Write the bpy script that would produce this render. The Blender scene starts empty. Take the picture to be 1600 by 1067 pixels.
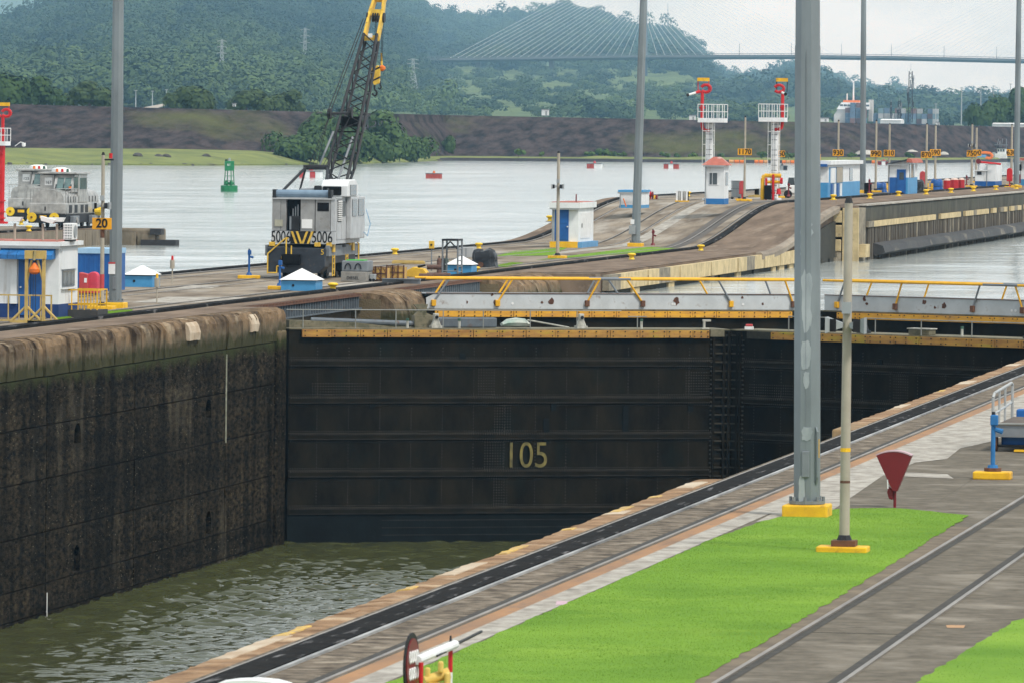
import bpy, bmesh, math, random
import numpy as np
from mathutils import Vector, Matrix
random.seed(7); RNG = np.random.default_rng(11)
S = bpy.context.scene
COL = S.collection
# ------------------------------------------------------------------ camera
# metres; z = 0 is the top of the lock walls, +Y runs along the lock, the camera stands above the origin
FPX, YAW, YHOR, ROLL, HC = 10478.0, 0.16203, 201.73, 0.01182, 7.277
PIT = math.atan((533.5 - YHOR) / FPX)
FW = Vector((-math.sin(YAW) * math.cos(PIT), math.cos(YAW) * math.cos(PIT), -math.sin(PIT)))
R0 = Vector((math.cos(YAW), math.sin(YAW), 0)); U0 = R0.cross(FW)
RT = R0 * math.cos(ROLL) + U0 * math.sin(ROLL); UP = U0 * math.cos(ROLL) - R0 * math.sin(ROLL)
CAM = Vector((0, 0, HC))
cd = bpy.data.cameras.new('camera'); co = bpy.data.objects.new('camera', cd); COL.objects.link(co)
cd.sensor_width = 36; cd.lens = FPX * 36 / 1600; cd.clip_start = 1; cd.clip_end = 30000
cd.dof.use_dof = True; cd.dof.focus_distance = 290; cd.dof.aperture_fstop = 11
m = Matrix((RT, UP, -FW)).transposed().to_4x4(); m.translation = CAM; co.matrix_world = m
S.camera = co
# ------------------------------------------------------------------ sky, sun, exposure
SUN = Vector((0.62, -0.42, 0.95)).normalized()
w = bpy.data.worlds.new('World'); S.world = w; w.use_nodes = True
nt = w.node_tree; nd = nt.nodes; lk = nt.links
bg = nd['Background']
sky = nd.new('ShaderNodeTexSky'); sky.sky_type = 'NISHITA'; sky.sun_disc = False
sky.sun_elevation = math.asin(SUN.z); sky.sun_rotation = math.atan2(SUN.x, SUN.y); sky.air_density = 1.2; sky.dust_density = 3
tc = nd.new('ShaderNodeTexCoord'); mp = nd.new('ShaderNodeMapping'); mp.inputs['Scale'].default_value = (9, 9, 26)
nz = nd.new('ShaderNodeTexNoise'); nz.inputs['Scale'].default_value = 2.2; nz.inputs['Detail'].default_value = 7; nz.inputs['Roughness'].default_value = .55
rp = nd.new('ShaderNodeValToRGB'); e = rp.color_ramp.elements
e[0].position = .36; e[0].color = (.60, .685, .74, 1); e[1].position = .62; e[1].color = (.84, .895, .935, 1)
sc_ = nd.new('ShaderNodeVectorMath'); sc_.operation = 'SCALE'; sc_.inputs['Scale'].default_value = 12.6
mx = nd.new('ShaderNodeMix'); mx.data_type = 'RGBA'; mx.inputs[0].default_value = .93
lk.new(tc.outputs['Generated'], mp.inputs[0]); lk.new(mp.outputs[0], nz.inputs['Vector']); lk.new(nz.outputs['Fac'], rp.inputs[0])
lk.new(rp.outputs[0], sc_.inputs[0]); lk.new(sky.outputs[0], mx.inputs[6]); lk.new(sc_.outputs[0], mx.inputs[7]); lk.new(mx.outputs[2], bg.inputs[0])
bg.inputs[1].default_value = .1
sl = bpy.data.lights.new('sun', 'SUN'); sl.energy = 3.0; sl.angle = math.radians(10); sl.color = (1, .96, .9)
so = bpy.data.objects.new('sun', sl); COL.objects.link(so); so.rotation_euler = SUN.to_track_quat('Z', 'Y').to_euler()
S.view_settings.view_transform = 'Standard'; S.view_settings.look = 'None'; S.view_settings.exposure = 0; S.view_settings.gamma = 1
S.render.engine = 'CYCLES'; S.cycles.use_denoising = True; S.cycles.max_bounces = 4; S.cycles.use_adaptive_sampling = True; S.cycles.adaptive_threshold = .015; S.cycles.volume_bounces = 0
S.cycles.diffuse_bounces = 2; S.cycles.glossy_bounces = 3; S.cycles.transparent_max_bounces = 8
try: S.cycles.denoiser = 'OPENIMAGEDENOISE'
except Exception: pass
# ------------------------------------------------------------------ picture-to-place helpers (surveying only)
def ray(x, y): return FW + RT * ((x - 800) / FPX) - UP * ((y - 533.5) / FPX)
def G(x, y, z=0.0):                      # the point on the level z that is seen there
    d = ray(x, y); return CAM + d * ((z - HC) / d.z)
def atX(x, y, X): d = ray(x, y); return CAM + d * (X / d.x)
def atD(x, y, v): d = ray(x, y); return CAM + d * (v / d.dot(FW))
def ppm(p): return FPX / (p - CAM).dot(FW)
def proj(p): d = p - CAM; q = d.dot(FW); return 800 + FPX * d.dot(RT) / q, 533.5 - FPX * d.dot(UP) / q
def zc(y, x=-58.0):                      # the deck of the centre wall climbs 2.45 m here, a little earlier on the chamber side
    k = min(1, max(0, (x + 70.5) / 21.5)); t = min(1, max(0, (y - (425 - 24 * k)) / (50 - 8 * k))); return 2.45 * t * t * (3 - 2 * t)
ZL, ZCH = -1.2, -9.49                    # lake level, chamber level
# ------------------------------------------------------------------ materials
MATS = {}
def mat(name, c, c2=None, sc=2.0, rough=.8, metal=0, bump=0, bsc=None, st=None, stc=1.0, sta=.5, sx=(1, 1, 1), spec=.4, det=6, stx=None, edge=(.35, .65)):
    if name in MATS: return MATS[name]
    m_ = bpy.data.materials.new(name); m_.use_nodes = True; t = m_.node_tree; N = t.nodes; L = t.links
    b = N['Principled BSDF']; b.inputs['Roughness'].default_value = rough; b.inputs['Metallic'].default_value = metal
    b.inputs['Specular IOR Level'].default_value = spec
    c = tuple(c) + (1,)
    geo = N.new('ShaderNodeNewGeometry')
    def noise(scale, sxyz, d=det):
        q = N.new('ShaderNodeMapping'); q.inputs['Scale'].default_value = sxyz
        n = N.new('ShaderNodeTexNoise'); n.inputs['Scale'].default_value = scale; n.inputs['Detail'].default_value = d; n.inputs['Roughness'].default_value = .62
        L.new(geo.outputs['Position'], q.inputs[0]); L.new(q.outputs[0], n.inputs['Vector']); return n
    col = None
    c2 = tuple(c2) + (1,) if c2 else tuple(min(1, v * .72) for v in c[:3]) + (1,)
    n = noise(sc, sx); r = N.new('ShaderNodeValToRGB'); e = r.color_ramp.elements
    e[0].position, e[1].position = edge; e[0].color = c2; e[1].color = c
    L.new(n.outputs['Fac'], r.inputs[0]); col = r.outputs[0]
    if st:
        n2 = noise(stc, stx or sx); r2 = N.new('ShaderNodeValToRGB'); e = r2.color_ramp.elements
        e[0].position = .62 - .3 * sta; e[1].position = .74 - .3 * sta + .06; e[0].color = (0, 0, 0, 1); e[1].color = (1, 1, 1, 1)
        L.new(n2.outputs['Fac'], r2.inputs[0])
        x = N.new('ShaderNodeMix'); x.data_type = 'RGBA'; L.new(r2.outputs[0], x.inputs[0]); L.new(col, x.inputs[6]); x.inputs[7].default_value = tuple(st) + (1,)
        col = x.outputs[2]
    L.new(col, b.inputs['Base Color'])
    if bump:
        n3 = noise(bsc or sc * 4, sx, 8); bp = N.new('ShaderNodeBump'); bp.inputs['Strength'].default_value = 1; bp.inputs['Distance'].default_value = bump
        L.new(n3.outputs['Fac'], bp.inputs['Height']); L.new(bp.outputs[0], b.inputs['Normal'])
    MATS[name] = m_; return m_
def emit_mat(name, c, s):
    m_ = mat(name, c); b = m_.node_tree.nodes['Principled BSDF']; b.inputs['Emission Color'].default_value = tuple(c) + (1,); b.inputs['Emission Strength'].default_value = s; return m_
white = mat('white_paint', (.78, .80, .80), (.66, .68, .68), sc=.9, rough=.6, st=(.5, .48, .44), stc=1.7, sta=.12, stx=(2, 2, .25))
white_steel = mat('white_steel', (.8, .8, .8), (.66, .67, .66), sc=3, rough=.45)
blue = mat('blue_paint', (.012, .11, .36), (.008, .075, .26), sc=1.5, rough=.5)
ltblue = mat('pale_blue_paint', (.07, .30, .55), (.05, .24, .47), sc=1.5, rough=.5)
skyblue = mat('weathered_blue_paint', (.13, .33, .56), (.10, .26, .46), sc=2, rough=.6)
yellow = mat('yellow_paint', (.86, .50, .015), (.68, .36, .012), sc=2.5, rough=.6, st=(.25, .14, .05), stc=4, sta=.16)
bolly = mat('bollard_yellow', (.86, .58, .02), (.7, .44, .02), sc=4, rough=.5)
crane_y = mat('crane_yellow', (.80, .52, .06), (.55, .33, .04), sc=3, rough=.5, st=(.12, .08, .04), stc=4, sta=.1)
signo = mat('sign_orange', (.86, .40, .012), (.78, .34, .01), sc=2, rough=.45)
black = mat('black_paint', (.012, .012, .013), (.02, .02, .022), rough=.5, spec=.2)
blackrub = mat('black_rubber', (.018, .018, .02), (.035, .034, .036), sc=5, rough=.65, st=(.3, .3, .31), stc=3.2, sta=.06, bump=.01)
dark_steel = mat('dark_steel', (.026, .028, .031), (.014, .014, .016), sc=3, rough=.55, spec=.25)
navy = mat('navy_grey_steel', (.034, .043, .056), (.018, .022, .03), sc=2, rough=.5, st=(.10, .07, .05), stc=5, sta=.06)
grey_steel = mat('grey_steel', (.20, .22, .235), (.15, .165, .18), sc=2, rough=.55)
galv = mat('galvanised_steel', (.215, .245, .255), (.15, .172, .18), sc=.9, rough=.55, metal=.1, sx=(1, 1, .35))
silver = mat('silver_body', (.52, .51, .48), (.30, .295, .28), sc=1.6, rough=.4, metal=.45, st=(.12, .11, .095), stc=1.8, sta=.2, stx=(1.4, 1.4, .4))
crane_s = mat('crane_silver', (.49, .505, .51), (.38, .39, .395), sc=1.6, rough=.5, metal=.1)
crane_d = mat('crane_door_grey', (.32, .322, .315), (.22, .22, .215), sc=1.3, rough=.55, st=(.17, .14, .11), stc=2.4, sta=.12)
red = mat('red_paint', (.60, .015, .018), (.46, .012, .014), sc=3, rough=.45)
fadedred = mat('faded_red', (.50, .06, .06), (.40, .045, .05), sc=3, rough=.6)
maroon = mat('maroon_paint', (.18, .012, .018), (.14, .01, .014), sc=3, rough=.4)
pinkw = mat('sun_bleached_pink', (.55, .38, .42), (.45, .30, .34), sc=5, rough=.7)
redroof = mat('faded_red_roof', (.44, .13, .09), (.34, .10, .07), sc=3, rough=.8, st=(.6, .5, .46), stc=1.3, sta=.22)
orange = mat('orange_plastic', (.8, .19, .02), (.65, .15, .02), sc=4, rough=.5)
coneo = mat('cone_orange', (.75, .22, .12), (.62, .18, .1), sc=4, rough=.6)
green = mat('green_buoy_paint', (.015, .20, .075), (.01, .14, .05), sc=2, rough=.5)
glass = mat('window_glass', (.05, .065, .07), (.03, .04, .045), sc=1, rough=.08, spec=.8)
glassg = mat('green_tinted_glass', (.10, .17, .16), (.05, .08, .08), sc=2, rough=.06, spec=.9)
dim = mat('dark_interior', (.012, .012, .013), (.007, .007, .008), sc=2, rough=.9, spec=.1)
pipe_r = mat('rusty_pipe', (.15, .085, .065), (.10, .055, .042), sc=5, rough=.8)
rust = mat('rust', (.17, .075, .04), (.09, .045, .03), sc=4, rough=.9, bump=.01)
poleconc = mat('pale_concrete_pole', (.40, .36, .29), (.33, .295, .235), sc=2, rough=.85, st=(.22, .19, .15), stc=2, sta=.12)
plastic_w = mat('white_plastic', (.8, .8, .78), (.72, .72, .7), rough=.5)
grey_pl = mat('grey_plastic', (.33, .35, .355), (.26, .28, .285), rough=.6)
tarp_k = mat('black_tarpaulin', (.016, .018, .022), (.03, .033, .038), sc=3, rough=.35, bump=.03, bsc=5)
tarp_b = mat('blue_tarpaulin', (.02, .11, .36), (.012, .07, .25), sc=3, rough=.35, bump=.03, bsc=5)
# ------------------------------------------------------------------ mesh builder
class MB:
    def __init__(s): s.v = []; s.f = []
    def add(s, vs, fs):
        o = len(s.v); s.v += [tuple(p) for p in vs]; s.f += [tuple(o + i for i in f) for f in fs]; return s
    def box(s, c, d, rz=0, rx=0, ry=0, taper=1.0):
        hx, hy, hz = d[0] / 2, d[1] / 2, d[2] / 2; M = Matrix.Rotation(rz, 3, 'Z') @ Matrix.Rotation(ry, 3, 'Y') @ Matrix.Rotation(rx, 3, 'X'); c = Vector(c)
        vs = [c + M @ Vector((x * hx * (taper if z > 0 else 1), y * hy * (taper if z > 0 else 1), z * hz)) for z in (-1, 1) for x, y in ((-1, -1), (1, -1), (1, 1), (-1, 1))]
        return s.add(vs, [(3, 2, 1, 0), (4, 5, 6, 7), (0, 1, 5, 4), (1, 2, 6, 5), (2, 3, 7, 6), (3, 0, 4, 7)])
    def bx(s, x0, x1, y0, y1, z0, z1): return s.box(((x0 + x1) / 2, (y0 + y1) / 2, (z0 + z1) / 2), (abs(x1 - x0), abs(y1 - y0), abs(z1 - z0)))
    def cyl(s, a, b, r0, r1=None, n=8, cap=True):
        a, b = Vector(a), Vector(b); r1 = r0 if r1 is None else r1; d = (b - a).normalized()
        u = d.orthogonal().normalized(); w_ = d.cross(u); vs = []
        for p, r in ((a, r0), (b, r1)):
            for k in range(n):
                t = 2 * math.pi * (k + .5) / n; vs.append(p + (u * math.cos(t) + w_ * math.sin(t)) * r)
        fs = [(k, (k + 1) % n, n + (k + 1) % n, n + k) for k in range(n)]
        if cap: fs += [tuple(range(n - 1, -1, -1)), tuple(range(n, 2 * n))]
        return s.add(vs, fs)
    def tube(s, pts, r, n=6):
        for a, b in zip(pts, pts[1:]): s.cyl(a, b, r, r, n)
        return s
    def lathe(s, prof, c=(0, 0, 0), n=14):
        c = Vector(c); vs = []; fs = []
        for r, z in prof:
            for k in range(n): t = 2 * math.pi * k / n; vs.append(c + Vector((r * math.cos(t), r * math.sin(t), z)))
        for i in range(len(prof) - 1):
            for k in range(n): fs.append((i * n + k, i * n + (k + 1) % n, (i + 1) * n + (k + 1) % n, (i + 1) * n + k))
        fs += [tuple(range(n - 1, -1, -1)), tuple((len(prof) - 1) * n + k for k in range(n))]
        return s.add(vs, fs)
    def prism(s, poly, axis, a, b):     # polygon given in the two other axes, extruded along axis from a to b
        n = len(poly); mk = {'x': lambda p, t: (t, p[0], p[1]), 'y': lambda p, t: (p[0], t, p[1]), 'z': lambda p, t: (p[0], p[1], t)}[axis]
        vs = [mk(p, a) for p in poly] + [mk(p, b) for p in poly]
        fs = [(k, (k + 1) % n, n + (k + 1) % n, n + k) for k in range(n)] + [tuple(range(n - 1, -1, -1)), tuple(range(n, 2 * n))]
        return s.add(vs, fs)
    def loft(s, rings, close=True):
        n = len(rings[0]); vs = [p for r in rings for p in r]; fs = []
        for i in range(len(rings) - 1):
            for k in range(n if close else n - 1): fs.append((i * n + k, i * n + (k + 1) % n, (i + 1) * n + (k + 1) % n, (i + 1) * n + k))
        if close: fs += [tuple(range(n - 1, -1, -1)), tuple((len(rings) - 1) * n + k for k in range(n))]
        return s.add(vs, fs)
    def mesh(s, name):
        me = bpy.data.meshes.new(name); me.from_pydata(s.v, [], s.f)
        b = bmesh.new(); b.from_mesh(me); bmesh.ops.recalc_face_normals(b, faces=b.faces); b.to_mesh(me); b.free(); return me
    def build(s, name, mt, parent=None, loc=None, bevel=0, smooth=False, kind=None, label=None):
        me = s.mesh(name); me.materials.append(mt); o = bpy.data.objects.new(name, me); COL.objects.link(o)
        if parent is not None: o.parent = parent
        if loc is not None: o.location = loc
        if smooth:
            me.polygons.foreach_set('use_smooth', [True] * len(me.polygons)); me.set_sharp_from_angle(angle=math.radians(40))
        if bevel: q = o.modifiers.new('bevel', 'BEVEL'); q.width = bevel; q.segments = 2; q.limit_method = 'ANGLE'
        if kind: o['kind'] = kind
        if label: o['label'] = label
        return o
def npmesh(name, V, Fq, mt, tint=None, kind=None, label=None, cat=None, parent=None):
    me = bpy.data.meshes.new(name); nv, nf, k = len(V), len(Fq), Fq.shape[1]
    me.vertices.add(nv); me.vertices.foreach_set('co', np.ascontiguousarray(V, dtype=np.float32).ravel())
    me.loops.add(nf * k); me.loops.foreach_set('vertex_index', np.ascontiguousarray(Fq, dtype=np.int32).ravel())
    me.polygons.add(nf); me.polygons.foreach_set('loop_start', np.arange(0, nf * k, k, dtype=np.int32))
    me.update(calc_edges=True)
    if tint is not None:
        a = me.color_attributes.new('tint', 'FLOAT_COLOR', 'POINT'); c = np.ones((nv, 4), np.float32); c[:, 0] = tint; c[:, 1] = tint; c[:, 2] = tint; a.data.foreach_set('color', c.ravel())
    me.materials.append(mt); o = bpy.data.objects.new(name, me); COL.objects.link(o)
    if kind: o['kind'] = kind
    if label: o['label'] = label
    if cat: o['category'] = cat
    if parent is not None: o.parent = parent
    return o
def thing(name, label, cat, loc=(0, 0, 0), rz=0, group=None):
    o = bpy.data.objects.new(name, None); COL.objects.link(o); o.location = loc; o.rotation_euler = (0, 0, rz); o.empty_display_size = .2
    return tag(o, label, cat, group)
def tag(o, label, cat, group=None):
    o['label'] = label; o['category'] = cat
    if group: o['group'] = group
    return o
def struct(o): o['kind'] = 'structure'; return o
def dup(root, loc, label, rz=None, group=None):
    def cp(o, par):
        c = o.copy(); COL.objects.link(c); c.parent = par
        for ch in o.children: cp(ch, c)
        return c
    r = cp(root, None); r.location = loc; r['label'] = label
    if rz is not None: r.rotation_euler = (0, 0, rz)
    if group: r['group'] = group
    return r
def text(name, s, size, mt, parent, loc, rot=(math.pi / 2, 0, 0), sx=1.0, ext=.004, align='CENTER', bold=0):
    c = bpy.data.curves.new(name, 'FONT'); c.body = s; c.size = size; c.extrude = ext; c.align_x = align; c.align_y = 'CENTER'; c.offset = bold
    c.materials.append(mt); q = bpy.data.objects.new(name, c); COL.objects.link(q); dg = bpy.context.evaluated_depsgraph_get(); me = bpy.data.meshes.new_from_object(q.evaluated_get(dg)); bpy.data.objects.remove(q)
    o = bpy.data.objects.new(name, me); COL.objects.link(o); o.parent = parent; o.location = loc; o.rotation_euler = rot; o.scale = (sx, 1, 1)
    if not me.materials: me.materials.append(mt)
    return o
# ================================================================== THE SETTING
XL, XR = -52.4, -18.84
deckm = mat('deck_concrete', (.30, .25, .19), (.12, .092, .066), sc=.6, rough=.92, bump=.01, bsc=3, st=(.40, .365, .31), stc=.4, sta=.3, sx=(.8, .22, 1), spec=.12, edge=(.36, .62))
deckbrown = mat('deck_brown_concrete', (.225, .165, .118), (.115, .082, .058), sc=.7, rough=.92, bump=.015, bsc=3, st=(.31, .245, .18), stc=.8, sta=.2, sx=(1, .25, 1), spec=.12)
decklight = mat('deck_pale_concrete', (.45, .42, .365), (.26, .235, .20), sc=2.0, rough=.92, bump=.01, bsc=4, st=(.19, .17, .14), stc=1.1, sta=.22, sx=(1.2, .7, 1), spec=.12, edge=(.36, .64))
asph = mat('old_dark_concrete', (.175, .152, .118), (.095, .082, .063), sc=2.6, rough=.94, bump=.012, bsc=4, st=(.26, .23, .185), stc=.45, sta=.32, sx=(1, 1, 1), spec=.1, edge=(.32, .68))
trackbed = mat('track_bed_concrete', (.22, .18, .135), (.07, .056, .042), sc=2.8, rough=.94, bump=.015, bsc=4, st=(.40, .34, .26), stc=1.6, sta=.22, sx=(.9, 1, 1), spec=.12, edge=(.37, .63))
rustbed = mat('rust_stained_bed', (.36, .19, .085), (.24, .14, .08), sc=1.2, rough=.9, st=(.16, .12, .09), stc=2, sta=.2, sx=(1, .3, 1))
railm = mat('rail_steel', (.33, .30, .26), (.22, .19, .16), sc=3, rough=.4, metal=.5)
rail_p = mat('worn_rail_steel', (.30, .265, .225), (.17, .145, .12), sc=1.5, rough=.42, metal=.4, sx=(1, .3, 1))
slot = mat('grease_black_slot', (.007, .0068, .0068), (.018, .017, .016), sc=2.4, rough=.8, st=(.24, .23, .23), stc=1.8, sta=.13, stx=(3, .4, 1), bump=.02, spec=.05)
groove = mat('groove_dirt', (.035, .032, .028), (.06, .055, .045), sc=3, rough=.95)
cop_b = mat('coping_brown', (.42, .27, .155), (.14, .08, .045), sc=1.3, rough=.95, bump=.05, bsc=5, st=(.55, .42, .28), stc=.7, sta=.28, spec=.1, edge=(.3, .7))
cop_l = mat('coping_beige_patch', (.56, .47, .35), (.40, .29, .19), sc=1.2, rough=.9, bump=.02, bsc=6)
cop_y = mat('coping_yellow_patch', (.70, .46, .09), (.46, .30, .11), sc=2, rough=.9, bump=.02, bsc=6, st=(.38, .27, .16), stc=2.2, sta=.5)
def wallmat(name):                        # tide-marked concrete: the stain follows the water levels, not the light
    m_ = mat(name, (.058, .044, .026), (.003, .0024, .0016), sc=8, rough=.9, bump=.06, bsc=16, sx=(1, .25, .8), st=(.085, .072, .05), stc=.8, sta=.13, stx=(1, .35, .16), spec=.06, edge=(.36, .70))
    t = m_.node_tree; N = t.nodes; L = t.links; b = N['Principled BSDF']; src = b.inputs['Base Color'].links[0].from_socket
    geo = N.new('ShaderNodeNewGeometry'); sp = N.new('ShaderNodeSeparateXYZ'); L.new(geo.outputs['Position'], sp.inputs[0])
    n = N.new('ShaderNodeTexNoise'); n.inputs['Scale'].default_value = 1.1; n.inputs['Detail'].default_value = 8; L.new(geo.outputs['Position'], n.inputs['Vector'])
    def band(lo, hi, amp):
        a = N.new('ShaderNodeMath'); a.operation = 'MULTIPLY_ADD'; a.inputs[1].default_value = amp; L.new(n.outputs['Fac'], a.inputs[0]); L.new(sp.outputs['Z'], a.inputs[2])
        r = N.new('ShaderNodeMapRange'); r.inputs['From Min'].default_value = lo + amp * .5; r.inputs['From Max'].default_value = hi + amp * .5; L.new(a.outputs[0], r.inputs['Value']); return r.outputs[0]
    def mix(f, a, c):
        x = N.new('ShaderNodeMix'); x.data_type = 'RGBA'; L.new(f, x.inputs[0]); L.new(a, x.inputs[6])
        if isinstance(c, tuple): x.inputs[7].default_value = c + (1,)
        else: L.new(c, x.inputs[7])
        return x.outputs[2]
    v = N.new('ShaderNodeTexVoronoi'); v.inputs['Scale'].default_value = 7; vq = N.new('ShaderNodeMapping'); vq.inputs['Scale'].default_value = (1, .3, 1); L.new(geo.outputs['Position'], vq.inputs[0]); L.new(vq.outputs[0], v.inputs['Vector'])   # pale barnacle specks
    vr = N.new('ShaderNodeMapRange'); vr.inputs['From Min'].default_value = .16; vr.inputs['From Max'].default_value = .08; L.new(v.outputs['Distance'], vr.inputs['Value'])
    vm = N.new('ShaderNodeMath'); vm.operation = 'MULTIPLY'; L.new(vr.outputs[0], vm.inputs[0])
    n2 = N.new('ShaderNodeTexNoise'); n2.inputs['Scale'].default_value = .45; L.new(geo.outputs['Position'], n2.inputs['Vector'])
    nr = N.new('ShaderNodeMapRange'); nr.inputs['From Min'].default_value = .42; nr.inputs['From Max'].default_value = .62; nr.inputs['To Max'].default_value = .95; L.new(n2.outputs['Fac'], nr.inputs['Value']); L.new(nr.outputs[0], vm.inputs[1])
    sm = N.new('ShaderNodeMapping'); sm.inputs['Scale'].default_value = (1, .55, .05); L.new(geo.outputs['Position'], sm.inputs[0])
    sn_ = N.new('ShaderNodeTexNoise'); sn_.inputs['Scale'].default_value = 1.7; sn_.inputs['Detail'].default_value = 7; L.new(sm.outputs[0], sn_.inputs['Vector'])
    sr = N.new('ShaderNodeMapRange'); sr.inputs['From Min'].default_value = .36; sr.inputs['From Max'].default_value = .64; sr.inputs['To Min'].default_value = .35; sr.inputs['To Max'].default_value = 1.35; L.new(sn_.outputs['Fac'], sr.inputs['Value'])
    hm_ = N.new('ShaderNodeMapping'); hm_.inputs['Scale'].default_value = (1, .04, 1.1); L.new(geo.outputs['Position'], hm_.inputs[0])
    hn_ = N.new('ShaderNodeTexNoise'); hn_.inputs['Scale'].default_value = .9; hn_.inputs['Detail'].default_value = 5; L.new(hm_.outputs[0], hn_.inputs['Vector'])
    hr = N.new('ShaderNodeMapRange'); hr.inputs['From Min'].default_value = .35; hr.inputs['From Max'].default_value = .65; hr.inputs['To Min'].default_value = .55; hr.inputs['To Max'].default_value = 1.25; L.new(hn_.outputs['Fac'], hr.inputs['Value'])
    pm_ = N.new('ShaderNodeMath'); pm_.operation = 'MULTIPLY'; L.new(sr.outputs[0], pm_.inputs[0]); L.new(hr.outputs[0], pm_.inputs[1])
    vs = N.new('ShaderNodeVectorMath'); vs.operation = 'SCALE'; L.new(src, vs.inputs[0]); L.new(pm_.outputs[0], vs.inputs['Scale'])
    c = mix(vm.outputs[0], vs.outputs[0], (.19, .165, .11))
    c = mix(band(-1.75, -1.25, 1.2), c, (.042, .048, .017)); c = mix(band(-1.25, -.95, .9), c, (.16, .125, .075))
    L.new(c, b.inputs['Base Color']); return m_
chw = wallmat('tide_marked_wall')
gatem = mat('tarred_gate_steel', (.0185, .0148, .0085), (.0055, .0045, .003), sc=.9, rough=.75, bump=.01, bsc=6, st=(.006, .010, .009), stc=.8, sta=.2, sx=(1, 1, .5), spec=.07)
gateb = mat('gate_girder_steel', (.017, .0135, .008), (.005, .0045, .003), sc=1.2, rough=.75, bump=.01, bsc=6, spec=.08)
gatelow = mat('gate_lower_plating', (.007, .0105, .0115), (.004, .005, .0055), sc=1, rough=.7, bump=.01, bsc=6, spec=.1)
rivm = mat('rivet_steel', (.065, .06, .05), (.02, .019, .016), sc=2, rough=.6, spec=.15)
plank1 = mat('worn_yellow_timber', (.50, .27, .055), (.30, .15, .045), sc=2.2, rough=.85, st=(.36, .30, .03), stc=1.6, sta=.25, sx=(.5, .5, 2.2))
plank2 = mat('orange_yellow_timber', (.78, .40, .03), (.56, .27, .05), sc=2.2, rough=.8, st=(.42, .24, .09), stc=1.6, sta=.18, sx=(.5, .5, 2.2))
plankd = mat('mossy_black_timber', (.045, .042, .028), (.02, .02, .014), sc=2, rough=.95)
mossdeck = mat('mossy_gate_deck', (.20, .175, .115), (.10, .095, .06), sc=2, rough=.95, st=(.05, .055, .03), stc=3, sta=.25)
girdg = mat('rust_spotted_grey_plate', (.54, .57, .58), (.45, .475, .48), sc=1.2, rough=.55, st=(.16, .085, .04), stc=2.4, sta=.045)
rail_y = mat('yellow_handrail', (.85, .45, .015), (.68, .34, .015), sc=3, rough=.5)
# ------------------------------------------------------------------ water
def water_mat(name, c, rough, bump, scales):
    m_ = bpy.data.materials.new(name); m_.use_nodes = True; t = m_.node_tree; N = t.nodes; L = t.links; b = N['Principled BSDF']
    b.inputs['Base Color'].default_value = c + (1,); b.inputs['Roughness'].default_value = rough; b.inputs['IOR'].default_value = 1.33; b.inputs['Specular IOR Level'].default_value = .5
    geo = N.new('ShaderNodeNewGeometry'); prev = None
    for s, sx, d in scales:
        q = N.new('ShaderNodeMapping'); q.inputs['Scale'].default_value = sx; q.inputs['Rotation'].default_value = (0, 0, .3)
        n = N.new('ShaderNodeTexNoise'); n.inputs['Scale'].default_value = s; n.inputs['Detail'].default_value = 4; n.inputs['Distortion'].default_value = .4
        L.new(geo.outputs['Position'], q.inputs[0]); L.new(q.outputs[0], n.inputs['Vector'])
        bp = N.new('ShaderNodeBump'); bp.inputs['Strength'].default_value = 1; bp.inputs['Distance'].default_value = d; L.new(n.outputs['Fac'], bp.inputs['Height'])
        if prev: L.new(prev.outputs[0], bp.inputs['Normal'])
        prev = bp
    L.new(prev.outputs[0], b.inputs['Normal']); return m_
lakem = water_mat('lake_water_surface', (.46, .50, .48), .1, 1, [(.03, (1, .35, 1), 1.6), (.10, (.6, 1, 1), .22), (.7, (.7, 1, 1), .06)])  # pale base colour stands in for part of the reflected sky
chm = water_mat('chamber_water_surface', (.052, .057, .022), .03, 1, [(2.4, (.5, 1, 1), .03)])
lk_ = MB(); lk_.add([(-900, 150, ZL), (-62, 150, ZL), (-62, 2900, ZL), (-900, 2900, ZL)], [(0, 1, 2, 3)])
lk_.add([(-62, 299.5, ZL), (-52, 299.5, ZL), (-35.6, 307.6, ZL), (-10, 295, ZL), (300, 295, ZL), (300, 2900, ZL), (-62, 2900, ZL)], [(0, 1, 2, 3, 4, 5, 6)])
struct(lk_.build('lake_water', lakem))
x = np.arange(-53.2, -18, .11); y = np.arange(190, 300, .13); X, Y = np.meshgrid(x, y); Z = np.zeros_like(X)
for k in range(64):
    lam = .3 * (1.7 / .3) ** RNG.random(); a = RNG.normal(1.5, .42); amp = .0088 * lam; ph = RNG.random() * 6.28; wob = .9 * np.sin(X * .07 + k) + .7 * np.sin(Y * .05 + 2 * k)
    Z += amp * np.sin(6.283 / lam * (X * math.cos(a) + Y * math.sin(a)) + ph + wob)
gain = .65 + .75 * np.exp(-((Y - 235) / 22) ** 2) * (.6 + .4 * np.sin(X * .35)); Z = Z * gain + ZCH
ny, nx = X.shape; I = np.arange(ny * nx).reshape(ny, nx)
o = npmesh('chamber_water', np.stack([X, Y, Z], -1).reshape(-1, 3), np.stack([I[:-1, :-1], I[:-1, 1:], I[1:, 1:], I[1:, :-1]], -1).reshape(-1, 4), chm); struct(o)
o.data.polygons.foreach_set('use_smooth', [True] * len(o.data.polygons))
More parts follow.
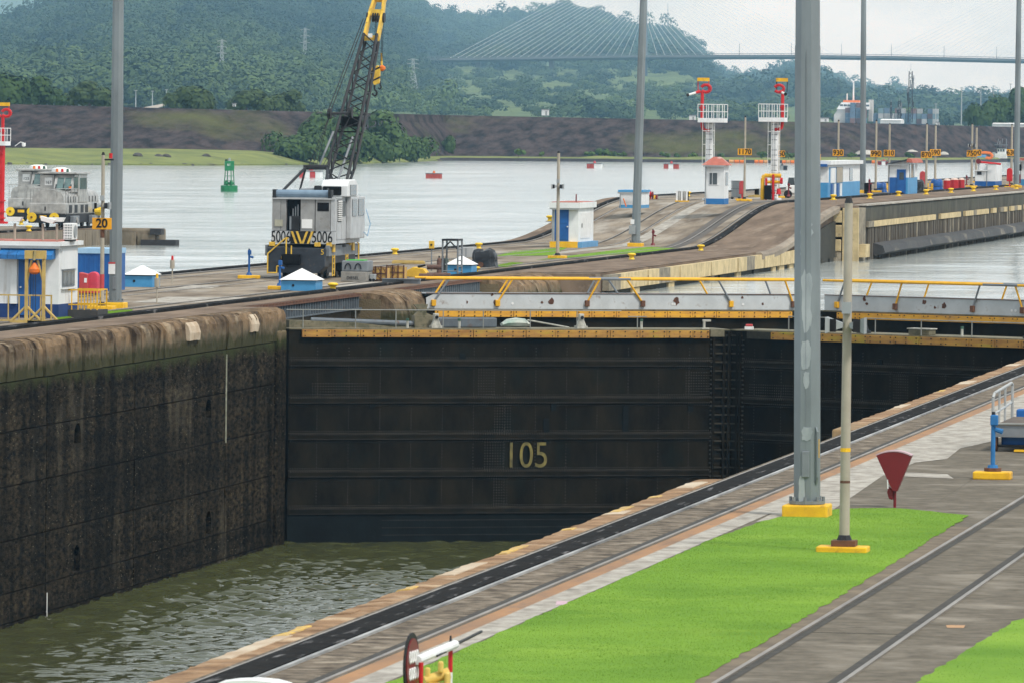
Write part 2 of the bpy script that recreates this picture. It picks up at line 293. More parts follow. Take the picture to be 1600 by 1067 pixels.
# ------------------------------------------------------------------ centre lock wall
cw = thing('lock_wall', 'dark tide-marked concrete centre lock wall carrying the crane and rails', 'lock wall')
YR = [150] + [399 + 78 * k / 30 for k in range(31)] + [900]
def core(x0, x1, y0, y1, zb, drop=0.0):
    ys = [y0] + [t for t in YR if y0 < t < y1] + [y1]
    n = max(1, int((x1 - x0) / .9)); xs = [x0 + (x1 - x0) * k / n for k in range(n + 1)]
    return MB().loft([[(x0, t, zb)] + [(q, t, zc(t, q) - drop) for q in xs] + [(x1, t, zb)] for t in ys])
core(-70.5, -54.3, 150, 900, -14).build('wall_core', deckm, cw)
core(-54.3, -52.95, 150, 264.3, -14, .3).build('wall_edge_core', chw, cw)
core(-54.3, -53.0, 288.5, 297.6, -14, .25).build('wall_edge_core', chw, cw)
core(-54.3, -53.0, 320, 335.5, -14, .25).build('wall_edge_core', chw, cw)
core(-54.3, -50.6, 335.5, 441.0, -14, .02).build('wall_edge_core', deckbrown, cw)
core(-54.3, -49.4, 441.0, 900, -14, .02).build('wall_edge_core', deckbrown, cw)
def strip(name, x0, x1, y0, y1, dz, mt, h=0.0, parent=None, zf=zc):
    ys = [y0] + [t for t in YR if y0 < t < y1] + [y1]; b = MB(); rings = []
    if h:
        for t in ys: z = zf(t, (x0 + x1) / 2); rings.append([(x0, t, z - .05), (x0, t, z + dz + h * .8), (x0 + .25 * (x1 - x0), t, z + dz + h), (x1 - .25 * (x1 - x0), t, z + dz + h), (x1, t, z + dz + h * .8), (x1, t, z - .05)])
        b.loft(rings)
    else:
        n = max(1, int((x1 - x0) / .9)); xs = [x0 + (x1 - x0) * k / n for k in range(n + 1)]
        for t in ys: rings.append([(q, t, zf(t, q) + dz) for q in xs])
        b.loft(rings, close=False)
    return b.build(name, mt, parent)
# wall panels between construction joints
joints = [204.0, atX(73, 700, XL).y, atX(210, 700, XL).y, atX(352, 700, XL).y, atX(428, 700, XL).y]
lifts = [-1.32, -2.97, -4.79, -6.6, -8.35, -9.35, -13.5]
niches = {(1, 1): atX(121, 670, XL), (3, 1): atX(326, 632, XL), (1, 4): atX(120, 873, XL), (3, 3): atX(326, 818, XL)}
for i in range(5):
    y0 = joints[i - 1] if i else 180.0
    y1 = joints[i]
    for j in range(6):
        z1, z0 = lifts[j] - .02, lifts[j + 1] + .02; b = MB(); g = .05
        nc = [p for p in niches.values() if y0 < p.y < y1 and z0 < p.z < z1]
        fx = XL + random.uniform(-.008, .008)
        if nc:
            p = nc[0]; hw = .5; zb = max(z0 + .05, p.z - .5); zt = min(p.z + .5, z1 - .1)
            b.bx(-52.95, fx, y0 + g, p.y - hw, z0, z1).bx(-52.95, fx, p.y + hw, y1 - g, z0, z1).bx(-52.95, fx, p.y - hw, p.y + hw, z0, zb)
            arch = [(p.y - hw, z1), (p.y - hw, zt - .4)] + [(p.y - hw * math.cos(t), zt - .4 + .4 * math.sin(t)) for t in [math.pi * k / 8 for k in range(1, 8)]] + [(p.y + hw, zt - .4), (p.y + hw, z1)]
            b.prism(arch, 'x', -52.95, fx)
        else: b.bx(-52.95, fx, y0 + g, y1 - g, z0, z1)
        b.build('wall_panel', chw, cw)
yj = joints[4]
MB().bx(-52.95, XL + .03, yj + .55, 264.3, -13.5, -.9).build('corner_column', chw, cw, bevel=.08)
mb = MB()
for k in range(26): mb.box((-52.62, yj + .28, -9.3 + k * .33), (.2, .34, .17))
mb.build('corner_ladder_blocks', chw, cw)
yg = joints[3]
MB().bx(XL - .02, XL + .035, yg - .02, yg + .05, -4.9, -1.5).build('painted_depth_strip', mat('chalky_paint', (.42, .42, .33), (.2, .2, .14), sc=4, rough=.9), cw)
MB().bx(XL - .02, XL + .02, atX(73, 940, XL).y - .03, atX(73, 940, XL).y + .03, -9.6, -8.7).build('water_trickle', plastic_w, cw)
# rounded, broken coping
def coping_profile(face, top, dz=0):
    return [(face - .9, top), (face - .34, top - .005), (face - .17, top - .03), (face - .05, top - .12), (face + .02, top - .3), (face + .03, top - .75), (face - .01, top - 1.3), (face - .6, top - 1.32)]
def coping(y0, y1, face, mt, rough_=.035, parent=cw, prof=None):
    n = max(3, int((y1 - y0) / .22)); rings = []; z = zc(y0, face); pf = prof or coping_profile(face, z); ph = random.random() * 6; chip = random.uniform(0, 1.6)
    for k in range(n + 1):
        t = y0 + .03 + (y1 - y0 - .06) * k / n
        d_ = math.sin(ph + 1.7 * k) * .5 + math.sin(ph * 2 + .6 * k) * .6 - (1.6 if chip < k / n < chip + .3 else 0)
        rings.append([(px + ((d_ + random.uniform(-1, .5)) * rough_ * (1.0 if 2 < q < 6 else .1)), t, pz + (.5 * d_ + random.uniform(-1, .2)) * rough_ * (1 if 1 < q < 6 else .6 if q == 1 else 0)) for q, (px, pz) in enumerate(pf)])
    return MB().loft(rings).build('coping_block', mt, parent)
def copmat():                               # brown above, mossy towards the water line
    m_ = mat('coping_weathered', (.27, .185, .11), (.055, .038, .026), sc=2.2, rough=.95, bump=.10, bsc=5, st=(.42, .34, .235), stc=1.2, sta=.2, sx=(1, .4, .45), spec=.08, edge=(.32, .66)); t = m_.node_tree; N = t.nodes; L = t.links; b = N['Principled BSDF']; src = b.inputs['Base Color'].links[0].from_socket
    geo = N.new('ShaderNodeNewGeometry'); sp = N.new('ShaderNodeSeparateXYZ'); L.new(geo.outputs['Position'], sp.inputs[0])
    n = N.new('ShaderNodeTexNoise'); n.inputs['Scale'].default_value = 2; n.inputs['Detail'].default_value = 8; L.new(geo.outputs['Position'], n.inputs['Vector'])
    a = N.new('ShaderNodeMath'); a.operation = 'MULTIPLY_ADD'; a.inputs[1].default_value = .9; L.new(n.outputs['Fac'], a.inputs[0]); L.new(sp.outputs['Z'], a.inputs[2])
    for lo, hi, c in ((.05, -.3, (.15, .12, .08)), (-.22, -.55, (.055, .053, .026))):
        r = N.new('ShaderNodeMapRange'); r.inputs['From Min'].default_value = lo; r.inputs['From Max'].default_value = hi; L.new(a.outputs[0], r.inputs['Value'])
        x = N.new('ShaderNodeMix'); x.data_type = 'RGBA'; L.new(r.outputs[0], x.inputs[0]); L.new(src, x.inputs[6]); x.inputs[7].default_value = c + (1,); src = x.outputs[2]
    L.new(src, b.inputs['Base Color']); return m_
copw = copmat()
cop_g = copw.copy(); cop_d = copw.copy()
for q, k in ((cop_g, .8), (cop_d, .6)):
    for n in q.node_tree.nodes:
        if n.type == 'VALTORGB' and n.color_ramp.elements[1].color[0] < .9:
            for e_ in n.color_ramp.elements: c = e_.color; e_.color = (c[0] * k, c[1] * k * 1.04, c[2] * k * 1.12, 1)
ys = [atX(px_, 540 - .1 * px_, XL).y for px_ in (12, 36, 223, 243, 400, 420)]
cuts = [180.0]; yy = 180.0
while yy < 264.3:
    yy += random.choice([1.1, 1.6, 2.2, 2.9, 1.9]); cuts.append(min(yy, 264.3))
cuts = sorted(set([c for c in cuts if all(abs(c - q) > .5 for q in ys)] + ys))
for a, b_ in zip(cuts, cuts[1:]):
    mid = (a + b_) / 2; yl = any(abs(mid - (ys[k] + ys[k + 1]) / 2) < .2 for k in (0, 2, 4))
    coping(a, b_, XL + random.uniform(-.10, .02), random.choice((copw, copw, cop_g, cop_d)), .05)
    if yl:
        coping(a + .1, b_ - .1, XL, cop_y, .02, prof=[(XL - .5, .004), (XL - .2, -.035), (XL - .03, -.18), (XL + .06, -.5), (XL + .05, -.8), (XL - .1, -.8), (XL - .3, -.4), (XL - .5, -.2)]).name = 'painted_patch'
for px_, w_ in ((303, 2.0), (397, 1.7)):
    yy = atX(px_, 505, XL).y; coping(yy - w_ / 2, yy + w_ / 2, XL, cop_l, .02, prof=[(XL - .12, -.12), (XL - .01, -.26), (XL + .07, -.5), (XL + .06, -.78), (XL - .1, -.78), (XL - .2, -.4)]).name = 'repair_patch'
pierp = [(-54.25, .02), (-53.3, 0), (-52.8, -.1), (-52.45, -.4), (-52.3, -.9), (-52.3, -1.5), (-52.4, -3), (-54.2, -3)]
for a, b_ in ((288.5, 291.6), (291.6, 294.6), (294.6, 297.6)): coping(a, b_, XL, copw, .05, prof=pierp)
for a, b_ in ((320, 324), (324, 328), (328, 332), (332, 335.5)): coping(a, b_, XL, copw, .05, prof=pierp)
# girder spans that carry the towing track over the two gate recesses
gird_d = mat('girder_blue_grey', (.13, .155, .175), (.09, .105, .12), sc=2, rough=.6, st=(.12, .07, .045), stc=3, sta=.1)
for y0, y1, lab in ((264.3, 288.5, 'blue-grey ribbed track girder spanning the nearer gate recess, beside the rounded coping end'), (297.6, 320, 'blue-grey ribbed track girder behind the end of the grey gate walkway')):
    t = thing('track_girder', lab, 'girder', (0, 0, 0), 0, 'track girders over the gate recesses')
    MB().bx(-54.2, -54.0, y0 + .05, y1 - .05, -.62, -.12).build('web', gird_d, t)
    MB().bx(-54.25, -53.8, y0 + .05, y1 - .05, -.12, -.06).build('top_flange', rust, t); MB().bx(-54.25, -53.82, y0 + .05, y1 - .05, -.68, -.62).build('bottom_flange', gird_d, t)
    k = y0 + .4
    rb = MB().bx(-54.0, -53.84, -.04, .04, -.615, -.125).mesh('rib'); rb.materials.append(gird_d)
    while k < y1 - .2:
        ro = bpy.data.objects.new('rib', rb); COL.objects.link(ro); ro.parent = t; ro.location = (0, k, 0); k += .55
    nb = MB(); k = y0 + .3
    while k < y1 - .2: nb.box((-53.95, k, -.02), (.3, .14, .07)); k += .3
    nb.build('rail_clips', rust, t, kind='stuff')
# deck strips and tracks on the centre wall
struct(strip('pavement', -55.25, -53.3, 150, 264.2, .006, deckbrown)); struct(strip('pavement', -56.0, -54.28, 264.2, 337, .006, deckbrown)); struct(strip('pavement', -55.4, -50.65, 337, 900, .006, deckbrown))
struct(strip('pavement', -70.45, -69.2, 150, 900, .006, deckbrown))
struct(strip('pavement', -61.6, -60.6, 384, 520, .006, decklight)); struct(strip('pavement', -58.2, -57.0, 396, 560, .007, mat('dark_stripe', (.12, .105, .09), (.08, .07, .06), sc=.6, rough=.9, sx=(1, .3, 1))))
def track(name, lab, rails, kerbs, y0, y1, zf=zc, rh=.045, rm=None, kh=.14):
    t = thing(name, lab, 'track')
    for xr in rails: strip('rail', xr - .034, xr + .034, y0, y1, .0, rm or railm, rh, t, zf); strip('groove', *((xr + .045, xr + .17) if (len(rails) == 1 or xr == min(rails)) else (xr - .19, xr - .045)), y0, y1, .009, groove, 0, t, zf)
    for xa, xb in kerbs: strip('conductor_kerb', xa, xb, y0, y1, 0, slot, kh, t, zf)
    return t
track('towing_track', 'black-kerbed towing rails along the chamber edge of the centre wall', [-56.15, -57.6], [(-55.85, -55.4)], 150, 900)
track('return_track', 'plain return rails down the middle of the centre wall, passing behind the crane', [-62.0, -63.5], [], 150, 900)
track('towing_track', 'black-kerbed towing rails along the lake edge of the centre wall', [-67.2, -68.7], [(-69.2, -68.85)], 150, 900)
# ------------------------------------------------------------------ fender face and approach wall
fend = mat('fender_beige_timber', (.62, .49, .27), (.42, .33, .18), sc=1.2, rough=.9, st=(.17, .13, .09), stc=2.4, sta=.13, stx=(1, 1.6, .6), bump=.02)
fend2 = mat('fender_grey_timber', (.30, .26, .19), (.14, .12, .09), sc=1.5, rough=.95, bump=.03, bsc=5)
algae = mat('algae_black', (.022, .022, .018), (.045, .042, .03), sc=2, rough=.9, bump=.03)
ft = thing('fender_wall', 'beige timber fender facing below the ramp, patched and black at the water', 'fender')
yy = 337.5
while yy < 440:
    L_ = random.uniform(3.2, 5.2); y1 = min(yy + L_, 440.6); z = -.12
    if zc(yy, -50.2) < .9: MB().bx(-50.55, -50.2 + random.uniform(-.03, .03), yy + .04, y1 - .04, -.92, z).build('fender_board', fend if random.random() < .93 else fend2, ft)
    if random.random() < .6: MB().bx(-50.55, -50.32, yy + .3, yy + .3 + L_ * random.uniform(.3, .6), -1.5, -.97).build('lower_block', random.choice([fend, fend2, algae]), ft)
    yy += L_
core(-50.6, -50.45, 337, 441, -14, 1.0 if False else .95).build('algae_face', algae, ft)
for k in range(9):                          # the curved coping that climbs to the corner block
    y0 = 400 + k * 4.55; y1 = y0 + 4.55; h0, h1 = zc(y0, -50.3), zc(y1, -50.3); MB().loft([[(-50.62, y_, h_ - .4), (-50.62, y_, h_ + .03), (-50.28, y_, h_ + .02), (-50.18, y_, h_ - .1), (-50.2, y_, h_ - .4)] for y_, h_ in ((y0, h0), ((y0 + y1) / 2, zc((y0 + y1) / 2, -50.3)), (y1 - .02, h1))]).build('curb_block', mat('curb_concrete', (.31, .26, .20), (.18, .145, .11), sc=1.2, rough=.95, sx=(1, .3, 1)), ft)
cb = thing('corner_fender', 'grid of beige timber blocks on the corner of the approach wall', 'fender')
MB().bx(-53.4, -48.95, 441.0, 445, -14, 2.3).build('backing', fend2, cb)
for r_ in range(3):
    for c_ in range(3): MB().box((-52.72 + c_ * 1.12, 440.85, 1.72 - r_ * .95), (.86 + random.uniform(-.06, .06), .5, .8), rx=random.uniform(-.02, .02)).build('timber_block', fend, cb, bevel=.05)
for c_ in range(2): MB().bx(-50.0 + c_ * .56, -49.5 + c_ * .56, 440.6, 441.0, -1.6 + .3 * (1 - c_), 2.3).build('timber_block', fend, cb)
for c_ in range(3): MB().cyl((-52.6 + c_ * 1.1, 440.9, -2), (-52.6 + c_ * 1.1, 440.9, -.62), .42, .42, 10).build('pile', fend2, cb)
MB().bx(-48.95, -48.5, 441.2, 443.6, -.95, -.1).build('timber_block', fend, cb)
ap = thing('approach_wall', 'long approach wall with pale timber strip and black rubbing fender', 'lock wall')
apc = mat('approach_concrete', (.085, .08, .06), (.035, .034, .025), sc=1.1, rough=.95, bump=.04, sx=(1, .6, .35), st=(.045, .055, .022), stc=.6, sta=.2)
core(-49.4, -49.0, 445, 900, -14, .12).build('wall_face', apc, ap); strip('wall_lip', -49.8, -48.9, 445, 900, 0, decklight, .05, ap)
yy = 445.5
while yy < 760:
    L_ = random.uniform(2.6, 3.8)
    if random.random() < .94: MB().bx(-48.98, -48.78, yy, yy + L_ - .08, .98, 1.36).build('strip_timber', fend if random.random() < .9 else fend2, ap)
    yy += L_
yy = 446
sp_ = mat('pile_timber', (.11, .09, .065), (.05, .042, .032), sc=2.4, rough=.95, sx=(1, 1, .3))
while yy < 700:
    MB().bx(-48.98, -48.86 + random.uniform(-.02, .03), yy, yy + .62, -1.6, .95).build('sheet_pile', sp_ if random.random() < .85 else fend2, ap); yy += .95
rub = MB(); rings = []
for k in range(41):
    y_ = 449 + k * 8; rings.append([(-49, y_, -.05 + random.uniform(-.03, .03)), (-48.2, y_, -.3), (-48.05, y_, -.75 + random.uniform(-.05, .05)), (-48.6, y_, -.95), (-49, y_, -.95)])
rub.loft(rings).build('rubbing_fender', mat('worn_black_fender', (.03, .03, .032), (.06, .058, .055), sc=.9, rough=.7, st=(.36, .32, .24), stc=.45, sta=.14, sx=(1, .35, .6), bump=.04), ap)
# ------------------------------------------------------------------ west wall end, beyond the far lane
ww = thing('lock_wall', 'stained end of the far west wall where the silver locomotives stand', 'lock wall')
west = mat('west_wall_concrete', (.25, .205, .15), (.12, .10, .07), sc=.8, rough=.95, bump=.05, sx=(1, 1, .4), st=(.06, .055, .035), stc=.8, sta=.22, stx=(1, 1, .3))
MB().bx(-135, -104.4, 300, 463.5, -14, -.06).build('wall_core', west, ww)
ye = 463.5
for k in range(7):                          # piers of the rounded wall end, seen end-on across the lane
    MB().bx(-104.38, -104.1 + random.uniform(-.1, .1), ye - 14 + k * 2, ye - 12.1 + k * 2, -3, -.12).build('wall_pier', west, ww)
MB().bx(-104.35, -100.6, ye - 3.2, ye, -3, -.04).build('end_block', west, ww, bevel=.15)
for k, (a, b_) in enumerate(((-104.2, -103.2), (-103.1, -102.0), (-101.9, -100.65))): MB().bx(a, b_, ye - 3.5, ye - 3.2, -3, -.2 - .12 * k).build('wall_pier', west, ww)
MB().bx(-101.0, -100.2, ye - 3.6, ye - 2.5, -.45, -.02).build('fender_block', blackrub, ww); MB().bx(-101.6, -99.1, ye - 3.8, ye - 2.6, -1.35, -.8).build('fender_block', blackrub, ww)
MB().add([(-135, 300, -.05), (-104.4, 300, -.05), (-104.4, 463.4, -.05), (-135, 463.4, -.05)], [(0, 1, 2, 3)]).build('wall_deck', deckbrown, ww)
struct(strip('pavement', -112, -105.2, 300, 463, -.04, deckm, zf=lambda t, x=0: 0.0))
track('towing_track', 'black-kerbed towing rails under the silver locomotives on the west wall', [-106.6, -108.1], [(-105.7, -105.3)], 300, 463, lambda t, x=0: -.035)
# ------------------------------------------------------------------ near (east) lock wall: where the camera's side of the lock is
nw = thing('lock_wall', 'near lock wall with brown broken coping, rails and lawn', 'lock wall')
MB().bx(-18.28, 45, 40, 430, -14, 0).build('wall_core', asph, nw)
flat = lambda t, x=0: 0.0
yA, yB = G(1090, 745).y, G(1312, 662).y     # the coping stops here for a gate recess
cuts = [60.0]; yy = 60.0
while yy < 260: yy += random.uniform(1.3, 3.4); cuts.append(yy)
def near_block(a, b_, mt, hh=.0, name='coping_block', xi=-18.28):
    n = max(2, int((b_ - a) / .4)); rings = []
    for k in range(n + 1):
        t = a + .01 + (b_ - a - .02) * k / n; j = random.uniform(-.05, .03)
        rings.append([(xi, t, hh), (min(-18.55, xi - .04), t, hh + random.uniform(-.006, .004)), (-18.76 + j, t, hh - .02), (-18.85 + j, t, hh - .1), (-18.86 + j, t, hh - 1), (-18.28, t, hh - 1)])
    return MB().loft(rings).build(name, mt, nw)
for a, b_ in zip(cuts, cuts[1:]):
    mid = (a + b_) / 2
    if yA < mid < yB: continue
    near_block(a, b_, cop_b)
for px_, py_, c, L_ in ((395, 1010, cop_l, 5.5), (455, 985, cop_y, 2.4), (520, 955, cop_b, 1), (632, 918, cop_y, .9), (720, 888, cop_l, 4.2), (795, 858, cop_y, 3.0), (870, 825, cop_y, .8), (985, 795, cop_y, 2.6), (955, 800, cop_l, 1.6), (1020, 775, cop_y, .8), (1075, 757, cop_l, 3.0), (1400, 634, cop_l, 3.4), (1505, 597, cop_l, 3.4), (1470, 610, cop_y, 1.5), (1590, 570, cop_l, 3)):
    y_ = G(px_, py_).y; near_block(y_ - L_ * .4, y_ + L_ * .4, c, .012, 'painted_patch', -18.58 if c is cop_y else random.choice((-18.4, -18.5)))
MB().bx(-18.75, -18.2, yB - 3.4, yB - .1, -.4, .02).build('recess_timber', mat('weathered_brown_timber', (.3, .2, .1), (.2, .13, .07), sc=2, rough=.95), nw, bevel=.05)
struct(strip('pavement', -18.26, -16.62, 60, 300, .004, trackbed, zf=flat)); struct(strip('pavement', -16.5, -16.2, 60, 300, .004, rustbed, zf=flat)); struct(strip('pavement', -16.2, -15.75, 60, 300, .006, decklight, zf=flat))
struct(strip('pavement', -15.75, -15.2, 127, 300, .007, decklight, zf=flat)); struct(strip('pavement', -11.9, -9.3, 60, 300, .003, asph, zf=flat))
nt_ = track('towing_track', 'grease-black slotted towing track along the near coping', [-18.12, -16.57], [(-18.03, -17.52)], 60, 300, flat, .03, rail_p, .07)
strip('slot_cover_edge', -17.50, -17.44, 60, 300, 0, mat('scuffed_edge_steel', (.42, .42, .41), (.12, .12, .12), sc=1.4, rough=.5, sx=(1, .2, 1)), .05, nt_, flat)
track('return_track', 'bare return rails crossing the lawn in the near right corner', [-11.54, -9.93], [], 60, 300, flat, .035, rail_p)
struct(strip('soil', -11.98, -11.6, 60, 124, .0055, mat('bare_soil', (.20, .155, .10), (.11, .085, .06), sc=1.5, rough=.95), zf=flat))
struct(MB().add([G(a, b_, .0065) for a, b_ in ((1318, 742), (1420, 700), (1600, 632), (1600, 668), (1545, 690), (1500, 700), (1480, 716), (1430, 722), (1400, 735), (1345, 752))], [tuple(range(10))]).build('pavement', decklight))
for q in (((205, 473), (262, 464), (388, 465), (372, 468), (300, 474)), ((262, 452), (300, 446), (352, 446), (330, 451)), ((498, 447), (560, 440), (600, 441), (530, 449))): struct(MB().add([G(a, b_, .009) for a, b_ in q], [tuple(range(len(q)))]).build('pavement', decklight))
track('return_track', 'dark rail clipped by the bottom right corner', [-7.72], [], 60, 86, flat, .06, slot)
struct(MB().add([G(1180, 815, .008), G(1300, 797, .008), G(1380, 742, .008), G(1490, 747, .008), G(1480, 740, .008), G(1360, 735, .008), G(1270, 770, .008)], [tuple(range(7))]).build('pavement', decklight))
for a in ((1362, 770, 1436, 737), (1440, 800, 1560, 722)):
    p, q = G(a[0], a[1], .0), G(a[2], a[3], .0); MB().cyl((p.x, p.y, -.012), (q.x, q.y, -.009), .013, .013, 6).build('pavement_crack', groove, nw)
jn = MB()
for y_ in (97.0,): jn.bx(-11.4, -10.1, y_, y_ + .02, 0, .0085)
jn.build('slab_joint', groove, nw)
MB().add([G(1478, 976, .008), G(1508, 976, .008), G(1506, 980, .008), G(1480, 980, .008)], [(0, 1, 2, 3)]).build('paint_mark', mat('faded_orange_mark', (.55, .30, .13), (.35, .22, .13), sc=6, rough=.9), nw)
MB().add([G(870, 938, .011), G(915, 939, .011), G(908, 945, .011), G(868, 944, .011)], [(0, 1, 2, 3)]).build('paint_mark', pinkw, nw)
# ------------------------------------------------------------------ lawns
lawnm = mat('lawn_turf', (.175, .31, .037), (.115, .23, .026), sc=.3, rough=.95, st=(.22, .35, .045), stc=.22, sta=.33, bump=.02, bsc=12, spec=.1)
bladem = mat('grass_blade', (.205, .345, .042), (.145, .265, .03), sc=.3, rough=.9, st=(.26, .375, .055), stc=.16, sta=.36, spec=.05)
def inpoly(P, x, y):
    r = np.zeros(len(x), bool); n = len(P)
    for i in range(n):
        (x0, y0), (x1, y1) = P[i], P[(i + 1) % n]; c = ((y0 > y) != (y1 > y)) & (x < (x1 - x0) * (y - y0) / (y1 - y0 + 1e-12) + x0); r ^= c
    return r
def lawn(poly, z, n, h, label):
    P = []                                   # a slightly ragged outline
    for i in range(len(poly)):
        a, b_ = Vector(poly[i]), Vector(poly[(i + 1) % len(poly)]); k = max(1, int((b_ - a).length / .4))
        for j in range(k): q = a.lerp(b_, j / k); P.append((q.x + random.uniform(-.04, .04), q.y + random.uniform(-.1, .1)))
    o = MB().add([(p[0], p[1], z + .012) for p in P], [tuple(range(len(P)))]).build('lawn', lawnm); o['kind'] = 'structure'
    A = np.array(P); lo, hi = A.min(0), A.max(0); q = RNG.random((n * 3, 2)) * (hi - lo) + lo; q = q[inpoly(P, q[:, 0], q[:, 1])][:n]; n = len(q)
    a = RNG.random(n) * 6.283; wd = .003 + .004 * RNG.random(n); hh = h * (.4 + .6 * RNG.random(n)); le = RNG.normal(0, .35, (n, 2)) * hh[:, None]
    dx = np.stack([np.cos(a) * wd, np.sin(a) * wd], -1); V = np.zeros((n, 3, 3)); V[:, 0, :2] = q - dx; V[:, 1, :2] = q + dx; V[:, 2, :2] = q + le; V[:, :2, 2] = z + .01; V[:, 2, 2] = z + .012 + hh
    npmesh('grass', V.reshape(-1, 3), np.arange(n * 3).reshape(-1, 3), bladem, kind='stuff', label=label, cat='grass')
ge = [(-15.72, 60)] + [(-15.72, 118), (-15.55, 124.5)] + [(G(a, b_).x, G(a, b_).y) for a, b_ in ((1215, 808), (1310, 795), (1400, 794), (1515, 805))] + [(-11.95, 122), (-11.85, 110), (-11.78, 60)]
lawn(ge, 0, 190000, .014, 'bright mown grass between the near towing track and the return rails')
lawn([(-9.2, 60), (-9.05, 86), (-8.7, 100), (-7.6, 112), (-4, 112), (-4, 60)], 0, 40000, .014, 'bright mown grass in the bottom right corner beyond the rails')
for pts, lab in (([(775, 401), (800, 394), (890, 386), (862, 400)], 'small grass strip left of the blue-door hut'), ([(838, 407), (950, 393), (1040, 384), (1062, 388), (1010, 395)], 'grass strip at the foot of the ramp beside the grey mast'), ([(765, 418), (800, 411), (818, 412), (790, 418)], 'grass patch below the black tarpaulin bundle'), ([(152, 497), (160, 488), (208, 485), (200, 490)], 'grass patch beside the foot of the left mast'), ([(84, 501), (90, 496), (112, 497), (104, 501)], 'grass tuft beside the traffic cone')):
    lawn([(G(a, b_).x, G(a, b_).y) for a, b_ in pts], .003, 2500, .06, lab)
# ------------------------------------------------------------------ lock gates
lit_steel = mat('highlight_steel', (.055, .049, .037), (.018, .016, .012), sc=1.5, rough=.9, spec=.1)  # lighter steel that paints highlights on the girder tops and mitre rungs
def plank_row(t, x0, x1, y, z0, z1, mt, Lp=1.2, dark=()):
    k = 0; a = x0
    while a < x1 - .2:
        b_ = min(a + Lp * random.uniform(.93, 1.07), x1); b_ = x1 if x1 - b_ < .4 else b_
        o = MB().bx(a + .012, b_ - .012, y - .12 + random.uniform(-.015, .015), y, z0 + random.uniform(-.01, .01), z1).build('plank', plankd if any(d0 < (a + b_) / 2 < d1 for d0, d1 in dark) else mt, t)
        bm_ = MB()
        for u in (.1, .5, .9):
            for v in (.2, .8): bm_.cyl((a + (b_ - a) * u, y - .145, z0 + (z1 - z0) * v), (a + (b_ - a) * u, y - .1, z0 + (z1 - z0) * v), .028, .028, 6)
        bm_.build('bolts', black, o, kind='stuff'); a = b_; k += 1
def leaf(name, lab, loc, rz, L, detail, mt, flip=False, dark=()):
    t = thing(name, lab, 'lock gate', loc, rz, 'mitre gate leaves')
    MB().bx(0, L, .04, 2.1, -13, -.9).build('plating', gatem, t)
    MB().bx(0, L, .0, 2.15, -.9, -.85).build('gate_deck', mossdeck, t)
    bands = [-2.23, -3.73, -5.2, -6.71, -8.21]
    e0, e1 = (0.6, 0) if flip else (0, .75)
    if detail:
        for z in bands: MB().bx(e0, L - e1, -.03, .04, z - .135, z + .125).build('girder_band', gateb, t); MB().bx(e0, L - e1, -.035, .04, z + .125, z + .15).build('girder_highlight', lit_steel, t)  # thin upper strip is the band's highlight, put into its colour
        MB().bx(e0, L - e1, .015, .04, -9.6, -8.36).build('lower_plate', gatelow, t)
        for a, b_ in zip([-.9] + bands, bands): pass
        rv = []
        for z in bands:
            for dz, st, ins in ((.105, .1, -.04), (-.115, .1, -.04), (.08, .1, -.04), (.21, .1, .03), (-.21, .1, .03)): rv += [(xx, ins, z + dz) for xx in np.arange(e0 + .1, L - e1, st)]
        xs = list(np.arange(1.2, L - 1.2, 1.32))
        for xx in xs: rv += [(xx + random.uniform(-.005, .005), .03, zz) for zz in np.arange(-9.3, -1.6, .13)]
        for x0_, x1_, za, zb in ((8.3, 9.1, -6.55, -5.35), (8.7, 9.4, -5.05, -3.88), (8.7, 9.3, -8.05, -6.87), (8.0, 8.7, -3.6, -2.4), (1.0, 3.4, -3.5, -3.0), (16.9, 17.9, -3.6, -2.6), (4, 18 if not flip else 16, -9.2, -8.5)):
            for xx in np.arange(x0_, x1_, .11): rv += [(xx, .01, zz) for zz in np.arange(za, zb, .11 if zb > -8.4 else .3)]
        R_ = np.array(rv); s_ = .021; base = np.array([(-s_, 0, -s_), (s_, 0, -s_), (s_, 0, s_), (-s_, 0, s_), (0, -.02, 0)]); n = len(R_)
        V = (R_[:, None, :] + base[None]).reshape(-1, 3); f = np.array([(0, 1, 4), (1, 2, 4), (2, 3, 4), (3, 0, 4)]); Fq = (f[None] + 5 * np.arange(n)[:, None, None]).reshape(-1, 3)
        o = npmesh('rivets', V, Fq, rivm, kind='stuff', parent=t)
        for xx, zz, hh in ((7.2, -2.1, .5), (10.8, -5, 1.0), (14.2, -4.5, 1.1), (11.1, -3.9, .5), (3.4, -3.8, .5), (17, -4, .4)):
            MB().bx(xx, xx + .22, -.01, .05, zz - hh / 2, zz + hh / 2).build('weld_patch', gatelow, t)
        # mitre post: upright bars, rungs and studs
        xm0, xm1 = (0, .6) if flip else (L - .75, L)
        for xx in (xm0 + .04, xm1 - .06, (xm0 + xm1) / 2 + .1): MB().bx(xx - .05, xx + .05, -.09, .04, -13, -.95).build('mitre_bar', gateb, t)
        z = -1.1; st_ = MB(); rg = MB().bx(xm0, xm1, -.06, .03, -.03, .03).mesh('rung'); rg.materials.append(lit_steel)  # rungs use the lighter steel as painted highlights
        while z > -9.3:
            ro = bpy.data.objects.new('rung', rg); COL.objects.link(ro); ro.parent = t; ro.location = (0, 0, z); z -= .36
            for xx in (xm0 - .06, xm1 + .06):
                for d_ in (0, .18): st_.box((xx, -.02, z + d_), (.06, .08, .06))
        st_.build('studs', rivm, t, kind='stuff')
    return t
A = math.radians(26.565); LF = 18.78
g1 = leaf('lock_gate_leaf', 'nearer left gate leaf, riveted black steel painted with the number 105', (XL, 264.95, 0), A, LF, True, plank1)
plank_row(g1, .5, 17.85, .0, -1.2, -.9, plank1)
